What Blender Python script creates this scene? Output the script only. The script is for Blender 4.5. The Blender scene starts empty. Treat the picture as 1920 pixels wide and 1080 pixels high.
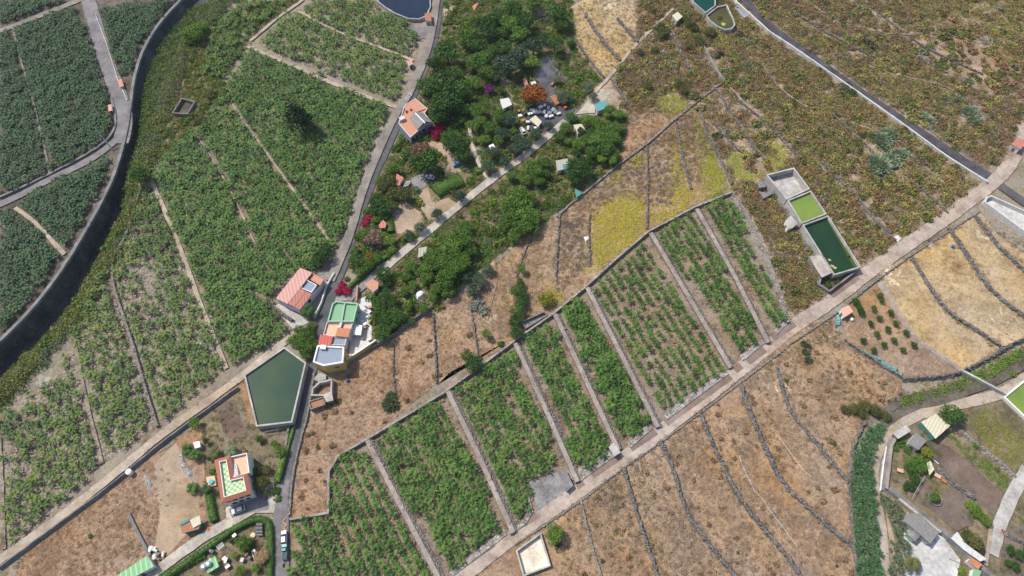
import bpy, bmesh, math, random
import numpy as np
from mathutils import Vector
random.seed(7); RNG = np.random.default_rng(7)
R = math.radians
# ---------------------------------------------------------------- camera, sky, sun, exposure
SC = bpy.context.scene
COL = SC.collection
H, TILT, F = 225.0, R(29), 1280.0
cam = bpy.data.cameras.new("camera"); CAM = bpy.data.objects.new("camera", cam); COL.objects.link(CAM)
CAM.location = (0, 0, H); CAM.rotation_euler = (TILT, 0, 0)
cam.angle = 2*math.atan(960/F); cam.clip_start = 1; cam.clip_end = 6000
SC.camera = CAM
SUN_EL, SUN_DIR = R(54), Vector((-1, 0.62, 0)).normalized()      # horizontal direction towards the sun
w = bpy.data.worlds.new("World"); SC.world = w; w.use_nodes = True
nt = w.node_tree; sky = nt.nodes.new('ShaderNodeTexSky'); sky.sky_type = 'NISHITA'; sky.sun_disc = False
sky.sun_elevation = SUN_EL; sky.sun_rotation = math.atan2(SUN_DIR.x, SUN_DIR.y)
sky.air_density = 1.0; sky.dust_density = 2.0
nt.links.new(sky.outputs[0], nt.nodes['Background'].inputs[0]); nt.nodes['Background'].inputs[1].default_value = 0.13
sl = bpy.data.lights.new("sun", 'SUN'); sl.energy = 3.6; sl.angle = R(0.6); sl.color = (1, 0.95, 0.87)
so = bpy.data.objects.new("sun", sl); COL.objects.link(so)
sv = Vector((SUN_DIR.x*math.cos(SUN_EL), SUN_DIR.y*math.cos(SUN_EL), math.sin(SUN_EL)))
so.rotation_euler = sv.to_track_quat('Z', 'Y').to_euler(); so.location = (0, 0, 400)
SC.view_settings.view_transform = 'Standard'; SC.view_settings.look = 'None'
SC.view_settings.exposure = 0.27; SC.view_settings.gamma = 1
SC.render.engine = 'CYCLES'
SC.cycles.max_bounces = 4; SC.cycles.diffuse_bounces = 2; SC.cycles.glossy_bounces = 2
SC.cycles.transparent_max_bounces = 4; SC.cycles.volume_bounces = 0
# ---------------------------------------------------------------- helpers
ct, st = math.cos(TILT), math.sin(TILT)
def g(px, py, z=0.0):
    """where the sight line measured at (px, py) on the 1920x1080 survey photo meets height z"""
    x = (px-960)/F; y = (540-py)/F
    lam = (H-z)/(ct - y*st)
    return Vector((lam*x, lam*(y*ct+st), z))
def pxm(py):                      # pixels per metre on the ground at photo row py
    y = (540-py)/F
    return F*(ct-y*st)/H
def W(pts, z=0.0): return [g(p[0], p[1], z) for p in pts]

def setp(o, label=None, cat=None, group=None, kind=None):
    if label: o['label'] = label
    if cat: o['category'] = cat
    if group: o['group'] = group
    if kind: o['kind'] = kind
    return o
def link(name, me, parent=None):
    o = bpy.data.objects.new(name, me); COL.objects.link(o)
    if parent is not None: o.parent = parent
    return o
def empty(name, loc, label, cat, group=None):
    o = bpy.data.objects.new(name, None); COL.objects.link(o); o.location = loc
    return setp(o, label, cat, group)
def mesh_np(name, V, Fc, mats, tint=None, smooth=False, n=4):
    """V (N,3) verts, Fc (M,n) faces"""
    me = bpy.data.meshes.new(name)
    V = np.asarray(V, dtype=np.float32); Fc = np.asarray(Fc, dtype=np.int32)
    me.vertices.add(len(V)); me.vertices.foreach_set('co', V.ravel())
    me.loops.add(Fc.size); me.loops.foreach_set('vertex_index', Fc.ravel())
    me.polygons.add(len(Fc)); me.polygons.foreach_set('loop_start', np.arange(0, Fc.size, n, dtype=np.int32))
    me.polygons.foreach_set('loop_total', np.full(len(Fc), n, dtype=np.int32))
    if smooth: me.polygons.foreach_set('use_smooth', np.ones(len(Fc), dtype=bool))
    if tint is not None:
        a = me.attributes.new('tint', 'FLOAT', 'POINT'); a.data.foreach_set('value', np.asarray(tint, dtype=np.float32))
    me.update(calc_edges=True)
    for m in (mats if isinstance(mats, (list, tuple)) else [mats]): me.materials.append(m)
    return me
class MB:
    """collects world-space faces, builds ONE mesh object"""
    def __init__(s): s.v = []; s.f = []
    def poly(s, pts):
        k = len(s.v); s.v += [tuple(p) for p in pts]; s.f.append(list(range(k, k+len(pts)))); return s
    def prism(s, pts, z0, z1, bottom=False, top=True):
        pts = ccw(pts); n = len(pts); k = len(s.v)
        s.v += [(p[0], p[1], z0) for p in pts] + [(p[0], p[1], z1) for p in pts]
        for i in range(n): j = (i+1) % n; s.f.append([k+i, k+j, k+n+j, k+n+i])
        if top: s.f.append([k+n+i for i in range(n)])
        if bottom: s.f.append([k+i for i in range(n)][::-1])
        return s
    def ring(s, outer, inner, z0, z1, zi=None):
        """parapet / tank rim: outer and inner outlines with the same point count"""
        n = len(outer); k = len(s.v); zi = z0 if zi is None else zi
        for P, z in ((outer, z0), (outer, z1), (inner, z1), (inner, zi)): s.v += [(p[0], p[1], z) for p in P]
        for a in range(3):
            for i in range(n): j = (i+1) % n; s.f.append([k+a*n+i, k+a*n+j, k+(a+1)*n+j, k+(a+1)*n+i])
        return s
    def box(s, c, sx, sy, z0, z1, rot=0):
        q = [Vector((a*sx/2, b*sy/2, 0)) for a, b in ((-1,-1),(1,-1),(1,1),(-1,1))]
        ca, sa = math.cos(rot), math.sin(rot)
        return s.prism([(c[0]+p.x*ca-p.y*sa, c[1]+p.x*sa+p.y*ca) for p in q], z0, z1, bottom=True)
    def tube(s, a, b, r0, r1=None, n=6):
        a = Vector(a); b = Vector(b); r1 = r0 if r1 is None else r1
        d = (b-a).normalized(); u = d.orthogonal().normalized(); v = d.cross(u); k = len(s.v)
        for P, r in ((a, r0), (b, r1)):
            for i in range(n):
                t = 2*math.pi*i/n; s.v.append(tuple(P+u*(r*math.cos(t))+v*(r*math.sin(t))))
        for i in range(n): j = (i+1) % n; s.f.append([k+i, k+j, k+n+j, k+n+i])
        s.f.append([k+n+i for i in range(n)]); s.f.append([k+i for i in range(n)][::-1])
        return s
    def build(s, name, mat, parent=None, smooth=False):
        off = Vector((0, 0, 0)); p = parent
        while p is not None: off += p.location; p = p.parent
        loc = Vector((0, 0, 0))
        me = bpy.data.meshes.new(name)
        me.from_pydata([(v[0]-off.x, v[1]-off.y, v[2]-off.z) for v in s.v], [], s.f)
        bm = bmesh.new(); bm.from_mesh(me); bmesh.ops.recalc_face_normals(bm, faces=bm.faces); bm.to_mesh(me); bm.free()
        if smooth: me.polygons.foreach_set('use_smooth', [True]*len(me.polygons))
        me.materials.append(mat); return link(name, me, parent)
def area(P): return sum(P[i][0]*P[(i+1) % len(P)][1]-P[(i+1) % len(P)][0]*P[i][1] for i in range(len(P)))/2
def ccw(P): return list(P) if area(P) > 0 else list(P)[::-1]
def cen(P): return Vector((sum(p[0] for p in P)/len(P), sum(p[1] for p in P)/len(P), 0))
def inset(P, d):
    """offset a CCW outline inwards by d"""
    out = []; n = len(P)
    for i in range(n):
        a, b, c = Vector(P[i-1][:2]), Vector(P[i][:2]), Vector(P[(i+1) % n][:2])
        e1 = (b-a).normalized(); e2 = (c-b).normalized()
        n1 = Vector((-e1.y, e1.x)); n2 = Vector((-e2.y, e2.x)); m = n1+n2
        m = m/max(0.4, m.dot(n1)) if m.length > 1e-6 else n1
        out.append(Vector((b.x+m.x*d, b.y+m.y*d, 0)))
    return out
def resample(pts, step):
    P = [Vector(p) for p in pts]; out = [P[0]]
    for a, b in zip(P, P[1:]):
        n = max(1, int((b-a).length/step))
        for i in range(1, n+1): out.append(a.lerp(b, i/n))
    return out
def chaikin(P, n=1):
    for _ in range(n):
        Q = [P[0]]
        for a, b in zip(P, P[1:]): Q += [a.lerp(b, .25), a.lerp(b, .75)]
        P = Q+[P[-1]]
    return P
def normals2(P):
    N = []
    for i in range(len(P)):
        d = (P[min(i+1, len(P)-1)]-P[max(i-1, 0)]); d.z = 0; d.normalize(); N.append(Vector((d.y, -d.x, 0)))   # to the right of travel
    return N
def sweep(mb, P, section, jit=0.0, jz=0.0):
    """sweep section [(offset to the right, z)] along P"""
    N = normals2(P); m = len(section); k = len(mb.v)
    for i, p in enumerate(P):
        jj = random.uniform(-jit, jit)
        for (o, z) in section:
            q = p+N[i]*(o+jj*.6+random.uniform(-jit, jit))
            mb.v.append((q.x, q.y, p.z+z+(random.uniform(-jz, jz) if z > 0.01 else 0)))
    for i in range(len(P)-1):
        for j in range(m-1): a = k+i*m+j; mb.f.append([a, a+1, a+m+1, a+m])
    mb.f.append([k+j for j in range(m)]); e = k+(len(P)-1)*m; mb.f.append([e+j for j in range(m)][::-1])
WALLV = []
# ---------------------------------------------------------------- materials
def newmat(name):
    m = bpy.data.materials.new(name); m.use_nodes = True; t = m.node_tree
    return m, t, t.nodes['Principled BSDF']
def ramp(t, fac, cols, interp='LINEAR', pos=None):
    r = t.nodes.new('ShaderNodeValToRGB'); r.color_ramp.interpolation = interp; e = r.color_ramp.elements
    n = len(cols); pos = pos or [i/(n-1) if n > 1 else 0 for i in range(n)]
    e[0].position = pos[0]; e[0].color = (*cols[0], 1); e[1].position = pos[-1]; e[1].color = (*cols[-1], 1)
    for i in range(1, n-1): x = e.new(pos[i]); x.color = (*cols[i], 1)
    t.links.new(fac, r.inputs[0]); return r.outputs[0]
def noise(t, vec, scale, detail=4, rough=.6):
    n = t.nodes.new('ShaderNodeTexNoise'); n.inputs['Scale'].default_value = scale; n.inputs['Detail'].default_value = detail
    n.inputs['Roughness'].default_value = rough; t.links.new(vec, n.inputs['Vector']); return n.outputs['Fac']
def math_(t, op, a, b=None, c=None):
    n = t.nodes.new('ShaderNodeMath'); n.operation = op
    for i, x in enumerate((a, b, c)):
        if x is None: continue
        if isinstance(x, (int, float)): n.inputs[i].default_value = x
        else: t.links.new(x, n.inputs[i])
    return n.outputs[0]
def mixc(t, typ, f, a, b):
    n = t.nodes.new('ShaderNodeMix'); n.data_type = 'RGBA'; n.blend_type = typ; n.clamp_result = False
    for s, x in ((n.inputs[0], f), (n.inputs[6], a), (n.inputs[7], b)):
        if isinstance(x, (int, float)): s.default_value = x
        elif isinstance(x, tuple): s.default_value = (*x, 1)
        else: t.links.new(x, s)
    return n.outputs[2]
def stretch(t, v, lo, hi):
    m = t.nodes.new('ShaderNodeMapRange'); m.inputs[1].default_value = lo; m.inputs[2].default_value = hi
    t.links.new(v, m.inputs[0]); return m.outputs[0]
def ground_mat(name, cols, s1=.06, s2=.9, grain=.35, bump=.5, bscale=1.5, rough=.95, speck=None):
    """patchy earth: broad patches of the given colours, finer mottling, grain, optional stones / tufts"""
    m, t, b = newmat(name); geo = t.nodes.new('ShaderNodeNewGeometry').outputs['Position']
    a = stretch(t, noise(t, geo, s1, 5, .65), .3, .7)
    f = stretch(t, noise(t, geo, s2, 6, .7), .3, .7)
    mixv = stretch(t, math_(t, 'ADD', math_(t, 'MULTIPLY', a, .62), math_(t, 'MULTIPLY', f, .38)), .15, .85)
    c = ramp(t, mixv, cols)
    big = stretch(t, noise(t, geo, s1*.45, 4, .7), .3, .7)                       # broad drifts of weathered and lush ground
    hs = t.nodes.new('ShaderNodeHueSaturation'); hs.inputs['Hue'].default_value = .5
    t.links.new(math_(t, 'ADD', math_(t, 'MULTIPLY', big, .5), .7), hs.inputs['Saturation'])
    t.links.new(math_(t, 'ADD', math_(t, 'MULTIPLY', stretch(t, noise(t, geo, s1*1.3, 5, .75), .3, .7), .6), .7), hs.inputs['Value'])
    t.links.new(c, hs.inputs['Color']); c = hs.outputs[0]
    gr = noise(t, geo, 4.5, 3, .8)
    k = math_(t, 'ADD', math_(t, 'MULTIPLY', stretch(t, gr, .3, .7), grain*2), 1-grain)
    kk = t.nodes.new('ShaderNodeCombineXYZ')
    for i in range(3): t.links.new(k, kk.inputs[i])
    c = mixc(t, 'MULTIPLY', 1.0, c, kk.outputs[0])
    if speck:
        v = t.nodes.new('ShaderNodeTexVoronoi'); v.inputs['Scale'].default_value = speck[1]; t.links.new(geo, v.inputs['Vector'])
        s = math_(t, 'LESS_THAN', v.outputs['Distance'], speck[2])
        n2 = math_(t, 'GREATER_THAN', noise(t, geo, .35, 3, .6), speck[3])
        c = mixc(t, 'MIX', math_(t, 'MULTIPLY', s, n2), c, speck[0])
    t.links.new(c, b.inputs['Base Color']); b.inputs['Roughness'].default_value = rough
    b.inputs['Specular IOR Level'].default_value = .15
    bp = t.nodes.new('ShaderNodeBump'); bp.inputs['Strength'].default_value = bump; bp.inputs['Distance'].default_value = .5
    t.links.new(noise(t, geo, bscale, 6, .75), bp.inputs['Height']); t.links.new(bp.outputs[0], b.inputs['Normal'])
    return m
def stone_mat(name, cols):
    m, t, b = newmat(name); geo = t.nodes.new('ShaderNodeNewGeometry').outputs['Position']
    v = t.nodes.new('ShaderNodeTexVoronoi'); v.inputs['Scale'].default_value = 1.9; t.links.new(geo, v.inputs['Vector'])
    sp = t.nodes.new('ShaderNodeSeparateColor'); t.links.new(v.outputs['Color'], sp.inputs[0])
    f = math_(t, 'ADD', math_(t, 'MULTIPLY', sp.outputs[0], .65), math_(t, 'MULTIPLY', noise(t, geo, 3.5, 5, .8), .35))
    c = ramp(t, f, cols)
    moss = math_(t, 'GREATER_THAN', noise(t, geo, .25, 4, .75), .58)
    c = mixc(t, 'MIX', math_(t, 'MULTIPLY', moss, .45), c, (.2,.15,.08))
    t.links.new(c, b.inputs['Base Color']); b.inputs['Roughness'].default_value = .95; b.inputs['Specular IOR Level'].default_value = .15
    bp = t.nodes.new('ShaderNodeBump'); bp.inputs['Strength'].default_value = 1; bp.inputs['Distance'].default_value = .4
    t.links.new(v.outputs['Distance'], bp.inputs['Height']); t.links.new(bp.outputs[0], b.inputs['Normal'])
    return m
def leaf_mat(name, cols, rough=.55, spec=.3, patch=.3):
    """foliage: every plant takes its own tint (attribute or object random), every leaf a small variation"""
    m, t, b = newmat(name)
    at = t.nodes.new('ShaderNodeAttribute'); at.attribute_name = 'tint'
    oi = t.nodes.new('ShaderNodeObjectInfo'); geo = t.nodes.new('ShaderNodeNewGeometry')
    v = math_(t, 'FRACT', math_(t, 'ADD', at.outputs['Fac'], oi.outputs['Random']))
    n = noise(t, geo.outputs['Position'], 1.1, 3, .6)
    v = math_(t, 'ADD', math_(t, 'MULTIPLY', v, 1-patch), math_(t, 'MULTIPLY', stretch(t, n, .3, .7), patch))
    c = ramp(t, v, cols)
    t.links.new(c, b.inputs['Base Color']); b.inputs['Roughness'].default_value = rough
    b.inputs['Specular IOR Level'].default_value = spec
    tr = t.nodes.new('ShaderNodeBsdfTranslucent'); t.links.new(c, tr.inputs[0])
    mx = t.nodes.new('ShaderNodeMixShader'); mx.inputs[0].default_value = .28
    t.links.new(b.outputs[0], mx.inputs[1]); t.links.new(tr.outputs[0], mx.inputs[2])
    t.links.new(mx.outputs[0], t.nodes['Material Output'].inputs[0])
    return m
def plain(name, col, rough=.7, var=.15, s=1.2, metal=0, stripes=None, spec=.3):
    m, t, b = newmat(name); geo = t.nodes.new('ShaderNodeNewGeometry').outputs['Position']
    n = stretch(t, noise(t, geo, s, 5, .7), .25, .75)
    lo = tuple(c*(1-var) for c in col); hi = tuple(min(.9, c*(1+var)) for c in col)
    c = ramp(t, n, [lo, col, hi])
    if stripes:                                       # (angle, spacing m, darker colour)
        ang, sp, dc = stripes; sx = t.nodes.new('ShaderNodeSeparateXYZ'); t.links.new(geo, sx.inputs[0])
        u = math_(t, 'ADD', math_(t, 'MULTIPLY', sx.outputs[0], math.cos(ang)/sp), math_(t, 'MULTIPLY', sx.outputs[1], math.sin(ang)/sp))
        s_ = math_(t, 'LESS_THAN', math_(t, 'FRACT', u), .3)
        c = mixc(t, 'MIX', s_, c, dc)
    t.links.new(c, b.inputs['Base Color']); b.inputs['Roughness'].default_value = rough; b.inputs['Metallic'].default_value = metal
    b.inputs['Specular IOR Level'].default_value = spec
    return m
def water_mat(name, cols, s=.08, rough=.12):
    m, t, b = newmat(name); geo = t.nodes.new('ShaderNodeNewGeometry').outputs['Position']
    c = ramp(t, stretch(t, noise(t, geo, s, 4, .6), .3, .7), cols)
    t.links.new(c, b.inputs['Base Color']); b.inputs['Roughness'].default_value = rough; b.inputs['Specular IOR Level'].default_value = .25
    bp = t.nodes.new('ShaderNodeBump'); bp.inputs['Strength'].default_value = .12
    t.links.new(noise(t, geo, 1.6, 3, .6), bp.inputs['Height']); t.links.new(bp.outputs[0], b.inputs['Normal'])
    return m
M = {}
M['base'] = ground_mat('scrub_earth', [(.12,.1,.065),(.2,.165,.115),(.3,.25,.2),(.21,.185,.1),(.36,.31,.27)], s1=.05, s2=.5, grain=.45, bump=.9, bscale=.8)
M['soil'] = ground_mat('plot_soil', [(.12,.085,.055),(.2,.15,.1),(.28,.215,.155),(.17,.13,.085)], s1=.1, s2=.8, grain=.38, speck=((.38,.33,.26), 1.3, .2, .5))
M['soil_pale'] = ground_mat('pale_plot_soil', [(.1,.075,.05),(.17,.13,.09),(.3,.25,.19),(.14,.11,.075),(.21,.165,.12)], s1=.09, s2=.6, grain=.4, speck=((.42,.38,.33), .9, .25, .5))
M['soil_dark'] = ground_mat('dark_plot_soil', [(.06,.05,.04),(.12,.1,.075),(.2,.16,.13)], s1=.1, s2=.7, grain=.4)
M['dry'] = ground_mat('dry_grass', [(.16,.1,.055),(.31,.195,.11),(.4,.265,.155),(.24,.16,.105),(.34,.215,.125),(.53,.39,.26)], s1=.06, s2=.6, grain=.38, bump=1.0, bscale=1.2)
M['dry_gold'] = ground_mat('golden_dry_grass', [(.22,.15,.075),(.37,.26,.13),(.5,.36,.19),(.33,.235,.13),(.68,.54,.33)], s1=.05, s2=.45, grain=.35, bump=1.0, bscale=1.1)
M['dry_red'] = ground_mat('russet_dry_grass', [(.15,.085,.045),(.3,.18,.1),(.4,.26,.155),(.25,.15,.09),(.34,.21,.12),(.5,.37,.24)], s1=.05, s2=.5, grain=.4, bump=1.1, bscale=1.2)
M['yellow'] = ground_mat('yellow_grass', [(.28,.22,.03),(.42,.34,.05),(.5,.38,.08),(.3,.28,.03)], s1=.08, s2=.9, grain=.3, bump=1.2, bscale=1.5)
M['lime'] = ground_mat('green_yellow_grass', [(.2,.24,.02),(.33,.34,.03),(.42,.4,.05)], s1=.1, s2=.9, grain=.3, bump=1.2, bscale=1.5)
M['garden'] = ground_mat('garden_earth', [(.09,.085,.04),(.16,.13,.075),(.25,.19,.12),(.12,.12,.045)], s1=.09, s2=.8, grain=.4, bump=.8)
M['till'] = ground_mat('tilled_soil', [(.12,.085,.065),(.17,.125,.1),(.21,.16,.125)], s1=.1, s2=1.5, grain=.2, bump=.6, bscale=2.5)
M['sand'] = ground_mat('trodden_earth', [(.26,.18,.11),(.4,.29,.19),(.33,.25,.17),(.5,.39,.28)], s1=.07, s2=.7, grain=.22, bump=.5)
M['gravel'] = ground_mat('grey_gravel', [(.15,.15,.15),(.25,.24,.23),(.33,.32,.3)], s1=.15, s2=1.2, grain=.3, bump=.5)
M['pink'] = ground_mat('dusty_road', [(.27,.205,.16),(.35,.275,.22),(.42,.34,.28),(.3,.24,.19)], s1=.12, s2=1.0, grain=.2, bump=.2, rough=.9)
M['brownstrip'] = ground_mat('brown_road_strip', [(.17,.12,.095),(.22,.16,.13),(.26,.195,.16)], s1=.1, s2=1.2, grain=.18, bump=.15, rough=.9)
M['track'] = ground_mat('earth_track', [(.24,.19,.14),(.35,.28,.21),(.43,.35,.27),(.3,.25,.17)], s1=.09, s2=.9, grain=.2, bump=.4)
M['palestone'] = ground_mat('pale_paving', [(.3,.27,.22),(.42,.37,.31),(.5,.45,.38)], s1=.15, s2=1.0, grain=.22, bump=.3)
M['asphalt'] = ground_mat('asphalt', [(.07,.07,.075),(.1,.1,.105),(.14,.135,.14)], s1=.12, s2=1.5, grain=.18, bump=.15, rough=.9)
M['asphalt_l'] = ground_mat('worn_asphalt', [(.15,.14,.145),(.2,.185,.185),(.26,.235,.23)], s1=.1, s2=1.1, grain=.16, bump=.2, rough=.9)
M['lane'] = ground_mat('lane_concrete', [(.17,.15,.13),(.24,.21,.18),(.31,.27,.225)], s1=.12, s2=.9, grain=.22, bump=.3)
M['yard'] = ground_mat('pale_yard', [(.36,.34,.32),(.5,.48,.46),(.62,.6,.57)], s1=.1, s2=.8, grain=.15, bump=.2)
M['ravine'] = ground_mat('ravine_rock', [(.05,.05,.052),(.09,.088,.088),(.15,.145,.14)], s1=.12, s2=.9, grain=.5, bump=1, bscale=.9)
M['stone'] = stone_mat('dark_rubble_stone', [(.085,.08,.078),(.165,.155,.145),(.28,.26,.235)])
M['stone_l'] = stone_mat('light_rubble_stone', [(.14,.125,.11),(.24,.215,.19),(.36,.33,.29)])
M['stone_p'] = ground_mat('pinkish_capstone', [(.22,.18,.15),(.3,.25,.215),(.38,.325,.28)], s1=.2, s2=1.4, grain=.22, bump=.4)
M['conc'] = ground_mat('weathered_concrete', [(.28,.27,.25),(.4,.38,.35),(.5,.48,.45)], s1=.2, s2=1.4, grain=.18, bump=.3)
M['conc_d'] = ground_mat('grey_concrete', [(.13,.13,.13),(.19,.185,.18),(.26,.25,.24)], s1=.2, s2=1.2, grain=.25, bump=.4)
M['white'] = plain('white_plaster', (.74,.73,.71), var=.12)
M['offwhite'] = plain('weathered_white_paint', (.56,.55,.53), var=.25)
M['lilac'] = plain('pale_lilac_plaster', (.56,.5,.52), var=.12)
M['yellowwall'] = plain('ochre_plaster', (.55,.36,.11), var=.18)
M['terracotta'] = plain('terracotta_tiles', (.33,.12,.07), var=.3, s=2.5)
M['terracotta_l'] = plain('light_terracotta_floor', (.5,.24,.16), var=.2)
M['pinkroof'] = plain('pink_ribbed_roof', (.48,.25,.21), var=.25, stripes=(R(20), 1.3, (.56,.35,.31)))
M['redroof'] = plain('red_ribbed_roof', (.42,.16,.12), var=.35, stripes=(R(10), 1.1, (.5,.23,.18)))
M['redroof2'] = plain('bright_red_roof', (.46,.1,.075), var=.2, stripes=(R(0), 1.1, (.54,.15,.11)))
M['orange'] = plain('orange_floor', (.46,.19,.1), var=.3)
M['peach'] = plain('peach_terrace_floor', (.68,.42,.28), var=.15)
M['mint'] = plain('green_terrace_floor', (.2,.38,.22), var=.12)
M['mint_w'] = plain('green_parapet_paint', (.3,.46,.32), var=.15)
M['bluegrey'] = plain('bluish_grey_roof_paint', (.24,.28,.34), var=.12)
M['greysheet'] = plain('grey_sheet_roof', (.23,.22,.21), var=.3, stripes=(R(40), .9, (.17,.165,.16)))
M['cream'] = plain('cream_sheet_roof', (.58,.54,.4), var=.2, stripes=(R(-40), 1.0, (.45,.42,.3)))
M['greensheet'] = plain('green_corrugated_sheet', (.2,.42,.2), var=.15, stripes=(R(22), 1.5, (.33,.56,.33)))
M['teal'] = plain('teal_sheet', (.07,.24,.21), var=.25)
M['tealnet'] = plain('torn_teal_netting', (.13,.3,.28), var=.6, s=2)
M['glass'] = plain('window_glass', (.025,.03,.035), rough=.15, var=.1, spec=.6)
M['frame'] = plain('brown_frame', (.1,.06,.04), var=.2)
M['metal'] = plain('galvanised_metal', (.4,.41,.42), rough=.4, var=.2, metal=.5)
M['black'] = plain('black_rubber', (.015,.015,.015), var=.2)
M['orangeplastic'] = plain('orange_plastic', (.7,.12,.03), var=.15)
M['bluep'] = plain('blue_plastic', (.03,.1,.3), var=.25)
M['cyan'] = plain('turquoise_tub', (.08,.42,.5), var=.2)
M['wood'] = plain('weathered_wood', (.2,.13,.08), var=.3)
M['bark'] = plain('grey_bark', (.12,.09,.07), var=.3)
M['whitecar'] = plain('white_car_paint', (.75,.76,.77), rough=.25, var=.03, spec=.5)
M['silvercar'] = plain('silver_car_paint', (.5,.55,.6), rough=.25, var=.03, spec=.5)
M['bluecar'] = plain('blue_car_paint', (.07,.19,.42), rough=.25, var=.05, spec=.5)
M['greencar'] = plain('green_car_paint', (.05,.34,.27), rough=.3, var=.06, spec=.5)
M['darkcar'] = plain('dark_truck_bed', (.05,.05,.055), rough=.5)
M['yellowline'] = plain('yellow_road_paint', (.6,.3,.05), var=.2)
M['tarp'] = plain('dark_plastic_sheet', (.06,.065,.08), var=.3, rough=.45)
M['rust'] = plain('rusty_boards', (.33,.15,.08), var=.3)
M['w_green'] = water_mat('algae_green_water', [(.14,.21,.045),(.17,.245,.05),(.2,.28,.06)], s=.15, rough=.4)
M['w_dark'] = water_mat('dark_green_water', [(.01,.033,.018),(.014,.042,.02),(.02,.052,.02)], rough=.12)
M['w_pond'] = water_mat('murky_pond_water', [(.014,.045,.032),(.024,.06,.036),(.045,.08,.034)], s=.05)
M['w_blue'] = water_mat('deep_blue_water', [(.012,.022,.045),(.02,.035,.06)], s=.1)
M['w_teal'] = water_mat('teal_tank_water', [(.005,.045,.04),(.01,.06,.045)])
M['w_brown'] = water_mat('brown_tank_water', [(.05,.05,.015),(.09,.085,.03)])
M['l_banana'] = leaf_mat('banana_leaf', [(.028,.08,.012),(.052,.125,.018),(.09,.185,.03),(.16,.25,.05)], rough=.5, spec=.25)
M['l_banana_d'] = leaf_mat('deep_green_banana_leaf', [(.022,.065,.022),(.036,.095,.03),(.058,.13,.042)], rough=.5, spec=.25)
M['l_banana_y'] = leaf_mat('yellowing_banana_leaf', [(.036,.09,.014),(.07,.145,.022),(.12,.2,.035),(.23,.26,.055)], rough=.5, spec=.25)
M['l_dark'] = leaf_mat('dark_green_leaves', [(.035,.085,.016),(.06,.14,.022),(.1,.19,.035)])
M['l_green'] = leaf_mat('green_leaves', [(.06,.13,.018),(.11,.21,.03),(.17,.28,.045)])
M['l_bright'] = leaf_mat('bright_green_leaves', [(.11,.2,.02),(.17,.28,.035),(.24,.34,.05)])
M['l_olive'] = leaf_mat('olive_leaves', [(.085,.1,.03),(.13,.145,.04),(.18,.18,.055)])
M['l_grey'] = leaf_mat('grey_green_leaves', [(.1,.14,.07),(.16,.21,.11),(.22,.27,.16)])
M['l_blue'] = leaf_mat('blue_green_leaves', [(.045,.085,.045),(.07,.125,.07),(.1,.16,.095)])
M['l_yellow'] = leaf_mat('yellow_green_leaves', [(.18,.2,.02),(.28,.29,.03),(.36,.33,.05)])
M['l_red'] = leaf_mat('crimson_bougainvillea', [(.3,.015,.05),(.5,.02,.1),(.4,.03,.05)])
M['l_purple'] = leaf_mat('purple_bougainvillea', [(.13,.02,.13),(.22,.04,.2)])
M['l_flame'] = leaf_mat('orange_red_blossom', [(.16,.18,.03),(.36,.1,.02),(.45,.11,.025),(.38,.15,.03)], patch=.6)
M['l_brown'] = leaf_mat('brown_twigs', [(.16,.085,.05),(.25,.15,.1),(.32,.21,.15)])
M['l_pale'] = leaf_mat('pale_grey_brush', [(.25,.25,.2),(.36,.36,.3)])
M['l_scrub'] = leaf_mat('dry_scrub', [(.17,.17,.07),(.27,.17,.09),(.22,.17,.13),(.3,.26,.1),(.21,.2,.085),(.33,.2,.1),(.25,.23,.11),(.27,.22,.18)], patch=.25)
M['l_scrub_y'] = leaf_mat('yellow_scrub', [(.24,.24,.08),(.33,.31,.085),(.42,.36,.1),(.3,.25,.11),(.38,.36,.1)], patch=.25)
M['l_scrub_r'] = leaf_mat('russet_scrub', [(.22,.15,.085),(.3,.19,.09),(.37,.24,.1),(.26,.21,.13),(.25,.22,.09)], patch=.25)
M['l_greybrown'] = leaf_mat('grey_brown_scrub', [(.19,.145,.11),(.27,.21,.16),(.35,.28,.22)], patch=.3)
M['l_hay'] = leaf_mat('straw_tufts', [(.24,.15,.07),(.38,.26,.13),(.5,.37,.2),(.28,.16,.09)], patch=.3)
M['l_drybrush'] = leaf_mat('straw_brown_brush', [(.2,.13,.07),(.33,.215,.12),(.43,.3,.17),(.27,.18,.11),(.5,.38,.23)], patch=.35)
M['l_scrubgreen'] = leaf_mat('green_olive_scrub', [(.11,.14,.04),(.17,.2,.055),(.25,.26,.07),(.15,.19,.08)], patch=.3)
M['l_cropy'] = leaf_mat('yellow_green_crop', [(.12,.16,.03),(.2,.23,.045),(.27,.28,.06),(.17,.17,.06)], patch=.3)
M['scrubground'] = ground_mat('dry_scrub_ground', [(.17,.115,.07),(.3,.2,.12),(.25,.19,.14),(.38,.27,.17),(.36,.3,.25),(.24,.17,.1)], s1=.05, s2=.45, grain=.42, bump=1, bscale=.9)
M['l_conifer'] = leaf_mat('very_dark_needles', [(.014,.035,.014),(.022,.05,.018),(.035,.07,.025)])
M['l_cropb'] = leaf_mat('bright_yellow_green_crop', [(.2,.25,.04),(.3,.34,.06),(.38,.38,.09),(.26,.27,.06)], patch=.3)
M['l_spurge'] = leaf_mat('grey_green_spurge', [(.2,.27,.15),(.29,.36,.22),(.37,.43,.29)])
M['l_litter'] = leaf_mat('dead_banana_leaf', [(.25,.19,.13),(.4,.33,.25),(.5,.44,.36)], patch=.3)
M['l_gold'] = leaf_mat('yellow_grass_blades', [(.46,.46,.04),(.6,.56,.06),(.66,.54,.1),(.42,.46,.05)], patch=.4)
M['l_lime'] = leaf_mat('lime_grass_blades', [(.34,.4,.04),(.46,.5,.05),(.56,.52,.07)], patch=.4)
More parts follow.
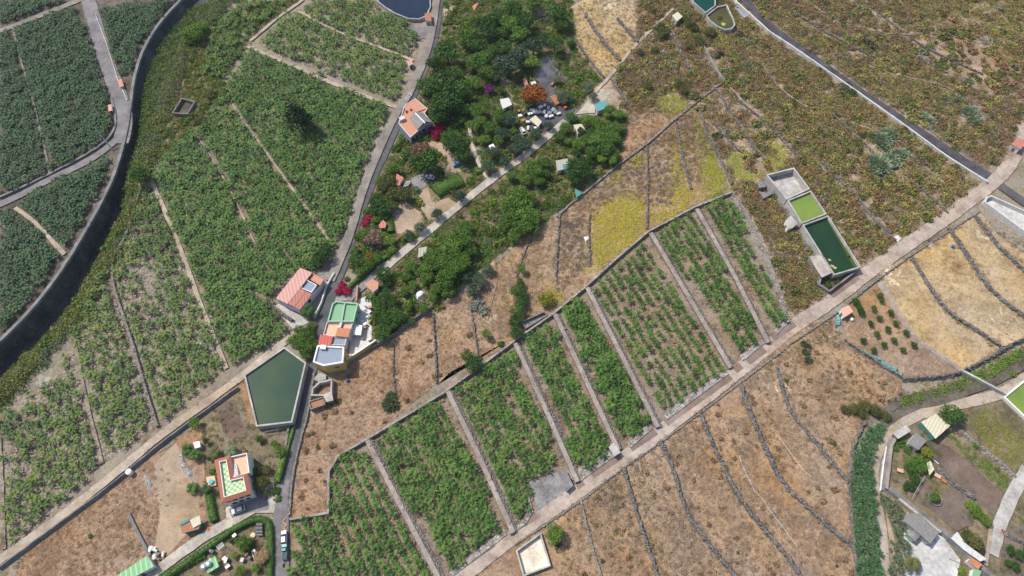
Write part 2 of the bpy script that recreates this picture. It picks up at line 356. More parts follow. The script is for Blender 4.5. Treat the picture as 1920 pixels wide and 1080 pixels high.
M['l_cane'] = leaf_mat('giant_cane_leaves', [(.06,.13,.05),(.11,.21,.085),(.17,.28,.14)])
# ---------------------------------------------------------------- plant shapes (numpy)
def unit(v): return v/np.maximum(1e-6, np.linalg.norm(v, axis=1, keepdims=True))
def quads(c, nrm, sx, sy, rng):
    n = len(c); r = rng.normal(size=(n, 3)); u = unit(np.cross(nrm, r)); v = np.cross(nrm, u)
    sx = np.broadcast_to(sx, (n,))[:, None]; sy = np.broadcast_to(sy, (n,))[:, None]
    V = np.stack([c-u*sx*.5, c-v*sy*.5, c+u*sx*.5, c+v*sy*.5], 1).reshape(-1, 3)
    return V, np.arange(4*n).reshape(-1, 4)
def dome(rng, n=34, r=1., h=.8, s=.42, lump=.3):
    d = unit(rng.normal(size=(n, 3))); d[:, 2] = np.abs(d[:, 2])
    k = 1+lump*np.sin(d[:, 0]*5+rng.uniform(0, 6))*np.cos(d[:, 1]*4+rng.uniform(0, 6)); k *= rng.uniform(.7, 1.05, n)
    c = d*k[:, None]*np.array([r, r, h]); nrm = unit(d+rng.normal(size=(n, 3))*.55)
    return quads(c, nrm, s*rng.uniform(.7, 1.3, n), s*rng.uniform(.5, 1., n), rng)
def crown(rng, n=1500, lobes=11, s=.12, flat=.75, rag=.25):
    L = [(np.zeros(3), .62)]
    for i in range(lobes):
        a = 2*math.pi*(i+rng.uniform(-.3, .3))/lobes*1.6; rr = rng.uniform(.35, .72)
        L.append((np.array([rr*math.cos(a), rr*math.sin(a), rng.uniform(-.3, .5)*flat]), rng.uniform(.26, .44)))
    w = np.array([l[1]**2 for l in L]); idx = rng.choice(len(L), n, p=w/w.sum())
    cc = np.array([l[0] for l in L])[idx]; rad = np.array([l[1] for l in L])[idx]
    d = unit(rng.normal(size=(n, 3)) + np.array([0, 0, .35]))
    c = cc+d*(rad*rng.uniform(1-rag*1.6, 1+rag*.5, n))[:, None]; c[:, 2] *= flat
    nrm = unit(d*.9+rng.normal(size=(n, 3))*.55)
    return quads(c, nrm, s*rng.uniform(.7, 1.4, n), s*rng.uniform(.5, 1.1, n), rng)
def strips(P, Wd):
    """P (k,m,3) centre lines, Wd (k,m) half widths -> ribbons lying flat"""
    k, m, _ = P.shape; d = np.gradient(P, axis=1); side = unit(np.cross(d.reshape(-1, 3), [0, 0, 1.])).reshape(k, m, 3)
    A = P-side*Wd[..., None]; B = P+side*Wd[..., None]
    V = np.stack([A, B], 2).reshape(-1, 3); Fs = []
    for a in range(k):
        for j in range(m-1): o = (a*m+j)*2; Fs.append([o, o+1, o+3, o+2])
    return V, np.array(Fs)
def banana(rng, n=9, hs=1.5, L=1.9, wd=.3, droop=1.0):
    a = np.linspace(0, 2*math.pi, n, endpoint=False)+rng.uniform(-.35, .35, n); t = np.linspace(0, 1, 4)
    le = L*rng.uniform(.65, 1.1, n); up = rng.uniform(.35, 1.1, n); P = np.zeros((n, 4, 3))
    rr = le[:, None]*t*.92; P[..., 0] = rr*np.cos(a)[:, None]; P[..., 1] = rr*np.sin(a)[:, None]
    P[..., 2] = hs+up[:, None]*np.sin(t*2.2)*1.0-droop*(t**2)*rng.uniform(.3, 1.0, n)[:, None]
    Wd = np.array([.07, 1, .9, .08])*wd*rng.uniform(.8, 1.2, n)[:, None]
    V, Fc = strips(P, Wd)
    r = .13; sv_ = np.array([[r*math.cos(x), r*math.sin(x), z] for z in (0, hs) for x in (0, 1.57, 3.14, 4.71)]); k = len(V)
    Fc = np.vstack([Fc, [[k+i, k+(i+1) % 4, k+4+(i+1) % 4, k+4+i] for i in range(4)]])
    return np.vstack([V, sv_]), Fc
def rosette(rng, n=26, L=1., h=.9, wd=.06, m=4, droop=.5, z0=0):
    a = rng.uniform(0, 2*math.pi, n); t = np.linspace(0, 1, m); el = rng.uniform(.1, 1.35, n); P = np.zeros((n, m, 3))
    le = L*rng.uniform(.7, 1.1, n)
    P[..., 0] = le[:, None]*t*(np.cos(el)*np.cos(a))[:, None]; P[..., 1] = le[:, None]*t*(np.cos(el)*np.sin(a))[:, None]
    P[..., 2] = z0+h*le[:, None]*t*np.sin(el)[:, None]-droop*le[:, None]*t**2
    return strips(P, np.broadcast_to(np.linspace(1, .15, m)*wd, (n, m)))
def tuft(rng, n=7, L=.5, h=1.2, wd=.05): return rosette(rng, n, L, h, wd, 3, .3)
def cane(rng, n=16): return rosette(rng, n, 1.3, 1.3, .13, 3, .5, z0=1.6)
def cactus(rng, n=60, r=1., h=.8):
    d = unit(rng.normal(size=(n, 3))); d[:, 2] = np.abs(d[:, 2]); c = d*rng.uniform(.5, 1.05, n)[:, None]*np.array([r, r, h])
    return quads(c, unit(np.cross(d, rng.normal(size=(n, 3)))), .17, .42, rng)
def bake(name, protos, pts, sc, mat, label, cat, z=None, kind='stuff', zs=None):
    """one object out of many transformed plant shapes"""
    n = len(pts); which = RNG.integers(0, len(protos), n); Vs = []; Fs = []; T = []; off = 0
    rot = RNG.uniform(0, 2*math.pi, n); tint = RNG.uniform(0, 1, n); zs = np.ones(n) if zs is None else zs
    for p, (V, Fc) in enumerate(protos):
        I = np.where(which == p)[0]
        if not len(I): continue
        c, s = np.cos(rot[I])[:, None], np.sin(rot[I])[:, None]; k = sc[I][:, None]
        X = (V[None, :, 0]*c-V[None, :, 1]*s)*k+pts[I, 0][:, None]; Y = (V[None, :, 0]*s+V[None, :, 1]*c)*k+pts[I, 1][:, None]
        Z = V[None, :, 2]*k*zs[I][:, None]+pts[I, 2][:, None]
        Vs.append(np.stack([X, Y, Z], -1).reshape(-1, 3)); m = len(V)
        Fs.append((Fc[None]+(off+np.arange(len(I))*m)[:, None, None]).reshape(-1, 4)); off += len(I)*m
        T.append(np.repeat(tint[I], m))
    me = mesh_np(name, np.vstack(Vs), np.vstack(Fs), mat, np.concatenate(T))
    return setp(link(name, me), label, cat, kind=kind)
rg = np.random.default_rng(3)
BAN = [banana(rg, rg.integers(10, 15), wd=.2, L=2.0) for _ in range(8)]
BUSH = [dome(rg, 64, s=.27, lump=.35) for _ in range(8)]
LOWB = [dome(rg, 26, 1, .5, .36) for _ in range(6)]
TUFT = [tuft(rg) for _ in range(6)]
CANE = [cane(rg, 20) for _ in range(6)]
CROP = [rosette(rg, 9, .5, .7, .09, 3, .3) for _ in range(4)]
# ---------------------------------------------------------------- point scattering
def soften(p, s, seed=0):
    """ragged edges: every plant strays a little"""
    q = p.copy(); q[:, :2] += np.random.default_rng(seed).normal(0, s, (len(p), 2)); return q
def inpoly(X, Y, P):
    r = np.zeros(len(X), bool); n = len(P)
    for i in range(n):
        x1, y1, x2, y2 = P[i][0], P[i][1], P[i-1][0], P[i-1][1]
        if y1 == y2: continue
        c = ((y1 > Y) != (y2 > Y)) & (X < (x2-x1)*(Y-y1)/(y2-y1)+x1); r ^= c
    return r
KEEP_P, KEEP_L = [], []          # outlines and lines that loose plants keep off
def nearline(X, Y, L, d):
    r = np.zeros(len(X), bool)
    for a, b in zip(L, L[1:]):
        vx, vy = b[0]-a[0], b[1]-a[1]; q = vx*vx+vy*vy+1e-9
        t = np.clip(((X-a[0])*vx+(Y-a[1])*vy)/q, 0, 1); r |= (X-a[0]-t*vx)**2+(Y-a[1]-t*vy)**2 < d*d
    return r
def cull(pts, keep=True):
    X, Y = pts[:, 0], pts[:, 1]; bad = np.zeros(len(X), bool)
    for P in KEEP_P: bad |= inpoly(X, Y, P)
    for L, d in KEEP_L: bad |= nearline(X, Y, L, d)
    return pts[~bad]
def vnoise(X, Y, s, seed=0):
    r = np.random.default_rng(seed); o = np.zeros(len(X))
    for k in range(5):
        a = r.uniform(0, 6.28); f = s*r.uniform(.6, 1.8); o += np.sin((X*math.cos(a)+Y*math.sin(a))*f+r.uniform(0, 6.28)+1.3*np.sin(Y*f*.7+k))
    return o/5
def scatter(P, dens, seed=0, clump=0., cs=.15, rm=True, sharp=1.6):
    """random points in world outline P, dens per square metre"""
    r = np.random.default_rng(seed); xs = [p[0] for p in P]; ys = [p[1] for p in P]
    n = int((max(xs)-min(xs))*(max(ys)-min(ys))*dens); X = r.uniform(min(xs), max(xs), n); Y = r.uniform(min(ys), max(ys), n)
    k = inpoly(X, Y, P)
    if clump: k &= (vnoise(X, Y, cs, seed)*.7+vnoise(X, Y, cs*3.1, seed+50)*.45)*sharp > r.uniform(-1, 1, n)+clump-1
    p = np.stack([X[k], Y[k], np.zeros(k.sum())], 1)
    return cull(p) if rm else p
def rows(P, d, sr, sp, seed=0, jit=.25, drop=.06, patch=0., ps=.12):
    """planted rows in world outline P along direction d"""
    r = np.random.default_rng(seed); d = Vector((d[0], d[1], 0)).normalized(); nn = Vector((-d.y, d.x, 0)); c = cen(P)
    R0 = max((Vector((p[0], p[1], 0))-c).length for p in P)+3; a = np.arange(-R0, R0, sr); b = np.arange(-R0, R0, sp)
    A, B = np.meshgrid(a, b); B = B+r.uniform(0, sp, len(a))[None, :]; A = A.ravel()+r.normal(0, jit, A.size); B = B.ravel()+r.normal(0, jit, B.size)
    X = c.x+nn.x*A+d.x*B; Y = c.y+nn.y*A+d.y*B; k = inpoly(X, Y, P) & (r.uniform(0, 1, len(X)) > drop)
    if patch: k &= vnoise(X, Y, ps, seed)*1.4 > r.uniform(-1, 1, len(X))-2+patch*2
    return cull(np.stack([X[k], Y[k], np.zeros(k.sum())], 1))
# ---------------------------------------------------------------- the ground, with the ravine at the left
LR = [(700,-420),(500,-160),(345,0),(300,45),(268,95),(250,150),(245,200),(235,260),(215,330),(190,385),(150,455),(110,520),(60,585),(0,645),(-140,770),(-420,980)]
RR = [(830,-420),(640,-160),(420,0),(375,70),(335,130),(310,190),(292,250),(272,300),(262,340),(245,400),(205,480),(170,560),(110,640),(10,735),(-110,860),(-380,1080)]
def rs(P, n):
    P = [g(*p) for p in P]; P = chaikin(P, 2); d = [0]
    for a, b in zip(P, P[1:]): d.append(d[-1]+(b-a).length)
    out = []
    for i in range(n):
        t = d[-1]*i/(n-1); j = max(k for k in range(len(d)) if d[k] <= t+1e-6); j = min(j, len(P)-2)
        out.append(P[j].lerp(P[j+1], (t-d[j])/max(1e-6, d[j+1]-d[j])))
    return out
NL = 150
Lp, Rp = rs(LR, NL), rs(RR, NL)
prof = [(0, 0), (.03, -2.6), (.06, -5.2), (.1, -7.4), (.26, -8.4), (.42, -7.2), (.6, -4.8), (.78, -2.6), (.92, -.8), (1, 0)]
gm = MB(); m_ = len(prof)
DF = [.5+.5*min(1, max(0, (g(0, 330).y-Lp[i].y)/25+.5)) for i in range(NL)]      # the ravine is shallower in its upper part
for i in range(NL):
    for (t, z) in prof:
        p = Lp[i].lerp(Rp[i], t); e = 0 if t in (0, 1) else 1
        gm.v.append((p.x+random.uniform(-.3, .3)*e, p.y+random.uniform(-.3, .3)*e, z*DF[i]+random.uniform(-.4, .4)*e*(t > .1)))
for i in range(NL-1):
    for j in range(m_-1): a = i*m_+j; gm.f.append([a, a+1, a+m_+1, a+m_])
lw = [i*m_ for i in range(NL)]; rw = [i*m_+m_-1 for i in range(NL)]
FAR = 2500; k = len(gm.v)
gm.v += [(-FAR, -FAR, 0), (-FAR, FAR, 0), (FAR, FAR, 0), (FAR, -FAR, 0)]
gm.f.append(lw+[k, k+1]); gm.f.append(rw[::-1]+[k+2, k+3])
# close the far ends
gm.f.append([lw[0], k+1, k+2, rw[0]]+[j for j in range(m_-2, 0, -1)]); e0 = (NL-1)*m_
gm.f.append([rw[-1], k+3, k, lw[-1]]+[e0+j for j in range(1, m_-1)])
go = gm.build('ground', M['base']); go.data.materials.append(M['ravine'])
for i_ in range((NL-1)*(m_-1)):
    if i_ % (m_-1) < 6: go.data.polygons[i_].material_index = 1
setp(go, kind='structure', label='brown scrubby earth of the terraced hillside')
def ravz(X, Y):
    """height of the ravine at world points"""
    Z = np.zeros(len(X)); lx = np.array([(p.x, p.y) for p in Lp]); rx = np.array([(p.x, p.y) for p in Rp])
    mid = (lx+rx)/2
    for a in range(len(X)):
        i = np.argmin((mid[:, 0]-X[a])**2+(mid[:, 1]-Y[a])**2); d = rx[i]-lx[i]
        t = ((X[a]-lx[i, 0])*d[0]+(Y[a]-lx[i, 1])*d[1])/(d@d)
        if 0 < t < 1: Z[a] = np.interp(t, [q[0] for q in prof], [q[1] for q in prof])*DF[i]
    return Z
RAV = [p for p in Lp]+[p for p in Rp[::-1]]
LV = [0.02]
def sheet(name, pts, mat, label, lv=None, world=False, keep=False):
    P = ccw(pts if world else W(pts)); LV[0] += .006
    z = LV[0] if lv is None else lv
    mb = MB().poly([(p.x, p.y, z) for p in P]); o = mb.build(name, M[mat])
    if o.data.polygons[0].normal.z < 0: o.data.flip_normals()
    if keep: KEEP_P.append(P)
    return setp(o, label, kind='structure')
VERGE = []
def road(name, pts, width, mat, label, lv=None, smooth=2, keep=True, edge=.16):
    """pts (px,py[,half-width factor])"""
    P = resample(chaikin([g(*p) for p in pts], smooth), 2.5); N = normals2(P); LV[0] += .006; z = LV[0] if lv is None else lv
    mb = MB(); n = len(P)
    ws = width if isinstance(width, (list, tuple)) else (width, width)
    for i in range(n):
        ww = ws[0]+(ws[-1]-ws[0])*i/(n-1)
        for s in (-1, 1): q = P[i]+N[i]*s*(ww/2+random.uniform(-edge, edge)); mb.v.append((q.x, q.y, z))
    for i in range(n-1): mb.f.append([2*i, 2*i+1, 2*i+3, 2*i+2])
    o = mb.build(name, M[mat])
    if o.data.polygons[0].normal.z < 0: o.data.flip_normals()
    if keep: KEEP_L.append((P, max(ws)/2+.5)); VERGE.append((P, ws))
    return setp(o, label, kind='structure')
def wall(label, pts, w0=.8, h=1.2, mat='stone', batter=(.5, .15), jit=.12, jz=.15, name='stone_wall', cat='wall', group=None, z=0, cap=None, smooth=0, step=1.1, keep=True, zb=0):
    """long wall with its batter to the left (batter[0]) and right (batter[1]) of travel; base line on the ground"""
    P = [g(p[0], p[1], z) for p in pts]
    for p in P: p.z = zb
    P = resample(chaikin(P, smooth) if smooth else P, step); mb = MB()
    sweep(mb, P, [(-w0/2-batter[0], 0), (-w0/2-batter[0]*.45, h*.55), (-w0/2, h), (w0/2, h), (w0/2+batter[1]*.45, h*.55), (w0/2+batter[1], 0)], jit, jz)
    if mat in ('stone', 'stone_l'):                     # loose stones on the top, the face and the foot of the wall
        N = normals2(P); L = sum((a-q).length for a, q in zip(P, P[1:]))
        for _ in range(int(L*2.6)):
            i = random.randrange(len(P)); s_ = random.uniform(.25, .65); o_ = random.gauss(0, .5)*(w0+batter[0]+batter[1])+(batter[1]-batter[0])*.4
            inside = -w0/2 < o_ < w0/2; f_ = max(0, 1-(abs(o_)-w0/2)/max(.15, batter[0] if o_ < 0 else batter[1]))
            zc = (h if inside else h*f_)+random.uniform(-.15, .12); q = P[i]+N[i]*o_+(P[min(i+1, len(P)-1)]-P[i])*random.random()
            mb.box((q.x, q.y), s_, s_*random.uniform(.5, .9), max(-.1, zc-.2), max(.15, zc+s_*.3), random.uniform(0, 3))
    off = Vector((P[0].x, P[0].y, 0)); mb.v = [(v[0]-off.x, v[1]-off.y, v[2]) for v in mb.v]
    o = mb.build(name, M[mat]); o.location = off; setp(o, label, cat, group)
    if cap:
        cb = MB(); sweep(cb, [p-off+Vector((0, 0, h)) for p in P], [(-w0/2-.06, -.05), (-w0/2-.06, .12), (w0/2+.06, .12), (w0/2+.06, -.05)], jit*.2, 0)
        co = cb.build('coping', M[cap]); co.parent = o
    if keep: KEEP_L.append((P, w0/2+max(batter)+.2))
    if name == 'dry_stone_wall' or mat == 'stone_l': WALLV.append((P, w0, batter))
    return o
# ---------------------------------------------------------------- fields and open ground
S = sheet
P1 = [(545,980),(618,970),(622,885),(640,860),(684,836),(818,1100),(545,1100)]
P2 = [(702,826),(830,748),(945,990),(842,1074)]
P3 = [(848,736),(960,656),(1050,872),(992,900),(1000,955),(960,985)]
P4 = [(978,640),(1036,600),(1150,838),(1090,892)]
P5 = [(1050,592),(1096,552),(1215,792),(1172,828)]
P6 = [(1110,540),(1210,452),(1360,690),(1240,775)]
P7 = [(1228,436),(1300,398),(1428,632),(1385,668)]
P8 = [(1312,392),(1366,372),(1472,598),(1450,618)]
PL = [P1, P2, P3, P4, P5, P6, P7, P8]
S('plot_soil', [(530,975),(618,964),(618,880),(636,853),(690,824),(830,738),(965,640),(1038,590),(1098,540),(1215,436),(1300,391),(1370,364),(1480,608),(1380,700),(1240,812),(1080,925),(965,1004),(850,1100),(530,1100)], 'soil', 'brown soil of the terraced banana plots beside the pink road')
# left and upper banana grounds
F1a = [(270,352),(285,345),(345,480),(378,565),(422,690),(300,795),(252,640),(218,540),(214,492),(252,430)]
F1b = [(205,500),(212,545),(247,640),(292,800),(180,880),(0,1040),(0,785),(35,755),(115,700),(135,628),(170,550)]
F2 = [(290,335),(310,300),(350,262),(395,225),(425,160),(470,95),(600,140),(728,203),(690,290),(655,410),(640,450),(600,505),(535,520),(515,570),(535,625),(432,688),(388,570),(352,478)]
F3 = [(482,82),(560,18),(600,0),(700,0),(715,22),(765,42),(785,70),(762,130),(742,192),(600,135)]
FA = [(0,60),(143,15),(185,120),(200,175),(212,235),(200,262),(108,322),(0,365)]
FB = [(188,22),(330,0),(300,38),(264,85),(245,145),(222,140)]
FC = [(30,385),(105,340),(205,300),(200,335),(180,380),(125,465),(55,400)]
FD = [(0,400),(28,392),(115,475),(90,525),(30,600),(0,640)]
FE = [(0,0),(130,0),(0,48)]
FG = [(400,60),(440,20),(480,0),(560,0),(470,80),(420,150),(380,140)]
S('plot_soil', [(0,0),(345,0),(300,45),(268,95),(250,150),(245,200),(235,260),(215,330),(190,385),(150,455),(110,520),(60,585),(0,645)], 'soil_dark', 'dark soil of the banana plots left of the ravine')  # one darker soil tone under all the plots on this side
S('plot_soil', F1a+[], 'soil_pale', 'pale littered soil of the young banana plot')
S('plot_soil', F1b, 'soil_pale', 'pale littered soil of the banana plot by the lower left track')
S('plot_soil', F2, 'soil', 'soil under the large dense banana plot')
S('plot_soil', F3, 'soil_pale', 'pale soil of the upper banana plot by the pond')
S('bare_ground', [(262,352),(285,345),(322,430),(335,500),(300,490),(250,480),(225,500),(222,470),(252,430)], 'soil_dark', 'dark bare soil at the tip of the young banana plot')
S('bare_ground', [(240,440),(258,445),(230,500),(218,530),(212,490)], 'sand', 'sandy patch by the curved wall')
# dry fields on the left
S('dry_field', [(110,975),(210,905),(320,830),(370,800),(480,690),(470,780),(540,810),(540,900),(470,950),(380,1005),(290,1062),(210,1100),(20,1100),(60,1010)], 'dry_red', 'russet dry grass lot beside the lower left track')
S('bare_ground', [(330,830),(345,860),(360,900),(375,960),(365,985),(315,1040),(290,1035),(300,960),(290,910),(290,870)], 'sand', 'trodden pale earth lot west of the white house')
S('garden_ground', [(375,780),(445,715),(470,795),(545,800),(528,860),(512,955),(430,965),(385,1000),(385,900)], 'garden', 'garden earth around the white house')
S('tilled_bed', [(408,765),(440,748),(462,812),(440,825),(420,818)], 'till', 'small brown tilled bed beside the big pond')
S('garden_ground', [(290,1085),(420,1000),(500,970),(515,975),(512,1100),(290,1100)], 'garden', 'garden earth behind the long curved hedge')
# centre dry fields
S('dry_field', [(575,740),(640,700),(720,640),(812,585),(818,720),(700,815),(640,850),(620,880),(615,962),(545,970),(560,860)], 'dry_red', 'russet dry grass field below the yellow house')
S('dry_field', [(818,575),(880,545),(900,640),(880,680),(825,720)], 'dry', 'dry grass strip between the stone walls above the plots')
S('dry_field', [(890,540),(950,480),(1000,430),(1050,400),(1110,350),(1215,275),(1300,205),(1365,350),(1215,432),(1098,538),(1035,588),(950,650),(890,680)], 'dry', 'dry grass terraces above the banana plots')
S('dry_field', [(1065,15),(1150,-30),(1245,-30),(1258,20),(1195,80),(1150,137),(1105,180),(1082,150),(1078,90)], 'dry_gold', 'golden dry terraces at the top')
S('dry_field', [(868,1100),(965,1015),(1090,936),(1062,990),(1052,1100)], 'dry', 'dry grass around the cream floored pool')
S('dry_field', [(800,722),(880,680),(960,640),(965,632),(900,640),(820,722)], 'dry_red', 'dry grass strip above the plot wall')
S('scrub_ground', [(1180,-80),(2000,-80),(2000,260),(1906,282),(1850,352),(1762,418),(1645,497),(1562,563),(1480,600),(1440,480),(1372,362),(1345,290),(1305,200),(1180,215),(1120,215),(1100,180),(1195,80)], 'scrubground', 'warm brown dry ground of the upper right scrub slope')
S('dry_field', [(1180,213),(1305,198),(1330,230),(1217,270),(1160,312),(1150,250)], 'dry_red', 'dry ground left of the channel junction')
# gardens in the centre
S('garden_ground', [(835,0),(1070,0),(1080,90),(1130,150),(1070,215),(960,305),(800,435),(700,500),(660,470),(690,370),(740,270),(790,140)], 'garden', 'garden earth under the trees in the middle')
S('garden_ground', [(960,310),(1070,225),(1180,215),(1160,310),(1060,385),(1000,430),(890,510),(812,585),(700,635),(680,560),(720,490),(800,435)], 'garden', 'orchard earth below the stone path')
S('tilled_bed', [(832,45),(868,50),(862,38),(842,28)], 'till', 'small tilled bed by the upper lane')
S('bare_ground', [(832,12),(850,8),(862,24),(855,40),(832,38)], 'sand', 'pale sandy patch by the upper lane')
# right side dry terraces
S('dry_field', [(1385,716),(1480,625),(1520,600),(1560,600),(1590,650),(1690,712),(1690,735),(1620,790),(1596,830),(1588,905),(1600,1020),(1605,1100),(1050,1100),(1060,990),(1090,935),(1245,825)], 'dry', 'dry grass terraces below the pink road')
S('dry_field', [(1640,510),(1710,480),(1835,395),(1870,440),(1925,480),(1925,632),(1880,655),(1805,694),(1765,672),(1720,640),(1684,588)], 'dry_gold', 'straw coloured terraces right of the orchard')
S('orchard_ground', [(1580,580),(1645,535),(1684,592),(1720,645),(1760,674),(1800,700),(1690,710),(1625,667),(1585,640)], 'dry', 'dry grass under the young orchard trees')
S('garden_ground', [(1655,830),(1700,780),(1780,775),(1840,745),(1925,725),(1925,1100),(1700,1100),(1690,1000),(1655,915)], 'garden', 'allotment earth at the lower right')
S('tilled_bed', [(1757,828),(1780,838),(1880,925),(1870,955),(1855,960),(1760,880),(1748,860)], 'till', 'long brown tilled bed in the allotment')
S('crop_bed', [(1815,785),(1850,765),(1925,830),(1925,900),(1905,885),(1850,850)], 'garden', 'yellow green crop bed in the allotment')
S('bare_ground', [(1765,935),(1800,880),(1830,930),(1825,985),(1790,1000),(1750,960),(1690,925),(1720,890)], 'till', 'bare earth around the round planter')
S('allotment_ground', [(1880,1000),(1925,980),(1925,1100),(1870,1100)], 'till', 'bare allotment ground in the corner')
S('yard', [(1695,975),(1700,960),(1770,1010),(1800,1050),(1790,1100),(1690,1100)], 'yard', 'pale concrete yard in the lower right corner', keep=True)
# yards
S('yard', [(672,562),(697,552),(697,640),(690,652),(655,676),(656,620)], 'offwhite', 'pale paved courtyard of the house complex', keep=True)
S('yard', [(640,535),(672,530),(672,562),(625,566),(622,550)], 'gravel', 'grey forecourt under the red bougainvillea', keep=True)
S('yard', [(513,575),(523,570),(562,590),(580,605),(552,618),(543,610)], 'conc', 'concrete forecourt of the pink roofed house', keep=True)
S('yard', [(584,520),(612,505),(625,520),(615,560),(595,590),(575,600),(584,560)], 'gravel', 'grey side yard of the pink roofed house', keep=True)
S('driveway', [(752,295),(775,275),(800,264),(830,268),(850,285),(868,305),(865,322),(850,328),(835,345),(815,345),(832,330),(842,305),(825,285),(800,280),(775,290),(760,312)], 'sand', 'curved earth driveway around the dark tree', keep=True)
S('yard', [(770,335),(795,325),(800,350),(778,358)], 'gravel', 'small grey gravel yard beside the red roofed hut', keep=True)
S('bare_ground', [(733,385),(760,378),(790,400),(800,425),(765,440),(742,438),(730,410)], 'sand', 'bare sandy garden plot', keep=True)
S('bare_ground', [(785,360),(803,352),(810,380),(840,372),(862,385),(820,410),(805,415),(790,392)], 'sand', 'sandy ground below the rectangular hedge', keep=True)
S('yard', [(1000,150),(1030,110),(1045,150),(1040,185),(1078,205),(1062,232),(1040,240),(1010,228),(1025,195)], 'asphalt', 'dark asphalt yard beside the flowering tree', keep=True)
S('yard', [(985,235),(992,200),(1020,195),(1040,240),(1015,250)], 'tarp', 'dark sheeted yard full of scrap', keep=True)
S('yard', [(935,150),(950,145),(975,165),(985,200),(975,235),(960,200)], 'sand', 'earth yard left of the flowering tree')
S('yard', [(1080,215),(1098,195),(1120,165),(1145,175),(1118,212)], 'palestone', 'pale paved patch beside the teal roofed shed', keep=True)
S('yard', [(990,905),(1048,884),(1062,900),(1070,925),(1008,965),(1003,940)], 'gravel', 'grey gravel yard at the foot of the plot', keep=True)
S('yard', [(1430,340),(1450,335),(1475,375),(1502,420),(1535,480),(1524,490),(1500,440),(1470,400),(1440,365)], 'conc_d', 'concrete ledge along the water tanks')
S('yard', [(760,52),(805,45),(806,75),(790,72),(778,60)], 'asphalt_l', 'grey forecourt below the round pond', keep=True)
M['tarpdark'] = ground_mat('dark_gravel', [(.045,.043,.05),(.075,.07,.08),(.11,.1,.11)], s1=.2, s2=1.5, grain=.3, bump=.3)
S('bare_ground', [(878,255),(895,250),(908,290),(900,305),(885,290)], 'sand', 'bare clearing beside the thin footpath')
S('bare_ground', [(1086,262),(1098,260),(1100,300),(1090,298)], 'sand', 'bare clearing in the grove')
S('bare_ground', [(755,560),(775,548),(785,570),(765,585)], 'sand', 'bare clearing beside the white domed tarpaulin')
S('bare_ground', [(985,90),(1010,100),(1000,112)], 'sand', 'bare clearing above the asphalt yard')
S('bare_ground', [(905,475),(925,470),(935,520),(915,600),(900,590)], 'dry_red', 'reddish bare strip above the plots')
# ---------------------------------------------------------------- roads and paths
road('road', [(850,1095),(965,1004),(1080,925),(1240,810),(1380,700),(1480,617),(1562,563),(1645,497),(1762,418),(1850,352),(1885,322),(1906,282),(1925,240)], (4.2,5.8), 'pink', 'pale pink concrete road crossing the slope', smooth=1)
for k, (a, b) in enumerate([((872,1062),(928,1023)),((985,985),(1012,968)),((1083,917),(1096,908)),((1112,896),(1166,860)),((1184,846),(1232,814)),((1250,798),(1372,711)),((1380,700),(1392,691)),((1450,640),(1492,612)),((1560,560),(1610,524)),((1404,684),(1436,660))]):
    road('road_strip', [(a[0]-3,a[1]-5),(b[0]-3,b[1]-5)], 2.6, 'brownstrip', 'darker brown strip along the pink road', smooth=0, keep=False, edge=.02)  # flat strips of darker brown along the upper side of the road
road('lane', [(828,-20),(818,60),(806,110),(775,180),(752,222),(728,272),(703,325),(688,365),(672,405),(655,462),(638,512),(618,555),(604,610),(592,655),(578,720),(566,775),(551,830),(536,890),(529,960),(529,1100)], (3.2,4.6), 'asphalt', 'narrow dark asphalt lane running down past the houses')
road('lane', [(532,900),(526,960),(527,1100)], (4,5.2), 'asphalt_l', 'worn asphalt at the foot of the lane')
road('track', [(-60,1085),(0,1052),(67,1003),(115,968),(207,897),(300,817),(357,777),(443,715),(500,668),(560,622)], 2.9, 'track', 'pale earth track along the lower left banana plots')
road('track', [(280,1085),(310,1058),(387,1003),(435,978)], 3.4, 'palestone', 'pale concrete drive to the white house', smooth=2)
S('yard', [(424,952),(475,930),(492,915),(512,905),(523,925),(514,962),(480,962),(440,985),(425,972)], 'palestone', 'pale apron around the paved yard of the white house', keep=True)
S('yard', [(430,955),(475,936),(486,918),(500,922),(506,948),(504,956),(470,962),(436,972)], 'asphalt_l', 'dark paved yard beside the white house')
road('track', [(1930,705),(1880,738),(1830,752),(1760,765),(1705,785),(1665,810),(1645,845),(1637,880),(1638,915),(1648,960),(1655,1010),(1660,1100)], (4,2.6), 'track', 'pale earth track bending round the allotment')
road('road', [(158,-20),(172,20),(187,75),(203,125),(220,170),(232,205),(235,240),(226,270)], (6.5,7), 'asphalt_l', 'worn grey road through the upper left plots')
road('path', [(0,60),(70,33),(143,4),(160,-4)], 3.2, 'lane', 'greyish path at the top left corner')
road('path', [(222,262),(190,288),(150,312),(100,334),(50,362),(0,385),(-40,398)], 3.2, 'asphalt_l', 'grey curved path between the left plots')
road('path', [(24,50),(45,130),(75,235),(95,330)], .9, 'lane', 'thin path through the upper left plot', smooth=1)
road('path', [(30,390),(70,420),(122,478)], 1.6, 'track', 'short path between the two left plots', smooth=1)
road('path', [(285,340),(318,415),(345,480),(372,560),(400,625),(425,692)], (1.7,1.5), 'track', 'earth path between the banana plots', smooth=1)
road('path', [(140,640),(160,740),(192,870)], 1.3, 'soil_pale', 'earth path in the lower left plot', smooth=1)
road('path', [(0,820),(5,920),(8,1030)], 1.5, 'soil_pale', 'pale path at the left edge', smooth=1)
road('path', [(435,195),(470,245),(510,300),(560,370),(620,455)], .9, 'track', 'thin straight path across the dense plot', smooth=1)
road('path', [(370,255),(400,300),(440,370),(480,460)], .5, 'track', 'faint path across the dense plot', smooth=1)
road('path', [(465,88),(520,112),(600,148),(680,180),(745,202)], 1.9, 'track', 'earth path along the foot of the upper plot', smooth=1)
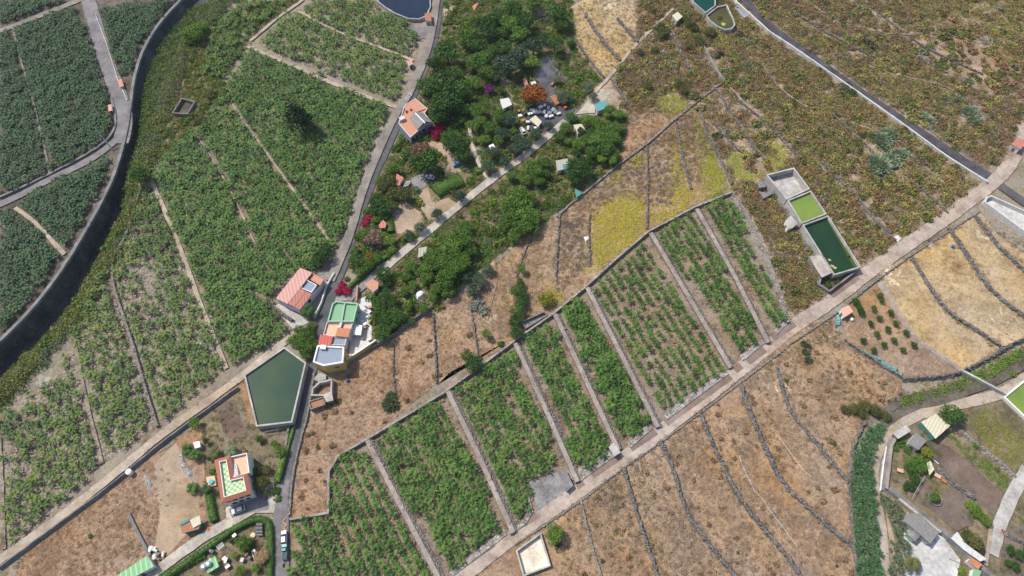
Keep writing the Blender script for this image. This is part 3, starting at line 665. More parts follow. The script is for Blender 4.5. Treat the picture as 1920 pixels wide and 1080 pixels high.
road('path', [(560,22),(600,45),(660,72),(720,92),(775,115)], 1.2, 'track', 'earth path through the upper plot', smooth=1)
road('path', [(470,78),(520,35),(570,0)], 1.5, 'track', 'path at the left border of the upper plot', smooth=1)
road('path', [(1262,18),(1193,83),(1147,140),(1110,180)], 1.5, 'track', 'narrow path climbing to the upper tanks', smooth=1)
road('path', [(715,510),(760,470),(815,425),(862,385),(925,335),(975,300),(1030,255),(1060,228)], 3.2, 'palestone', 'pale stone paved path between the gardens', smooth=1)
road('path', [(655,562),(690,530),(722,492)], 2.5, 'gravel', 'grey paved ramp below the stone path', smooth=1)
road('path', [(878,232),(890,290),(905,325),(925,345)], 1.3, 'palestone', 'thin footpath through the garden', smooth=1)
road('path', [(1925,880),(1895,930),(1872,985),(1858,1040)], 4.0, 'conc', 'concrete path crossing the allotments', smooth=1)
road('path', [(1858,985),(1850,1030),(1846,1060)], 1.4, 'track', 'short footbridge like path', smooth=1)
road('channel_strip', [(1372,-25),(1435,45),(1500,92),(1600,165),(1700,232),(1790,292),(1852,333)], 4.0, 'tarpdark', 'dark gravel strip beside the long white wall', smooth=1)
road('stream_bank', [(1650,790),(1700,757),(1770,742),(1860,710),(1925,672)], 5.5, 'soil_dark', 'dark soil strip along the stream', smooth=1, keep=False)  # flat dark strip in place of a sunken stream bed
road('path', [(1660,930),(1668,1000),(1690,1100)], 1.5, 'sand', 'sandy strip beside the cane belt', smooth=1, keep=False)
road('road', [(1875,350),(1925,385)], 4, 'asphalt', 'dark strip at the right edge', smooth=0)
# raised side strip of the lane (old irrigation channel)
wall('long grey concrete channel running beside the dark lane', [(820,-10),(812,50),(800,105),(768,178),(742,215),(716,270),(691,330),(676,370),(657,440),(640,482),(620,528)], 3.6, .9, 'lane', (.2,.1), .06, .05, 'irrigation_channel', 'channel', smooth=2, step=2)
# ---------------------------------------------------------------- walls
LT = 'stone'
def plotwall(i, pts, w=1.0, h=1.3, b=(1.4,.05), lab=None, mat='stone_l'):
    wall(lab, pts, w, h, mat, b, .12, .08, 'terrace_wall', 'wall', 'walls between the banana plots', cap='stone_p')
pw = [([(690,828),(755,955),(828,1095)], 'battered stone wall between the two lowest banana plots at the bottom edge'),
      ([(840,736),(895,850),(962,1000)], 'battered stone wall between the second and third plot from the bottom left'),
      ([(966,646),(1022,768),(1082,905)], 'battered stone wall ending beside the grey gravel yard'),
      ([(1040,592),(1100,720),(1158,846)], 'battered stone wall ending at the small concrete block by the road'),
      ([(1100,542),(1165,670),(1232,803)], 'battered stone wall on the left of the widest banana plot'),
      ([(1219,440),(1290,560),(1368,692)], 'battered stone wall on the right of the widest banana plot'),
      ([(1305,395),(1370,510),(1438,645)], 'battered stone wall between the two rightmost banana plots')]
for i, (p, l) in enumerate(pw): plotwall(i, p, 1.4, 1.3, (1.6,.05), l)
wall('pale stone wall closing the rightmost banana plot', [(1372,365),(1402,405),(1440,487),(1460,540),(1478,606)], .6, 1.1, 'stone_l', (.3,1.2), .1, .08, 'terrace_wall', 'wall', None)
wall('long stone wall along the upper ends of the banana plots', [(545,975),(617,963),(618,885),(637,855),(690,825),(830,740),(900,690),(965,641),(1038,590),(1098,540),(1155,488),(1215,437),(1300,392),(1370,364)], .6, 1.4, 'stone_l', (.15,.5), .08, .08, 'terrace_wall', 'wall', None, cap='stone_p')
DW = dict(mat='stone', jit=.28, jz=.3, name='dry_stone_wall', cat='wall', smooth=1, step=.8)
def dw(label, pts, w=.8, h=1.3, b=(1.0,.3)): wall(label, pts, w*.65, h*.9, batter=(b[0]*.75, b[1]), **DW)
dw('dark dry stone wall starting opposite the small concrete block', [(1168,877),(1190,950),(1207,1007),(1223,1053),(1236,1085)])
dw('dark dry stone wall bending right near the bottom centre', [(1237,827),(1260,877),(1280,947),(1303,990),(1343,1040),(1385,1090)], .9, 1.4, (1.2,.3))
dw('dark dry stone wall running from the road to the bottom edge at centre right', [(1310,773),(1333,830),(1367,900),(1395,950),(1440,1003),(1475,1045),(1505,1090)], .9, 1.5, (1.2,.3))
dw('dark dry stone wall ending halfway down the cane belt', [(1387,722),(1407,780),(1440,855),(1462,903),(1517,957),(1573,1007),(1602,1030)], .9, 1.5, (1.3,.3))
dw('crumbling dry stone wall with bushes near the top of the cane belt', [(1455,690),(1465,725),(1480,775),(1522,822),(1552,862),(1590,905)], .8, 1.2, (1.1,.3))
dw('dark dry stone wall left of the orchard shed nets', [(1583,638),(1600,652),(1627,668),(1660,692),(1690,708)], .7, 1.2, (.9,.2))
dw('dark dry stone wall nearest the orchard in the straw coloured terraces', [(1707,485),(1733,525),(1773,587),(1823,617),(1877,653)], .9, 1.6, (1.2,.3))
dw('dark dry stone wall in the middle of the straw coloured terraces', [(1777,430),(1807,473),(1847,537),(1880,567),(1930,604)], 1.0, 1.7, (1.4,.3))
dw('dark dry stone wall below the white tank at the right edge', [(1827,407),(1860,453),(1897,490),(1930,520)], 1.0, 1.7, (1.4,.3))
dw('dark dry stone wall above the stream', [(1690,712),(1775,706),(1810,694),(1853,671),(1878,655),(1930,630)], .8, 1.8, (.2,1.0))
dw('dark stone wall on the left side of the cane belt', [(1622,790),(1600,832),(1591,905),(1601,1020),(1607,1095)], .7, 1.2, (.3,.6))
dw('dark dry stone wall between the golden terraces at the top', [(1097,28),(1120,67),(1162,116)], 1.0, 1.4, (1.0,.3))
dw('short dark dry stone wall at the top beside the climbing path', [(1157,37),(1175,57),(1195,81)], 1.2, 1.4, (1.0,.3))
dw('dark dry stone wall left of the golden terraces', [(1075,70),(1103,113),(1132,147)], .8, 1.2, (.9,.3))
dw('low dry stone wall below the climbing path', [(1147,150),(1160,172),(1175,195)], .8, 1.2, (.9,.3))
dw('low dry stone wall beside the asphalt yard of the flowering tree', [(1027,110),(1045,135),(1062,155)], .5, 1.1, (.3,.6))
dw('narrow dry stone wall left of the lime yellow patches', [(1307,200),(1322,240),(1337,273),(1355,310),(1370,347)], .6, 1.2, (.8,.2))
dw('narrow dry stone wall between grey shrub terraces', [(1267,230),(1280,300),(1295,355)], .5, 1.1, (.6,.2))
dw('thin dry stone wall through the grey shrub terraces', [(1213,275),(1215,350),(1213,430)], .35, .9, (.4,.1))
dw('thin wall along the left side of the yellow grass patch', [(1106,400),(1104,440),(1106,500)], .35, .8, (.3,.1))
dw('low wall at the left side of the russet strip', [(1005,425),(985,470),(968,520)], .35, .8, (.4,.1))
dw('low wall in the dry strip beside the round green tree', [(885,590),(893,640),(898,680)], .35, .8, (.3,.1))
dw('low wall crossing the dry field above the second plot', [(738,645),(738,700),(742,760)], .3, .6, (.3,.1))
dw('thin stone wall left of the pale litter in the dry terrace', [(1050,402),(1046,455),(1042,520)], .5, 1, (.6,.2))
dw('thin stone wall between two dry grass strips', [(812,588),(817,660),(820,720)], .35, .9, (.3,.1))
dw('stone wall in the russet scrub right of the water tanks', [(1540,305),(1570,335),(1600,362),(1630,402),(1678,452)], .5, 1.1, (.3,.8))
for lb, q in (('faint old terrace wall crossing the russet scrub near the top', [(1480,20),(1560,70),(1640,110)]), ('crumbling wall in the scrub right of the double channel', [(1385,190),(1440,235),(1490,290)]),
              ('low wall from the channel junction down to the empty tank', [(1340,165),(1372,215),(1400,262),(1432,300)]), ('old terrace wall above the spurge clumps', [(1560,215),(1610,262),(1640,290)]),
              ('old terrace wall beside the pink road in the russet scrub', [(1700,330),(1745,372),(1775,400)]), ('collapsed terrace wall in the upper right corner', [(1640,20),(1700,70),(1760,105),(1840,140)]),
              ('low wall below the round ended brown tank', [(1255,55),(1275,95),(1292,130)]), ('low terrace wall left of the channel junction', [(1245,95),(1262,130),(1275,165)]),
              ('low terrace wall right of the lime patches', [(1330,225),(1365,262),(1385,285)])):
    dw(lb, q, .6, 1.0, (.9,.2))
for q in ([(1500,-10),(1560,40),(1680,70),(1760,60),(1860,90)], [(1600,100),(1660,140),(1730,150),(1800,175),(1870,240)], [(1420,110),(1470,180),(1550,220),(1640,235),(1750,330)], [(1330,90),(1400,150),(1420,240),(1500,260)]):
    road('path', q, (.7,.5), 'soil_pale', 'faint goat path through the upper right scrub', smooth=2, keep=True, edge=.5)
dw('old terrace wall near the upper right scrub', [(1717,112),(1745,122),(1775,138)], .5, .9, (.7,.2))
dw('dark stone ledge near the right edge scrub', [(1870,196),(1900,210),(1930,224)], .5, .9, (.7,.2))
wall('stone wall with a path from the climbing junction down to the gardens', [(1357,153),(1325,178),(1293,203),(1250,238),(1217,268),(1160,310),(1103,357),(1068,385),(1045,408)], .5, .9, 'stone_l', (.3,.5), .15, .15, 'stone_wall', 'wall')
wall('grey double channel wall above the junction', [(1313,80),(1335,118),(1357,153)], 1.3, .8, 'conc_d', (.2,.1), .04, .03, 'irrigation_channel', 'channel', step=3, cap=None)
wall('thin pale channel wall below the junction', [(1357,153),(1385,183),(1413,213)], .35, .7, 'conc', (.1,.1), .05, .03, 'irrigation_channel', 'channel')
wall('long white topped wall crossing the upper right scrub', [(1362,-25),(1380,8),(1440,62),(1500,102),(1600,172),(1693,238),(1773,297),(1848,344)], .55, 1.5, 'offwhite', (.8,.05), .05, .04, 'boundary_wall', 'wall', step=2)
wall('low kerb wall on the far side of the dark gravel strip', [(1530,98),(1600,150),(1700,216),(1790,277),(1858,326)], .35, .6, 'conc_d', (.1,.1), .08, .08, 'boundary_wall', 'wall')
wall('concrete irrigation channel along the orchard', [(1650,530),(1683,588),(1700,615),(1722,642),(1763,670),(1805,698)], 1.2, .9, 'stone_p', (.1,.5), .05, .04, 'irrigation_channel', 'channel', smooth=1)
wall('pale kerb wall from the road near the flat cream pool tree', [(1088,935),(1103,1003),(1130,1090)], .5, .8, 'stone_l', (.4,.1), .08, .08, 'terrace_wall', 'wall', smooth=1)
wall('curved stone wall beside the sandy patch of the young banana plot', [(266,353),(252,395),(240,440),(222,470),(210,492),(215,540),(232,590),(250,642),(272,720),(297,800)], .75, 1.1, 'stone_l', (.3,.5), .1, .08, 'stone_wall', 'wall', smooth=1)
wall('grey retaining wall along the rim of the ravine', [(348,-6),(303,40),(270,92),(252,148),(246,200),(237,258),(217,328),(191,383),(152,452),(112,516),(62,581),(0,643),(-60,695)], 1.3, 1.0, 'conc_d', (.15,.0), .06, .05, 'retaining_wall', 'wall', smooth=2, step=1.5)
wall('grey parapet on the curved path between the left plots', [(210,186),(218,215),(218,240),(205,262),(175,285),(110,320),(60,345),(0,372)], .9, .9, 'conc_d', (.15,.1), .05, .04, 'parapet', 'wall', smooth=1, step=1.5)
wall('low pale wall on the right edge of the worn grey road', [(181,30),(200,80),(222,150),(240,190)], .4, .9, 'conc', (.05,.05), .03, .02, 'parapet', 'wall', step=2)
wall('low brown wall on the left edge of the worn grey road', [(157,22),(180,110),(199,168)], .35, .6, 'stone_l', (.1,.1), .06, .04, 'parapet', 'wall')
wall('grey retaining wall under the pale earth track', [(0,1066),(67,1017),(115,982),(210,912),(303,833),(362,790),(448,728)], .4, 1.5, 'conc_d', (.1,.5), .06, .05, 'retaining_wall', 'wall', smooth=1)
wall('mossy low wall on the left of the lane below the pond', [(543,800),(533,860),(520,905)], .7, 1.2, 'stone_l', (.2,.2), .1, .1, 'boundary_wall', 'wall')
wall('pale kerb wall on the right side of the lane', [(590,700),(580,770),(563,830),(548,900),(543,965)], .6, .8, 'stone_l', (.15,.2), .08, .05, 'boundary_wall', 'wall', smooth=1)
wall('low wall between the road and the lower dry terraces', [(965,1022),(1085,942),(1165,880),(1240,829),(1385,720),(1470,655)], .35, .6, 'stone_l', (.1,.4), .12, .1, 'kerb_wall', 'wall', step=1.5)
wall('low wall between the road and the orchard', [(1475,650),(1570,586),(1640,528),(1710,478),(1835,398)], .35, .7, 'stone_l', (.1,.4), .12, .1, 'kerb_wall', 'wall', step=1.5)
wall('grey channel beam with a cluttered upper end', [(243,964),(262,1003),(283,1042)], .9, .9, 'conc_d', (.05,.05), .03, .02, 'irrigation_channel', 'channel', step=3)
wall('dark stone wall below the tree gardens', [(700,652),(740,628),(790,590),(810,577)], .6, 1.5, 'stone', (.2,.8), .1, .1, 'stone_wall', 'wall')
wall('dark stone wall between the two allotment terraces', [(1755,878),(1785,905),(1825,935)], .8, 1.2, 'stone', (.2,.8), .15, .15, 'stone_wall', 'wall')
wall('pale topped stone wall between the crop beds', [(1795,805),(1830,835),(1870,865),(1902,895)], .5, 1.2, 'stone_l', (.1,1.0), .1, .1, 'stone_wall', 'wall')
wall('brown kerb wall below the green garden in the lower right', [(1875,995),(1900,1010),(1930,1022)], .5, 1, 'stone', (.1,.8), .1, .1, 'stone_wall', 'wall')
# long walls of the allotment
wall('pinkish parapet wall on the left side of the allotment', [(1678,820),(1668,838),(1665,870),(1659,918)], .9, 1.3, 'stone_p', (.1,.1), .03, .02, 'boundary_wall', 'wall', step=2)
wall('white painted kerb beside the grey strip of the allotment wall', [(1660,838),(1655,870),(1649,921)], .3, .8, 'white', (.02,.02), .03, .02, 'boundary_wall', 'wall', step=2)
road('path', [(1671,822),(1663,842),(1660,872),(1654,920)], 1.4, 'conc_d', 'grey strip between the two allotment walls', smooth=0)
wall('long grey concrete wall running diagonally across the lower right', [(1664,917),(1720,962),(1780,1010),(1825,1055),(1860,1085)], 1.3, 1.6, 'conc_d', (.1,.6), .04, .03, 'boundary_wall', 'wall', step=2, cap=None)
wall('pale capped wall above the grey sheds', [(1681,938),(1715,965),(1758,1000)], .8, 2.0, 'palestone', (.05,.1), .03, .02, 'boundary_wall', 'wall', step=2)
M['rubble'] = ground_mat('stony_rubble', [(.13,.11,.09),(.24,.21,.18),(.4,.37,.33),(.2,.17,.14)], s1=.4, s2=1.6, grain=.45, bump=1, speck=((.6,.57,.52), 1.1, .3, .5))
for i, q in enumerate([[(842,1074),(945,992),(952,1002),(850,1080)],[(1055,893),(1150,842),(1158,852),(1085,905)],[(1172,830),(1216,795),(1224,804),(1182,840)],[(1240,777),(1360,694),(1366,702),(1250,788)],[(1385,670),(1428,636),(1434,644),(1392,678)],[(1450,620),(1472,602),(1476,608),(1456,628)],[(985,905),(1000,960),(985,985),(965,998),(992,955)]]):
    sheet('rubble_strip', q, 'rubble', 'pale rubble strip between the banana plots and the pink road')
wall('narrow concrete channel to the algae green pool at the right edge', [(1795,697),(1830,715),(1880,742)], .7, 2.2, 'conc', (.05,.05), .03, .02, 'irrigation_channel', 'channel', step=2, keep=False)
# ---------------------------------------------------------------- water tanks
def tank(label, outer, zt, th, zw, wmat, wallmat='conc', cat='water tank', inner=None, z0=0, liner=None, floor=None, name='water_tank', wn='water'):
    P = ccw(W(outer, zt)); I = ccw(W(inner, zt)) if inner else inset(P, th); c = cen(P)
    root = empty(name, (c.x, c.y, 0), label, cat)
    MB().ring(P, I, z0, zt, zi=z0+.05).build('tank_wall', M[wallmat], root)
    MB().poly([(p.x, p.y, zw) for p in inset(I, -.02)]).build(wn, M[wmat], root)
    KEEP_P.append(inset(P, -.6)); return root
pond = tank('large pentagonal pond of murky green water with pale rim beside the lane', [(457,703),(533,650),(574,680),(548,792),(480,800)], 3.6, .55, 2.9, 'w_pond')
mb = MB()
for a, b in (((500,806),(500,817)), ((520,803),(520,815)), ((488,812),(545,800))): mb.tube(g(*a, 2.6), g(*b, .3), .09)
mb.build('drain_pipe', M['metal'], pond)
tank('round ended dark blue pond at the top edge', [(706,-30),(708,3),(722,14),(740,25),(765,35),(785,36),(800,30),(808,12),(806,-30)], 1.8, .5, 1.2, 'w_blue')
tank('empty grey concrete tank at the head of the three tank row', [(1436,327),(1489,314),(1519,354),(1475,374)], 3.6, .6, .5, 'conc', wn='floor')
tank('bright algae green water tank in the middle of the tank row', [(1476.5,375),(1520.5,357),(1550.5,401),(1503,419.5)], 3.55, .5, 2.6, 'w_green')
dt = tank('long dark green water tank at the foot of the tank row', [(1504.5,421.5),(1553,403.5),(1615,501),(1564,516)], 3.6, .5, 2.4, 'w_dark')
tank('cream floored empty pool beside the dark tree at the bottom edge', [(968,1033),(1012,1000),(1032,1062),(980,1078)], 1.6, .45, .2, 'creamfloor', cat='pool', name='empty_pool', wn='floor') if False else None
dl_ = MB(); dl_.poly([tuple(v)[:2]+(2.42,) for v in W([(1553,416),(1562,412),(1611,499),(1602,504)], 2.42)]); dl_.build('shallow_ledge', water_mat('olive_shallow_water', [(.05,.065,.012),(.08,.095,.016)]), dt)
M['creamfloor'] = ground_mat('cream_floor', [(.55,.47,.35),(.68,.6,.47),(.72,.66,.55)], s1=.2, s2=1, grain=.08, bump=.1)
tank('cream floored empty pool beside the dark tree at the bottom edge', [(967,1032),(1014,998),(1033,1061),(981,1081)], 1.6, .45, .2, 'creamfloor', cat='pool', name='empty_pool', wn='floor')
tank('teal water tank with a pointed corner at the top edge', [(1290,-20),(1300,4),(1323,24),(1342,10),(1342,-20)], 3.0, .4, 2.2, 'w_teal')
tank('brown water tank with a rounded end below the teal tank', [(1345,12),(1363,8),(1376,35),(1379,46),(1372,54),(1360,56),(1345,50),(1330,38),(1324,28)], 2.6, .5, 1.8, 'w_brown')
tank('small narrow grey tank beside the long white wall', [(1378,14),(1384,11),(1404,28),(1396,33)], 1.5, .3, 1.0, 'bluegrey')
tank('whitish empty tank with rounded corner at the right edge', [(1846,378),(1850,369),(1859,366),(1930,398),(1930,440)], 2.2, .5, .3, 'yard', wallmat='offwhite', wn='floor')
tank('algae green pool cut by the right edge', [(1882,744),(1930,705),(1960,760),(1930,790)], 1.6, .5, 1.1, 'w_green', wallmat='white')
tank('roofless stone enclosure in the green scrub above the ravine', [(322,212),(340,183),(366,190),(352,214)], 1.8, .5, .2, 'soil_dark', wallmat='stone_l', cat='ruin', name='roofless_enclosure', wn='floor')
tank('small roofless stone basin at the upper ends of the banana plots', [(976,603),(1020,583),(1028,590),(986,616)], 1.6, .4, .3, 'gravel', wallmat='stone_l', cat='ruin', name='stone_basin', wn='floor')
tank('overgrown roofless enclosure below the dark green tank', [(1534,533),(1542,510),(1597,494),(1610,506),(1556,547)], 2.0, .6, .3, 'soil_dark', wallmat='conc_d', cat='ruin', name='roofless_enclosure', wn='floor')
ru = tank('roofless stone ruin with a curved wall beside the lane', [(583,742),(585,728),(598,716),(623,710),(622,737),(606,742)], 2.6, .5, .3, 'dry_red', wallmat='conc', cat='ruin', name='roofless_ruin', wn='floor')
# floating scum on the tanks
def scum(cx, cy, r0, z, mat_, label, n=9):
    c = g(cx, cy, z); rr = random.Random(int(cx)); o = MB().poly([(math.cos(i*6.283/n)*r0*rr.uniform(.5, 1.3), math.sin(i*6.283/n)*r0*rr.uniform(.4, 1), 0) for i in range(n)]).build('algae_patch', M[mat_]); o.location = (c.x, c.y, z+.02); setp(o, label, 'algae')
M['scum'] = plain('yellow_foam', (.4,.36,.14), var=.3)
for i, (x, y) in enumerate([(1555,487),(1560,498),(1565,502),(1592,482)]): scum(x, y, .7, 2.4, 'scum', ['upper left', 'middle left', 'lower left', 'right hand'][i]+' yellow foam patch floating on the dark green tank')
scum(1356, 46, 1.3, 1.8, 'scum', 'yellow foam patch floating on the brown water tank')
scum(1482, 382, 1.0, 2.62, 'bluep', 'blue sheet floating in the corner of the algae green tank')
# ---------------------------------------------------------------- buildings
def onedge(P, i, t, off=0.0):
    a, b = P[i], P[(i+1) % len(P)]; d = (b-a).normalized(); n = Vector((d.y, -d.x, 0)); return a.lerp(b, t)+n*off, math.atan2(d.y, d.x)
def window(root, P, i, t, zc, w=1.0, h=1.2, name='window'):
    (p, r) = onedge(P, i, t, .02); q = MB().box(p, w+.16, .12, zc-h/2-.08, zc+h/2+.08, r).build(name, M['frame'] if name == 'window' else M['wood'], root)
    if name == 'window':
        (p2, r) = onedge(P, i, t, .06)
        pb = MB().box(p2, w, .12, zc-h/2, zc+h/2, r); o = pb.build('pane', M['glass'], None)
        me = o.data; off = root.location
        for v in me.vertices: v.co.x -= off.x; v.co.y -= off.y; v.co.z -= off.z
        o.parent = q
    return q
def block(root, roofpx, zr, z0=0, wallmat='white', roofmat='conc', par=0, parmat=None, th=.3, names=('wall', 'roof'), world=False):
    """one storey block: outline traced at its top, walls down to z0, roof surface, parapet"""
    P = ccw(roofpx if world else W(roofpx, zr)); zroof = zr-par
    wb = MB()
    if par: wb.ring(P, inset(P, th), z0, zr, zi=zroof-.2)
    else: wb.prism(P, z0, zr-.02, top=False)
    wb.build(names[0], M[wallmat], root)
    MB().poly([(p.x, p.y, zroof) for p in (inset(P, th-.03) if par else inset(P, -.15))]).build(names[1], M[roofmat], root)
    KEEP_P.append(inset(P, -.8)); return P
def slab(root, px, z, mat, th=.18, name='roof', dz=None):
    """roof slab; dz gives each corner its own extra height"""
    P = W(px, z); n = len(P); dz = dz or [0]*n; mb = MB(); s = 1 if area(P) > 0 else -1
    top = [(p.x, p.y, z+d) for p, d in zip(P, dz)]; bot = [(x, y, q-th) for x, y, q in top]
    mb.poly(top); mb.poly(bot[::-1])
    for i in range(n): j = (i+1) % n; mb.poly([bot[i], bot[j], top[j], top[i]])
    KEEP_P.append(ccw(P)); return mb.build(name, M[mat], root)
def beams(root, px, zr, z0=0, r=.09, n=None, name='post', mat='wood'):
    for p in W(px, zr): MB().tube((p.x, p.y, z0), (p.x, p.y, zr-.1), r).build(name, M[mat], root)
def croot(px, name, label, cat, group=None): c = cen(W(px)); return empty(name, (c.x, c.y, 0), label, cat, group)
# white house with a terracotta rimmed roof terrace
o1 = [(401,862),(431,853),(438,893),(463.5,886),(471,925),(414.5,943.5)]
i1 = [(411,865.5),(424.5,862),(431.5,900.5),(456.5,894.5),(461.5,919.5),(420,932.5)]
b = croot(o1, 'white_house', 'white house with a terracotta tiled roof rim around a green chequered terrace', 'house')
Po = W(o1, 7.0); Pi = W(i1, 7.2)
if area(Po) < 0: Po.reverse(); Pi.reverse()
MB().ring(inset(Po, .35), inset(Po, .7), 0, 6.35, zi=6).build('wall', M['white'], b)
ro = MB(); n = len(Po)
ro.v = [(p.x, p.y, 6.4) for p in Po]+[(p.x, p.y, 6.6) for p in Po]+[(p.x, p.y, 7.2) for p in Pi]+[(p.x, p.y, 6.3) for p in Pi]
for a_ in range(3):
    for i in range(n): j = (i+1) % n; ro.f.append([a_*n+i, a_*n+j, (a_+1)*n+j, (a_+1)*n+i])
ro.build('tiled_roof_rim', M['terracotta'], b)
m, t, bb = newmat('chequered_green_tiles'); geo = t.nodes.new('ShaderNodeNewGeometry').outputs['Position']
mp = t.nodes.new('ShaderNodeMapping'); mp.inputs['Rotation'].default_value = (0, 0, R(-17)); t.links.new(geo, mp.inputs[0])
ck = t.nodes.new('ShaderNodeTexChecker'); ck.inputs['Scale'].default_value = 1.15; ck.inputs[1].default_value = (.22,.36,.19,1); ck.inputs[2].default_value = (.5,.6,.34,1)
t.links.new(mp.outputs[0], ck.inputs[0]); t.links.new(ck.outputs[0], bb.inputs['Base Color']); bb.inputs['Roughness'].default_value = .6; M['check'] = m
MB().poly([(p.x, p.y, 6.35) for p in inset(Pi, -.05)]).build('terrace_floor', M['check'], b)
MB().ring(inset(Pi, -.03), inset(Pi, .15), 6.3, 7.26).build('terrace_parapet', M['white'], b)
t2 = [(432,857.5),(461.5,850.5),(466,885),(439,893)]
Pt = ccw(W(t2, 6.4)); MB().ring(inset(Pt, -.25), Pt, 0, 6.38, zi=5).build('side_wall', M['white'], b)
MB().poly([(p.x, p.y, 5.4) for p in inset(Pt, -.05)]).build('lower_terrace_floor', M['peach'], b)
st_ = MB()
for i in range(8): p = g(437+i*.8, 871+i*3.2, 6); st_.box((p.x, p.y), 2.0, .45, 5.45+.0, 5.6+i*.16, R(20))
st_.build('stairs', M['offwhite'], b)
Pw = inset(Po, .35)
def edge_idx(P, direction):       # the edge whose outward normal points most along direction, weighted by length
    best = 0; bv = -9
    for i in range(len(P)):
        a, c = P[i], P[(i+1) % len(P)]; d = (c-a); n = Vector((d.y, -d.x, 0)).normalized(); v = n.dot(Vector((*direction, 0)).normalized())*math.sqrt(d.length)
        if v > bv: bv = v; best = i
    return best
si, ei = edge_idx(Pw, (0.3, -1)), edge_idx(Pw, (1, -.2))
for tt in (.15, .38, .62, .85): window(b, Pw, si, tt, 4.9, 1.3, 1.0)
for tt in (.25, .5, .75): window(b, Pw, si, tt, 1.9, 1.2, 1.3)
for tt in (.3, .7): window(b, Pw, ei, tt, 4.8, 1.0, 1.1); window(b, Pw, ei, tt, 1.9, 1.0, 1.1)
Pp = [(388,896),(404,893),(407,911),(392,914)]; KEEP_P.append(ccw(W(Pp))); KEEP_P.append(inset(Po, -.3))
MB().prism(W(Pp), 0, .9).build('patio', M['peach'], b)
# pink roofed house
o2 = [(517.7,559),(562.5,502),(586,512.4),(607,523.6),(600,534),(584,550),(561.5,579.6),(540,570.5)]
b = croot(o2, 'pink_roofed_house', 'lilac walled house with pink ribbed roofs and a small grey roof terrace', 'house')
P = ccw(W(o2, 4.6)); MB().prism(P, 0, 4.4, top=False).build('wall', M['lilac'], b); KEEP_P.append(inset(P, -.8))
slab(b, [(517,559.5),(562.5,502),(586,512.4),(540,571)], 4.75, 'pinkroof', dz=[.0,.0,.5,.5], name='roof')
slab(b, [(541,571),(563.5,541.5),(574,546),(552,575.5)], 4.75, 'redroof', dz=[.45,.45,.15,.15], name='lower_roof')
slab(b, [(552.3,575.8),(574.3,546.3),(584.5,550.5),(562,580.2)], 4.7, 'redroof', dz=[.1,.1,-.25,-.25], name='lower_roof')
slab(b, [(578.5,522.5),(587,513),(608,523.8),(600,535)], 4.3, 'terracotta_l', name='patio_roof')
Pq = ccw(W([(561.5,538.5),(573.5,523.5),(594,534),(584,548.5)], 4.9)); MB().ring(Pq, inset(Pq, .25), 4.2, 4.9).build('terrace_parapet', M['white'], b)
MB().poly([(p.x, p.y, 4.42) for p in inset(Pq, .2)]).build('terrace_floor', M['bluegrey'], b)
for dr, ts in (((.4, -1), (.3, .7)), ((1, -.5), (.3, .7))):
    e = edge_idx(P, dr)
    for tt in ts: window(b, P, e, tt, 2.2, 1.2, 1.5)
wall('dark stone retaining wall below the pink roofed house', [(513,575),(530,588),(550,602)], .7, 1.4, 'stone', (.1,.8), .1, .1, 'stone_wall', 'wall')
wall('weathered grey wall between the lane and the pink roofed house', [(628,515),(613,540),(604,570),(590,598)], .5, 1.6, 'offwhite', (.05,.1), .04, .1, 'boundary_wall', 'wall')
# house complex: separate attached houses
o = [(622.6,569.5),(629.7,564),(646,566),(671.5,568.4),(663,603),(613.4,603)]
b = croot(o, 'flat_roofed_house', 'flat roofed house with a mint green roof terrace split by a low green wall', 'house')
P = block(b, o, 5.2, 0, 'mint_w', 'mint', .8, th=.45)
pa, pb_ = g(646.5,567,5.1), g(640.5,601,5.1)
mb = MB(); sweep(mb, [Vector((pa.x, pa.y, 4.4)), Vector((pb_.x, pb_.y, 4.4))], [(-.22,0),(-.22,.65),(.22,.65),(.22,0)]); mb.build('dividing_parapet', M['mint_w'], b)
e = edge_idx(P, (1, -.3)); window(b, P, e, .3, 2.4, 1, 1.2); window(b, P, e, .7, 2.4, 1, 1.2)
o = [(612.4,604.3),(661.5,604.3),(654,632),(629.7,630),(624.6,630.8),(606,627.5)]
b = croot(o, 'terrace_house', 'low house with peach terraces and an orange roof between the mint and the grey roofs', 'house')
P = block(b, o, 4.6, 0, 'peachwall', 'peach', .7, th=.25) if 'peachwall' in M else block(b, o, 4.6, 0, 'lilac', 'peach', .7, th=.25)
slab(b, [(632.8,614.5),(657.5,616),(653,632.3),(628.5,630)], 5.0, 'orange', name='orange_roof')
mb = MB(); pa, pb_ = g(640.5,604,4.5), g(637,615,4.5); sweep(mb, [Vector((pa.x, pa.y, 3.9)), Vector((pb_.x, pb_.y, 3.9))], [(-.4,0),(-.4,1),(.4,1),(.4,0)]); mb.build('stair_hood', M['offwhite'], b)
o = [(601,628),(624.6,631),(650,633),(647,647.5),(620.6,647),(597,646)]
b = croot(o, 'small_house', 'small house with a bright red ribbed roof and a cluttered grey deck', 'house')
P = block(b, o, 4.3, 0, 'offwhite', 'bluegrey', .5, th=.25)
slab(b, [(600.5,628),(624.4,631),(620.4,647.5),(596.5,646.3)], 4.5, 'redroof2', name='red_roof', dz=[.2,.2,.0,.0])
o = [(595,647.5),(645,650.5),(643,679.5),(606,685.5),(587,678.4)]
b = croot(o, 'ochre_house', 'ochre walled house with a blue grey flat roof and white parapet', 'house')
P = ccw(W(o, 7.2)); MB().prism(P, 0, 6.3, top=False).build('wall', M['yellowwall'], b); KEEP_P.append(inset(P, -.8))
MB().ring(inset(P, -.08), inset(P, .45), 6.25, 7.2, zi=6.5).build('parapet', M['white'], b)
MB().poly([(p.x, p.y, 6.6) for p in inset(P, .4)]).build('roof', M['bluegrey'], b)
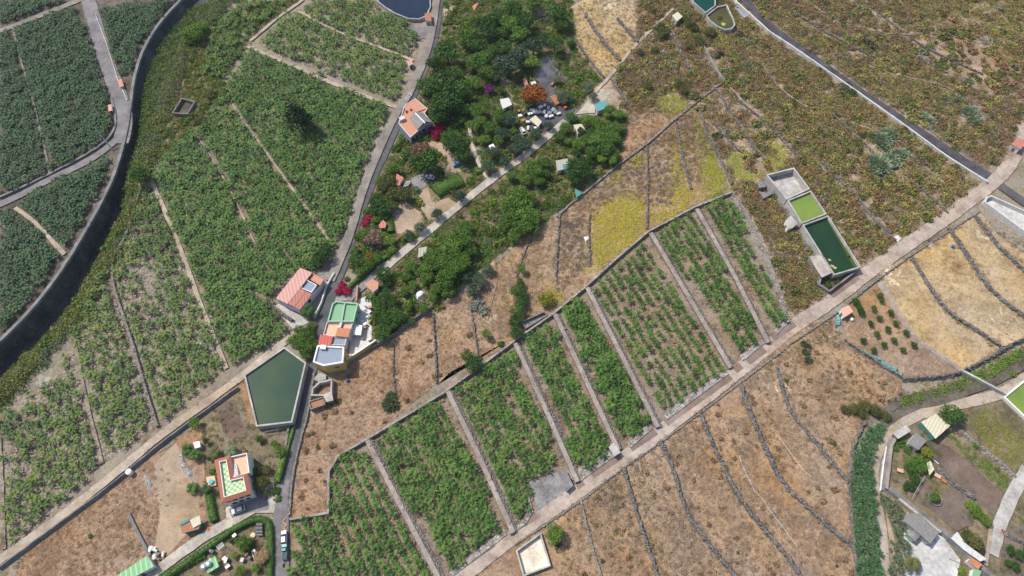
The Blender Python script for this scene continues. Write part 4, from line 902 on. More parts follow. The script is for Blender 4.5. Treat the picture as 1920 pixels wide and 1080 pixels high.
MB().box(g(607,652.5,6.7), 2.0, 1.5, 6.6, 7.7, R(-5)).build('roof_box', M['white'], b)
e = edge_idx(P, (.2, -1)); window(b, P, e, .6, 4.2, 1.1, .7); e2 = edge_idx(P, (1, 0)); window(b, P, e2, .4, 4.2, .9, 1.1)
wall('ochre boundary wall with white coping right of the ochre house', [(646,683),(676,664),(707,643)], .35, 2.6, 'yellowwall', (.02,.02), 0, 0, 'boundary_wall', 'wall', step=3, cap='white')
b = croot([(664,608),(679.6,610),(676.6,628.5),(661,627.5)], 'canopy', 'square white canopy standing in the paved courtyard', 'canopy')
slab(b, [(664,608),(679.6,610),(676.6,628.5),(661,627.5)], 2.8, 'white', .1, 'canopy_roof'); beams(b, [(665,609),(678.6,611),(675.6,627.5),(662,626.5)], 2.8, mat='metal')
b = croot([(684,533),(698,523.6),(709,530),(708,540),(700,547)], 'shed', 'small shed with a terracotta roof beside the courtyard', 'shed')
P = block(b, [(684,533),(698,523.6),(709,530),(708,540),(700,547)], 3.0, 0, 'offwhite', 'terracotta_l')
wall('narrow terracotta topped wall left of the courtyard', [(670,568),(671.5,552),(672,540)], .4, 2.0, 'terracotta_l', (.02,.02), 0, 0, 'boundary_wall', 'wall', step=3)
# small shed opposite the ochre house, wall room at the ruin
b = croot([(577,745),(608,738),(611,755),(583,768)], 'stone_shed', 'roofless brown stone shed joined to the ruin by the lane', 'ruin')
P = block(b, [(578,752),(607,743),(610,758),(582,768)], 2.4, 0, 'stone_l', 'rust', .5, th=.4, names=('wall', 'floor'))
b = croot([(607,741),(622,738),(624,750),(612,753)], 'stone_shed', 'small pale flat roofed room at the corner of the ruin', 'shed')
block(b, [(607,741),(622,738),(624,750),(612,753)], 2.9, 0, 'stone_l', 'palestone')
b = croot([(586,713),(598,698),(613,702),(613,712)], 'concrete_ramp', 'grey concrete ramp between the ochre house and the ruin', 'ramp')
slab(b, [(587,712),(598,700),(612,703),(611,711),(598,716)], .7, 'conc', .65, 'ramp_slab', dz=[0,.5,.5,.1,0])
# upper house with terracotta terraces
o = [(747,231),(758,198),(778,184),(801.7,203.5),(796,212),(811,229),(797,233),(769.5,257.5)]
b = croot(o, 'terracotta_terraced_house', 'old house with terracotta roof terraces and a grey pitched roof beside the lane', 'house')
P = ccw(W(o, 4.8)); MB().prism(P, 0, 4.2, top=False).build('wall', M['bluegrey'], b); KEEP_P.append(inset(P, -.5))
MB().poly([(p.x, p.y, 4.25) for p in P]).build('roof_terrace', M['terracotta_l'], b)
MB().ring(P, inset(P, .3), 4.1, 4.8).build('parapet', M['offwhite'], b)
slab(b, [(768,221.5),(778.5,212),(797,231),(782.5,243)], 5.3, 'greysheet', .15, 'pitched_roof', dz=[0,1.1,1.1,0])
slab(b, [(778.6,212),(793,211.5),(811,229.4),(797.2,231)], 5.3, 'greysheet', .15, 'pitched_roof', dz=[1.1,0,0,1.1])
mb = MB(); pa, pb_ = g(778.5,212,6.4), g(797,231,6.4); sweep(mb, [Vector((pa.x, pa.y, 6.42)), Vector((pb_.x, pb_.y, 6.42))], [(-.25,0),(-.25,.15),(.25,.15),(.25,0)]); mb.build('ridge', M['white'], b)
slab(b, [(757,199),(778,184),(801,203),(781,210),(770,222)], 4.65, 'terracotta_l', .3, 'tiled_terrace')
for (x, y) in ((762,208),(770,205),(776,216)): MB().box(g(x, y, 5), .9, .8, 4.2, 5.4, .4).build('chimney', M['rust'], b)
MB().box(g(754,223,5), 2.2, 1.8, 4.2, 5.7, .5).build('roof_box', M['offwhite'], b)
e = edge_idx(P, (.6, -1)); [window(b, P, e, tt, 2.3, 1.1, 1.5) for tt in (.15, .38, .62, .85)]
b = croot([(764,183),(770,181)], 'pipe_rack', 'white pipe rack standing at the top of the terracotta terraced house', 'rack')
mb = MB(); q = [g(762,194), g(768,182), g(774,186)]
for i in range(3): mb.tube(q[i], q[i]+Vector((0,0,2.6)), .08); mb.tube(q[i]+Vector((0,0,2.6)), q[(i+1) % 3]+Vector((0,0,2.6)), .08)
mb.build('frame', M['white'], b)
def hut(label, px, z, roofmat, wallmat='offwhite', name='hut', cat='hut', dz=None, door=True, walls=True):
    b = croot(px, name, label, cat); P = ccw(W(px, z)); I = inset(P, .2)
    if walls: MB().prism(I, 0, z-.2, top=False).build('wall', M[wallmat], b)
    else: beams(b, px, z-.1)
    slab(b, px, z, roofmat, .16, 'roof', dz=dz)
    if door and walls: e = edge_idx(I, (.1 if px[0][0] < 960 else -.6, -1)); window(b, I, e, .5, 1.1, .9, 1.9, 'door')
    KEEP_P.append(inset(P, -.3)); return b
hut('tiny hut with a pink roof at the corner of the upper plot', [(762,115),(770,112),(775,119),(767,124)], 2.4, 'pinkroof')
hut('grey hut with brown roof beside the round ended pond', [(796,25),(808,23),(809,40),(797,38)], 3.2, 'rust')
hut('small hut with orange red roof in the garden by the gravel yard', [(742,345),(743,325),(757,333),(748,349)], 3.0, 'redroof')
hut('tiny orange roofed hut below the brown bush garden', [(710,422),(718,412),(725,419),(722,427),(712,428)], 2.6, 'redroof', name='garden_shed', cat='shed')
hut('pink roofed pump hut at the left edge of the worn grey road', [(202,197),(209,195),(211,207),(203,209)], 2.2, 'pinkroof')
hut('tiny terracotta roofed box at the fork of the worn grey road', [(221,150),(228,148),(232,161),(224,164)], 1.6, 'terracotta_l', door=False, name='pump_box', cat='box')
hut('white hut with pinkish roof at the end of the long white wall', [(1896,270),(1910,258),(1924,264),(1914,280)], 3.4, 'redroof', 'white')
hut('small white hut with a salmon roof at the corner of the orchard', [(1575,579),(1590,571),(1600,585),(1583,597)], 2.8, 'salmon', 'white') if False else None
M['salmon'] = plain('salmon_roof', (.62,.36,.27), var=.12)
hut('small white hut with a salmon roof at the corner of the orchard', [(1576,579),(1591,571.5),(1600,584),(1583,595)], 2.8, 'salmon', 'white')
hut('whitish hut with a stained flat roof below the teal water tank', [(1260,29),(1271,22),(1280,31),(1269,40)], 3.4, 'cream', 'conc')
hut('shed with a teal sheet roof beside the stone path', [(1114,196),(1133,187),(1140,200),(1121,209)], 3.0, 'tealroof') if False else None
M['tealroof'] = plain('turquoise_sheet_roof', (.12,.3,.3), var=.2, stripes=(R(30), 1.0, (.09,.25,.25)))
hut('shed with a turquoise sheet roof beside the stone path', [(1114,196),(1135,187),(1141,201),(1120,209)], 3.0, 'tealroof', name='shed', cat='shed')
hut('shack with a pale blue and brown sheet roof among the orchard trees', [(1075,234),(1091,232),(1098,245),(1083,250)], 2.6, 'cream', name='shack', cat='shed')
hut('shack with a ribbed whitish roof and teal corner below the stone path', [(1042,301),(1064,297),(1065,316),(1045,320)], 2.8, 'greyroofl', name='shack', cat='shed') if False else None
M['greyroofl'] = plain('pale_ribbed_sheet', (.38,.39,.33), var=.2, stripes=(R(0), 1.1, (.28,.3,.25)))
bq = hut('shack with a ribbed whitish roof and teal corner below the stone path', [(1042,301),(1064,297),(1065,316),(1045,320)], 2.8, 'greyroofl', name='shack', cat='shed')
slab(bq, [(1055,308),(1065,307),(1065.5,316.5),(1056,318)], 3.0, 'teal', .05, 'roof_patch')
hut('small shed with a pale green sheet roof below the stone path', [(785,465),(801,462),(798,478),(784,483)], 2.7, 'greyroofl', 'conc', name='garden_shed', cat='shed')
hut('tiny green topped shelter at the corner of the grey shrub terraces', [(1078,353),(1092,362),(1080,371)], 2.0, 'teal', door=False, name='shelter', cat='shelter', walls=False)
hut('small grey shed with a white front beside the tank row', [(1472,414),(1483,404),(1496,419),(1486,427),(1477,430)], 2.8, 'conc', 'white', name='pump_shed', cat='shed')
bq = hut('long shed with a ribbed pale roof against the dark green tank', [(1517,481),(1541,477),(1561,511),(1541,520),(1528,500)], 3.6, 'palestone', 'stone_l', name='pump_shed', cat='shed')
hut('small broken slab hut on the left ledge of the empty tank', [(1420,343),(1434,340),(1436,350),(1424,352)], 2.2, 'conc_d', 'conc_d', name='valve_hut', cat='hut', door=False)
hut('second broken slab hut on the left ledge of the empty tank', [(1427,365),(1446,357),(1450,363),(1432,372)], 2.0, 'conc_d', 'conc_d', name='valve_hut', cat='hut', door=False)
hut('dark slate topped tank room by the grey gravel yard', [(1046,884),(1060,880),(1075,910),(1062,922)], 2.2, 'conc_d', 'conc', name='tank_room', cat='shed', door=False)
hut('small concrete block house beside the pink road', [(1141,838),(1150,830),(1164,848),(1152,856)], 2.6, 'conc', 'conc', name='block_house', cat='hut')
hut('long shed with a green ribbed sheet roof at the bottom left', [(276,1042),(289,1062),(236,1090),(205,1088)], 3.2, 'greensheet', 'white', name='long_shed', cat='shed')
bq = hut('open shack with green and cream sheets beside the trodden lot', [(337,981),(356,972),(378,978),(372,992),(342,1000)], 2.6, 'rust', 'teal', name='shack', cat='shed', door=False)
slab(bq, [(356,975),(374,966),(377,982),(362,990)], 3.0, 'cream', .06, 'roof_patch'); slab(bq, [(336,982),(354,972),(356,976),(338,986)], 2.9, 'teal', .06, 'roof_patch')
bq = hut('white box kiosk beside the bright green tree above the white house', [(362,829),(374,827),(376,838),(365,841)], 2.2, 'white', 'offwhite', name='garden_shed', cat='shed', door=False)
hut('cream corrugated roof shed beside the round green tree in the allotment', [(1727,791),(1755.4,776),(1781,798.4),(1753.4,823)], 3.2, 'cream', 'teal', name='barn', cat='shed', dz=[0,0,.3,.3])
hut('grey concrete roofed room at the bend of the allotment wall', [(1675,813),(1698,797.4),(1708.6,807.6),(1684,823)], 2.8, 'conc', 'conc_d', name='shed', cat='shed')
hut('dark grey sheet roofed shed between the allotment trees', [(1703,831),(1717.8,811),(1738,826),(1722,844)], 3.0, 'greysheet', 'offwhite', name='shed', cat='shed')
hut('wide grey sheet roofed shed below the diagonal wall', [(1695,977),(1701,963),(1725,962),(1760,998),(1744,1020),(1726,1003)], 3.2, 'greysheet', 'conc', name='long_shed', cat='shed', door=False)
hut('small shed with a green patched roof beside the pale yard', [(1700,1000),(1716,993),(1727,1004),(1715,1016)], 2.8, 'conc_d', 'mint_w', name='shed', cat='shed', door=False)
hut('patchwork shack with white, orange and blue sheets beside the rounded olive tree', [(1783,1009),(1795,997),(1812,1020),(1850,1048),(1838,1053),(1806,1030)], 2.7, 'offwhite', 'bluegrey', name='shack', cat='shed', door=False)
hut('shack with orange and white sheets in the lower right corner', [(1815,1052),(1822,1045),(1842,1058),(1834,1068)], 2.8, 'orange', 'white', name='shack', cat='shed', door=False)
hut('small greenish shack under the orange sheet shack at the bottom edge', [(1826,1066),(1840,1070),(1836,1085),(1822,1085)], 2.6, 'mint', 'white', name='shack', cat='shed', door=False)
hut('white roofed shelter at the end of the vine pergola', [(1738,868),(1745,864),(1752,880),(1743,891)], 2.6, 'cream', name='shelter', cat='shelter', walls=False)
hut('small whitewashed outbuilding left of the flowering tree', [(937,186),(954,183),(960,196),(943,204)], 2.6, 'offwhite', 'offwhite', name='outbuilding', cat='shed')
hut('tiny whitish shelter among the trees left of the stone path', [(916,273),(925,269),(929,277),(920,281)], 2.2, 'white', name='shelter', cat='shelter', walls=False)
hut('whitish sheet shelter over scrap beside the dark sheeted yard', [(993,224),(1004,216),(1016,228),(1009,238)], 2.6, 'cream', name='shelter', cat='shelter', walls=False)
hut('red and white striped stall at the upper corner of the asphalt yard', [(981,148),(986,144),(990,158),(985,160)], 2.3, 'redroof', 'white', name='stall', cat='stall', door=False)
hut('green roofed aviary beside the lower left garden', [(380,1057),(403,1043),(411,1062),(390,1075)], 2.5, 'greensheet', name='aviary', cat='shed', walls=False)
# greenhouse / solar frame, white frames
b = croot([(479,975),(492,975)], 'cold_frame', 'black framed glass cold frame inside the long curved hedge', 'cold frame')
slab(b, [(480,976),(491,976),(492,1003),(481,1003)], 1.2, 'glass', .1, 'glazing'); mb = MB()
for y in (976,983,990,997,1003): mb.tube(g(480,y,1.3), g(492,y,1.3), .07)
mb.build('frame', M['metal'], b); beams(b, [(480,976),(491,976),(492,1003),(481,1003)], 1.2, mat='metal', name='leg')
b = croot([(403,1018),(419,1024)], 'slatted_rack', 'white slatted rack leaning beside the curved hedge', 'rack')
mb = MB()
for i in range(6): mb.tube(g(403+i*2,1020-i*1.6,.6), g(410+i*2,1031-i*1.6,1.2), .08)
mb.tube(g(403,1020,.6), g(413,1012,.6), .08); mb.tube(g(410,1031,1.2), g(420,1023,1.2), .08); mb.build('frame', M['white'], b)
b = croot([(762,343),(770,348)], 'pergola', 'white pergola frame beside the orange red roofed hut', 'frame'); mb = MB()
for i in range(4): mb.tube(g(757+i*3,350-i*1,2.2), g(761+i*3,341-i*.8,2.2), .1)
mb.tube(g(757,350,2.2), g(766,347,2.2), .1); mb.tube(g(761,341,2.2), g(770,339,2.2), .1); mb.build('frame', M['white'], b)
beams(b, [(757,350),(766,347),(761,341),(770,339)], 2.2, mat='white')
# round white water cylinder, tent, others
def cyl(label, px, r, h, mat, name, cat, n=16, dome_=.25):
    p = g(*px); root = empty(name, (p.x, p.y, 0), label, cat)
    MB().tube((p.x, p.y, 0), (p.x, p.y, h), r, r, n).build('tank_body', M[mat], root)
    MB().tube((p.x, p.y, h), (p.x, p.y, h+dome_), r*1.03, r*.45, n).build('lid', M[mat], root); KEEP_P.append([Vector((p.x+r*1.3*math.cos(a), p.y+r*1.3*math.sin(a), 0)) for a in (0,1.57,3.14,4.71)])
cyl('round white water tank beside the lower left track', (246,887), .95, 2.0, 'white', 'round_tank', 'water tank')
cyl('small round white tank among the rubble near the grey channel beam', (286,1029), .7, 1.2, 'white', 'round_tank', 'water tank')
cyl('small white round bin beside the salmon roofed hut', (1596,600), .6, .8, 'white', 'bin', 'bin')
cyl('blue barrel in the straw coloured terraces', (1785,464), .6, 1.0, 'bluep', 'barrel', 'barrel')
cyl('blue barrel in the dry field right of the ochre house', (652,714), .55, 1.0, 'bluep', 'barrel', 'barrel')
cyl('turquoise plunge tub on the patio of the white house', (399,905), .75, 1.6, 'cyan', 'plunge_tub', 'tub', dome_=.05)
cyl('round steel water drum on the aviary, the left one', (389,1065), .9, 3.4, 'metal', 'steel_drum', 'drum')
cyl('round steel water drum on the aviary, the right one', (398,1060), .9, 3.4, 'metal', 'steel_drum', 'drum')
cyl('white round tub beside the cold frame', (475,1004), .8, .6, 'cream', 'round_tub', 'tub', dome_=.03)
# white tent / tarp
def tent(label, px, z, mat, name='tarpaulin', cat='tarpaulin'):
    P = ccw(W(px, z*.3)); c = cen(P); mb = MB(); ap = (c.x, c.y, z)
    for i in range(len(P)):
        a, q = P[i], P[(i+1) % len(P)]; mb.poly([(a.x, a.y, .05), (q.x, q.y, .05), (q.x*.6+c.x*.4, q.y*.6+c.y*.4, z*.8), (a.x*.6+c.x*.4, a.y*.6+c.y*.4, z*.8)]); mb.poly([(q.x*.6+c.x*.4, q.y*.6+c.y*.4, z*.8), ap, (a.x*.6+c.x*.4, a.y*.6+c.y*.4, z*.8)])
    off = Vector((c.x, c.y, 0)); mb.v = [(v[0]-off.x, v[1]-off.y, v[2]) for v in mb.v]
    o = mb.build(name, M[mat]); o.location = off; KEEP_P.append(inset(P, -.3)); return setp(o, label, cat)
tent('white domed tarpaulin among the orchard trees', [(778,552),(782,546),(792,543),(798,550),(792,558),(782,564)], 1.6, 'white')
tent('white crumpled sheet in the dry terrace', [(1094,444),(1104,441),(1106,450),(1098,453)], .7, 'white')
tent('pale plastic sheet lying in the trodden lot', [(268,890),(274,886),(288,908),(280,925),(274,912)], .35, 'rubble')
tent('long pale rubble heap in the trodden lot beside the palms', [(334,850),(340,846),(346,862),(360,880),(362,898),(348,898),(342,880),(336,868)], .6, 'rubble', 'rubble_heap', 'rubble')
tent('grey brushwood heap in the bare sandy garden plot', [(737,392),(746,386),(755,392),(753,403),(742,402)], .9, 'l_pale' if False else 'gravel', 'brush_heap', 'heap')
tent('small pile of white bags beside the road above the straw coloured terraces', [(1676,443),(1684,440),(1692,450),(1684,456)], .9, 'offwhite', 'bag_pile', 'bags')
tent('white plastic sheet beside the road near the dark green tank', [(1738,460),(1748,452),(1751,456),(1742,464)], .5, 'offwhite')
tent('orange plastic heap beside the pale drive', [(387,988),(393,985),(395,994),(389,998)], .8, 'orangeplastic', 'plastic_heap', 'heap')
tent('long white plastic strip on the shoulder of the lower left track', [(292,853),(322,836),(327,830),(322,830),(300,845)], .4, 'rubble')
tent('orange soil heap in the upper tilled garden', [(884,12),(896,4),(900,8),(890,22)], 1.0, 'sandheap' if False else 'orange', 'soil_heap', 'heap')
# netting along the orchard wall
def net(label, pts, w=1.6):
    P = resample(chaikin([g(*p) for p in pts], 1), .6); mb = MB(); N = normals2(P); off = P[0].copy()
    for i, p in enumerate(P):
        for s in (-1, -.3, .4, 1): q = p-off+N[i]*(s*w/2+random.uniform(-.45, .45)); mb.v.append((q.x, q.y, random.uniform(.15, .5) if abs(s) == 1 else random.uniform(.5, 1.0)))
    for i in range(len(P)-1):
        for j in range(3):
            if random.random() < .86: a = i*4+j; mb.f.append([a, a+1, a+5, a+4])
    o = mb.build('netting', M['tealnet']); o.location = off; setp(o, label, 'netting')
net('long torn teal netting on the orchard wall', [(1617,660),(1632,668),(1645,673),(1660,688),(1675,692),(1690,705)], 1.7)
net('short torn teal netting beside the salmon roofed hut', [(1572,580),(1572,592),(1574,602),(1562,615)], 1.2)
# planter, tables
p = g(1752, 936); root = empty('round_planter', (p.x, p.y, 0), 'round stone planter holding a bushy green tree in the allotment', 'planter')
ring = [Vector((p.x+2.3*math.cos(a*math.pi/10), p.y+2.3*math.sin(a*math.pi/10), 0)) for a in range(20)]
MB().ring(ring, inset(ring, .35), 0, .7).build('planter_wall', M['stone_l'], root); MB().poly([(q.x, q.y, .5) for q in inset(ring, .3)]).build('soil', M['till'], root)
def table(label, px, sx, sy, rot, mat, h=.8, name='table', cat='table'):
    p = g(*px); root = empty(name, (p.x, p.y, 0), label, cat); MB().box(p, sx, sy, h-.1, h, rot).build('table_top', M[mat], root)
    for a, c in ((-1,-1),(1,-1),(1,1),(-1,1)):
        q = (p.x+(a*sx*.42)*math.cos(rot)-(c*sy*.42)*math.sin(rot), p.y+(a*sx*.42)*math.sin(rot)+(c*sy*.42)*math.cos(rot)); MB().box(q, .1, .1, 0, h-.1, rot).build('leg', M['wood'], root)
table('pinkish garden table left in the allotment', (1686,883), 2.0, 1.2, R(-20), 'salmon')
table('pale garden table under the pergola corner', (1756,893), 2.0, 1.3, R(-35), 'salmon')
table('brownish garden table right of the pale one', (1768,902), 1.9, 1.3, R(-35), 'rust')
table('terracotta table on the edge of the bottom right plot', (1880,1000), 2.2, 1.2, R(-25), 'orange')
table('small red table by the bottom right kerb wall', (1908,1013), 1.4, .9, R(-10), 'redroof')
# planks, poles
def pole(label, base, top, h, r=.14, mat='wood', name='utility_pole', cat='pole', arm=True, r1=None):
    a = g(*base); root = empty(name, (a.x, a.y, 0), label, cat); b_ = g(top[0], top[1], h)
    MB().tube(a, b_, r, r1 or r*.7, 8).build('shaft', M[mat], root)
    if arm: d = Vector((1,.5,0)).normalized(); MB().tube(b_-d*.9-Vector((0,0,.3)), b_+d*.9-Vector((0,0,.3)), .07).build('crossarm', M[mat], root)
def plank(label, a, b_, z=.5, r=.12, mat='wood', name='plank', cat='plank'):
    p = g(*a, z); o = MB().tube((0,0,z), g(*b_, z)-p+Vector((0,0,z)), r, r, 5).build(name, M[mat]); o.location = (p.x, p.y, 0); setp(o, label, cat)
pole('tall pale utility pole at the bend of the worn grey road', (213,283), (177,238), 9.5, .3, 'conc', r1=.22)
pole('thin utility pole beside the lane below the ochre house', (626,702), (625,694), 5, .1, 'conc', arm=False)
pole('thin utility pole above the dead brushwood by the stream', (1686,767), (1668,747), 7, .13, 'conc', arm=True)
pole('small lamp post beside the drive of the white house', (393,945), (391,942), 2.6, .1, 'white', arm=False, name='lamp_post', cat='lamp post')
plank('white plank leaning between the pergola and the tilled bed', (1746,858), (1760,870), .6, .16, 'white')
plank('thin white pole across the allotment rows', (1734,892), (1710,935), 2.2, .09, 'metal', 'pipe', 'pipe')
plank('thin wooden pole standing out of the bare earth patch', (1794,957), (1799,993), .5, .09, 'wood')
plank('dark wooden pole lying near the patchwork shack', (1792,997), (1816,985), .6, .09, 'wood')
plank('dark pole lying across the pale yard', (1780,1048), (1815,1062), .3, .1, 'wood')
plank('white pole leaning beside the yellow bush in the lower left garden', (472,1034), (480,1058), .5, .1, 'white')
plank('grey steel beam near the pink stall', (965,262), (952,256), .5, .12, 'offwhite')
def hose(label, pts, r=.09, mat='offwhite'):
    P = resample([g(*p, .35) for p in pts], 2.5); off = P[0].copy(); mb = MB()
    P = [p-off+Vector((random.uniform(-.2,.2), random.uniform(-.2,.2), .3)) for p in P]
    for a, b_ in zip(P, P[1:]): mb.tube(a, b_, r, r, 5)
    o = mb.build('hose', M[mat]); o.location = (off.x, off.y, 0); setp(o, label, 'hose')
hose('pale hose lying in the dry terrace, curving towards the bottom centre right', [(1385,855),(1400,890),(1415,920),(1440,950)])
hose('pale hose in the terrace left of the cane belt', [(1448,803),(1475,840),(1505,880),(1520,895)])
hose('pale hose at the lower end of the terraces left of the cane belt', [(1440,952),(1465,985),(1495,1025)])
hose('short pale hose high in the terrace below the road', [(1357,792),(1364,808)])
hose('pale cable spanning the lane below the ruin', [(535,858),(575,857),(632,850)], .05, 'offwhite')
hose('dark cable looping over the pink road', [(1795,380),(1808,392),(1805,402),(1780,418)], .06, 'black')
# zigzag marking on the lane (flat paint on the road)
zz = MB(); q = [g(*a) for a in ((538,971),(531,979),(539,985),(532,991),(538,995))]
for a, b_ in zip(q, q[1:]):
    d = (b_-a).normalized(); n_ = Vector((-d.y, d.x, 0))*.12; zz.poly([(v.x, v.y, LV[0]+.02) for v in (a-n_, b_-n_, b_+n_, a+n_)])
setp(zz.build('road_marking', M['yellowline']), 'orange yellow zigzag marking painted on the lane', 'marking', kind='structure')
# ---------------------------------------------------------------- vehicles
def car(label, px, head, paint, L=4.3, Wd=1.75, hgt=1.45, kind='car', name='parked_car'):
    """head: pixel the car points to"""
    p = g(*px, .6); q = g(*head, .6); a = math.atan2(q.y-p.y, q.x-p.x); root = empty(name, (p.x, p.y, .03+LV[0]), label, 'pickup truck' if kind == 'pickup' else 'car')
    root.rotation_euler = (0, 0, a); l, w = L/2, Wd/2
    def loft(secs, nm, mat):                        # secs: (x, half width, z0, z1, top half width)
        bm = bmesh.new(); rings = []
        for (x, hw, z0, z1, tw) in secs: rings.append([bm.verts.new(v) for v in ((x,-hw,z0),(x,-hw,(z0+z1)/2+.05),(x,-tw,z1),(x,tw,z1),(x,hw,(z0+z1)/2+.05),(x,hw,z0))])
        for A, B in zip(rings, rings[1:]):
            for i in range(6): j = (i+1) % 6; bm.faces.new([A[i], A[j], B[j], B[i]])
        bm.faces.new(rings[0]); bm.faces.new(rings[-1][::-1]); bmesh.ops.recalc_face_normals(bm, faces=bm.faces)
        me = bpy.data.meshes.new(nm); bm.to_mesh(me); bm.free(); me.materials.append(mat); return link(nm, me, root)
    body = loft([(-l,w*.8,.35,.75,w*.75),(-l+.12,w*.97,.25,.92,w*.86),(-l*.5,w,.22,.97,w*.9),(l*.3,w,.22,.95,w*.9),(l-.45,w*.96,.22,.82,w*.82),(l-.05,w*.82,.3,.65,w*.7)], 'body', M[paint])
    if kind == 'pickup':
        loft([(-.1,w*.88,.93,1.0,w*.85),(.05,w*.86,.93,hgt+.1,w*.72),(.9,w*.86,.93,hgt+.08,w*.72),(1.35,w*.86,.9,1.0,w*.8)], 'cabin', M['glass'])
        loft([(.1,w*.7,hgt,hgt+.14,w*.68),(.85,w*.7,hgt,hgt+.13,w*.68)], 'cabin_roof', M[paint])
        loft([(-l+.15,w*.8,.9,1.03,w*.78),(-.25,w*.8,.9,1.03,w*.78)], 'load_bed', M['darkcar'])
    else:
        loft([(-l*.88,w*.86,.9,.95,w*.82),(-l*.62,w*.86,.9,hgt-.03,w*.7),(l*.12,w*.86,.9,hgt-.02,w*.7),(l*.48,w*.86,.88,.93,w*.82)], 'windows', M['glass'])
        loft([(-l*.64,w*.68,hgt-.08,hgt,w*.66),(l*.1,w*.68,hgt-.08,hgt+.02,w*.66)], 'roof', M[paint])
    for sx in (-1, 1):
        for sy in (-1, 1):
            wb = MB().tube((sx*l*.62, sy*(w-.2), .32), (sx*l*.62, sy*(w+.01), .32), .32, .32, 12)
            me = bpy.data.meshes.new('wheel'); me.from_pydata(wb.v, [], wb.f); me.materials.append(M['black']); link('wheel', me, root)
        hl = bpy.data.meshes.new('headlight' if sx > 0 else 'tail_light')
        for sy in (-1,):
            pass
    for sy in (-1, 1):
        for nm, x, mt in (('headlight', l-.2, 'metal'), ('tail_light', -l+.04, 'redroof2')):
            hb = MB().box((x, sy*w*.62), .22, .34, .62, .76); me = bpy.data.meshes.new(nm); me.from_pydata(hb.v, [], hb.f); me.materials.append(M[mt]); link(nm, me, root)
    KEEP_P.append([p+Vector((dx, dy, 0)) for dx, dy in ((-2.5,-2.5),(2.5,-2.5),(2.5,2.5),(-2.5,2.5))])
    return root
car('white car parked at the bottom of the lane below the zigzag marking', (533.5,1009), (533.5,990), 'whitecar', 4.5, 1.8, 1.5)
car('teal green pickup parked behind the white car on the lane', (534.5,1035), (534.5,1020), 'greencar', 4.8, 1.75, 1.5, 'pickup')
car('light silver car parked in the yard of the white house', (448,957), (440,960), 'silvercar', 4.3, 1.75, 1.45)
car('blue car parked on the curved driveway under the trees', (857,309), (850,311), 'bluecar', 3.9, 1.7, 1.45)
car('white car half hidden under the dark tree on the curved driveway', (806,333), (796,330), 'whitecar', 4.0, 1.7, 1.45)
car('white van like car in the scrap yard left of the stone path', (980,247), (976,240), 'whitecar', 4.4, 1.8, 1.6)
car('orange and white vehicle standing on the asphalt yard', (1051,191), (1047,187), 'orangeplastic', 4.4, 2.0, 1.9)
# motorbike-like scooter behind the pickup
p = g(532.5, 1060); root = empty('scooter', (p.x, p.y, LV[0]), 'dark scooter standing behind the pickup on the lane', 'scooter')
for nm, mb, mt in (('body', MB().box(p, .35, 1.1, .45, .85), 'darkcar'), ('seat', MB().box((p.x, p.y-.15), .3, .6, .86, .95), 'black'), ('wheel', MB().tube((p.x-.06, p.y+.7, .27), (p.x+.06, p.y+.7, .27), .27, .27, 10), 'black'),
                   ('wheel', MB().tube((p.x-.06, p.y-.6, .27), (p.x+.06, p.y-.6, .27), .27, .27, 10), 'black'), ('handlebar', MB().tube((p.x-.35, p.y+.55, 1.05), (p.x+.35, p.y+.55, 1.05), .04), 'metal')): mb.build(nm, M[mt], root)
# scrap and crates in the sheeted yard: individual pieces
ci = [0]
def crate(px, sx, sy, h, rot, mat, label, name='crate', cat='crate', group=None):
    p = g(*px); off = Vector((p.x, p.y, 0)); mb = MB().box((0, 0), sx, sy, 0, h*.85, rot).box((0, 0), sx+.12, sy+.12, h*.85+.002, h, rot)
    o = mb.build(name, M[mat]); o.location = (p.x, p.y, LV[0]); setp(o, label, cat, group)
r5 = random.Random(11)
for i, (x, y) in enumerate([(1013,205),(1021,201),(1028,206),(1020,213),(1030,214),(1036,209),(1041,214),(1024,221),(1033,221),(1047,216),(1010,213),(1003,213),(1006,208),(998,209)]):
    crate((x, y), r5.uniform(1.2,2.4), r5.uniform(.9,1.6), r5.uniform(.6,1.1), r5.uniform(0,1.5), r5.choice(['offwhite','white','metal','greysheet']), 'pale crate or appliance in the scrap yard below the flowering tree', 'scrap_crate', 'crate', 'scrap in the sheeted yard')
for i, (x, y) in enumerate([(975,221),(981,229),(968,233),(990,243),(1000,248),(994,216),(973,212),(984,216),(1006,243),(990,232)]):
    crate((x, y), r5.uniform(1.0,2.2), r5.uniform(.8,1.5), r5.uniform(.5,1.2), r5.uniform(0,1.5), r5.choice(['offwhite','white','tarp','rust']), 'discarded crate among the scrap left of the stone path', 'scrap_crate', 'crate', 'scrap left of the stone path')
for i in range(16):
    x, y = r5.uniform(280,312), r5.uniform(1028,1050)
    crate((x, y), r5.uniform(.3,.9), r5.uniform(.3,.8), r5.uniform(.3,.6), r5.uniform(0,1.5), r5.choice(['offwhite','white','stone_l']), 'pale block in the rubble at the foot of the grey channel beam', 'rubble_block', 'rubble', 'rubble by the channel beam')
for i in range(14):
    x, y = r5.uniform(680,695), r5.uniform(572,640)
    crate((x, y), r5.uniform(.5,1.3), r5.uniform(.4,1.0), r5.uniform(.4,1.0), r5.uniform(0,1.5), r5.choice(['offwhite','terracotta_l','rust','offwhite','conc_d','white']), 'box standing along the courtyard of the house complex', 'storage_box', 'box', 'boxes in the courtyard')
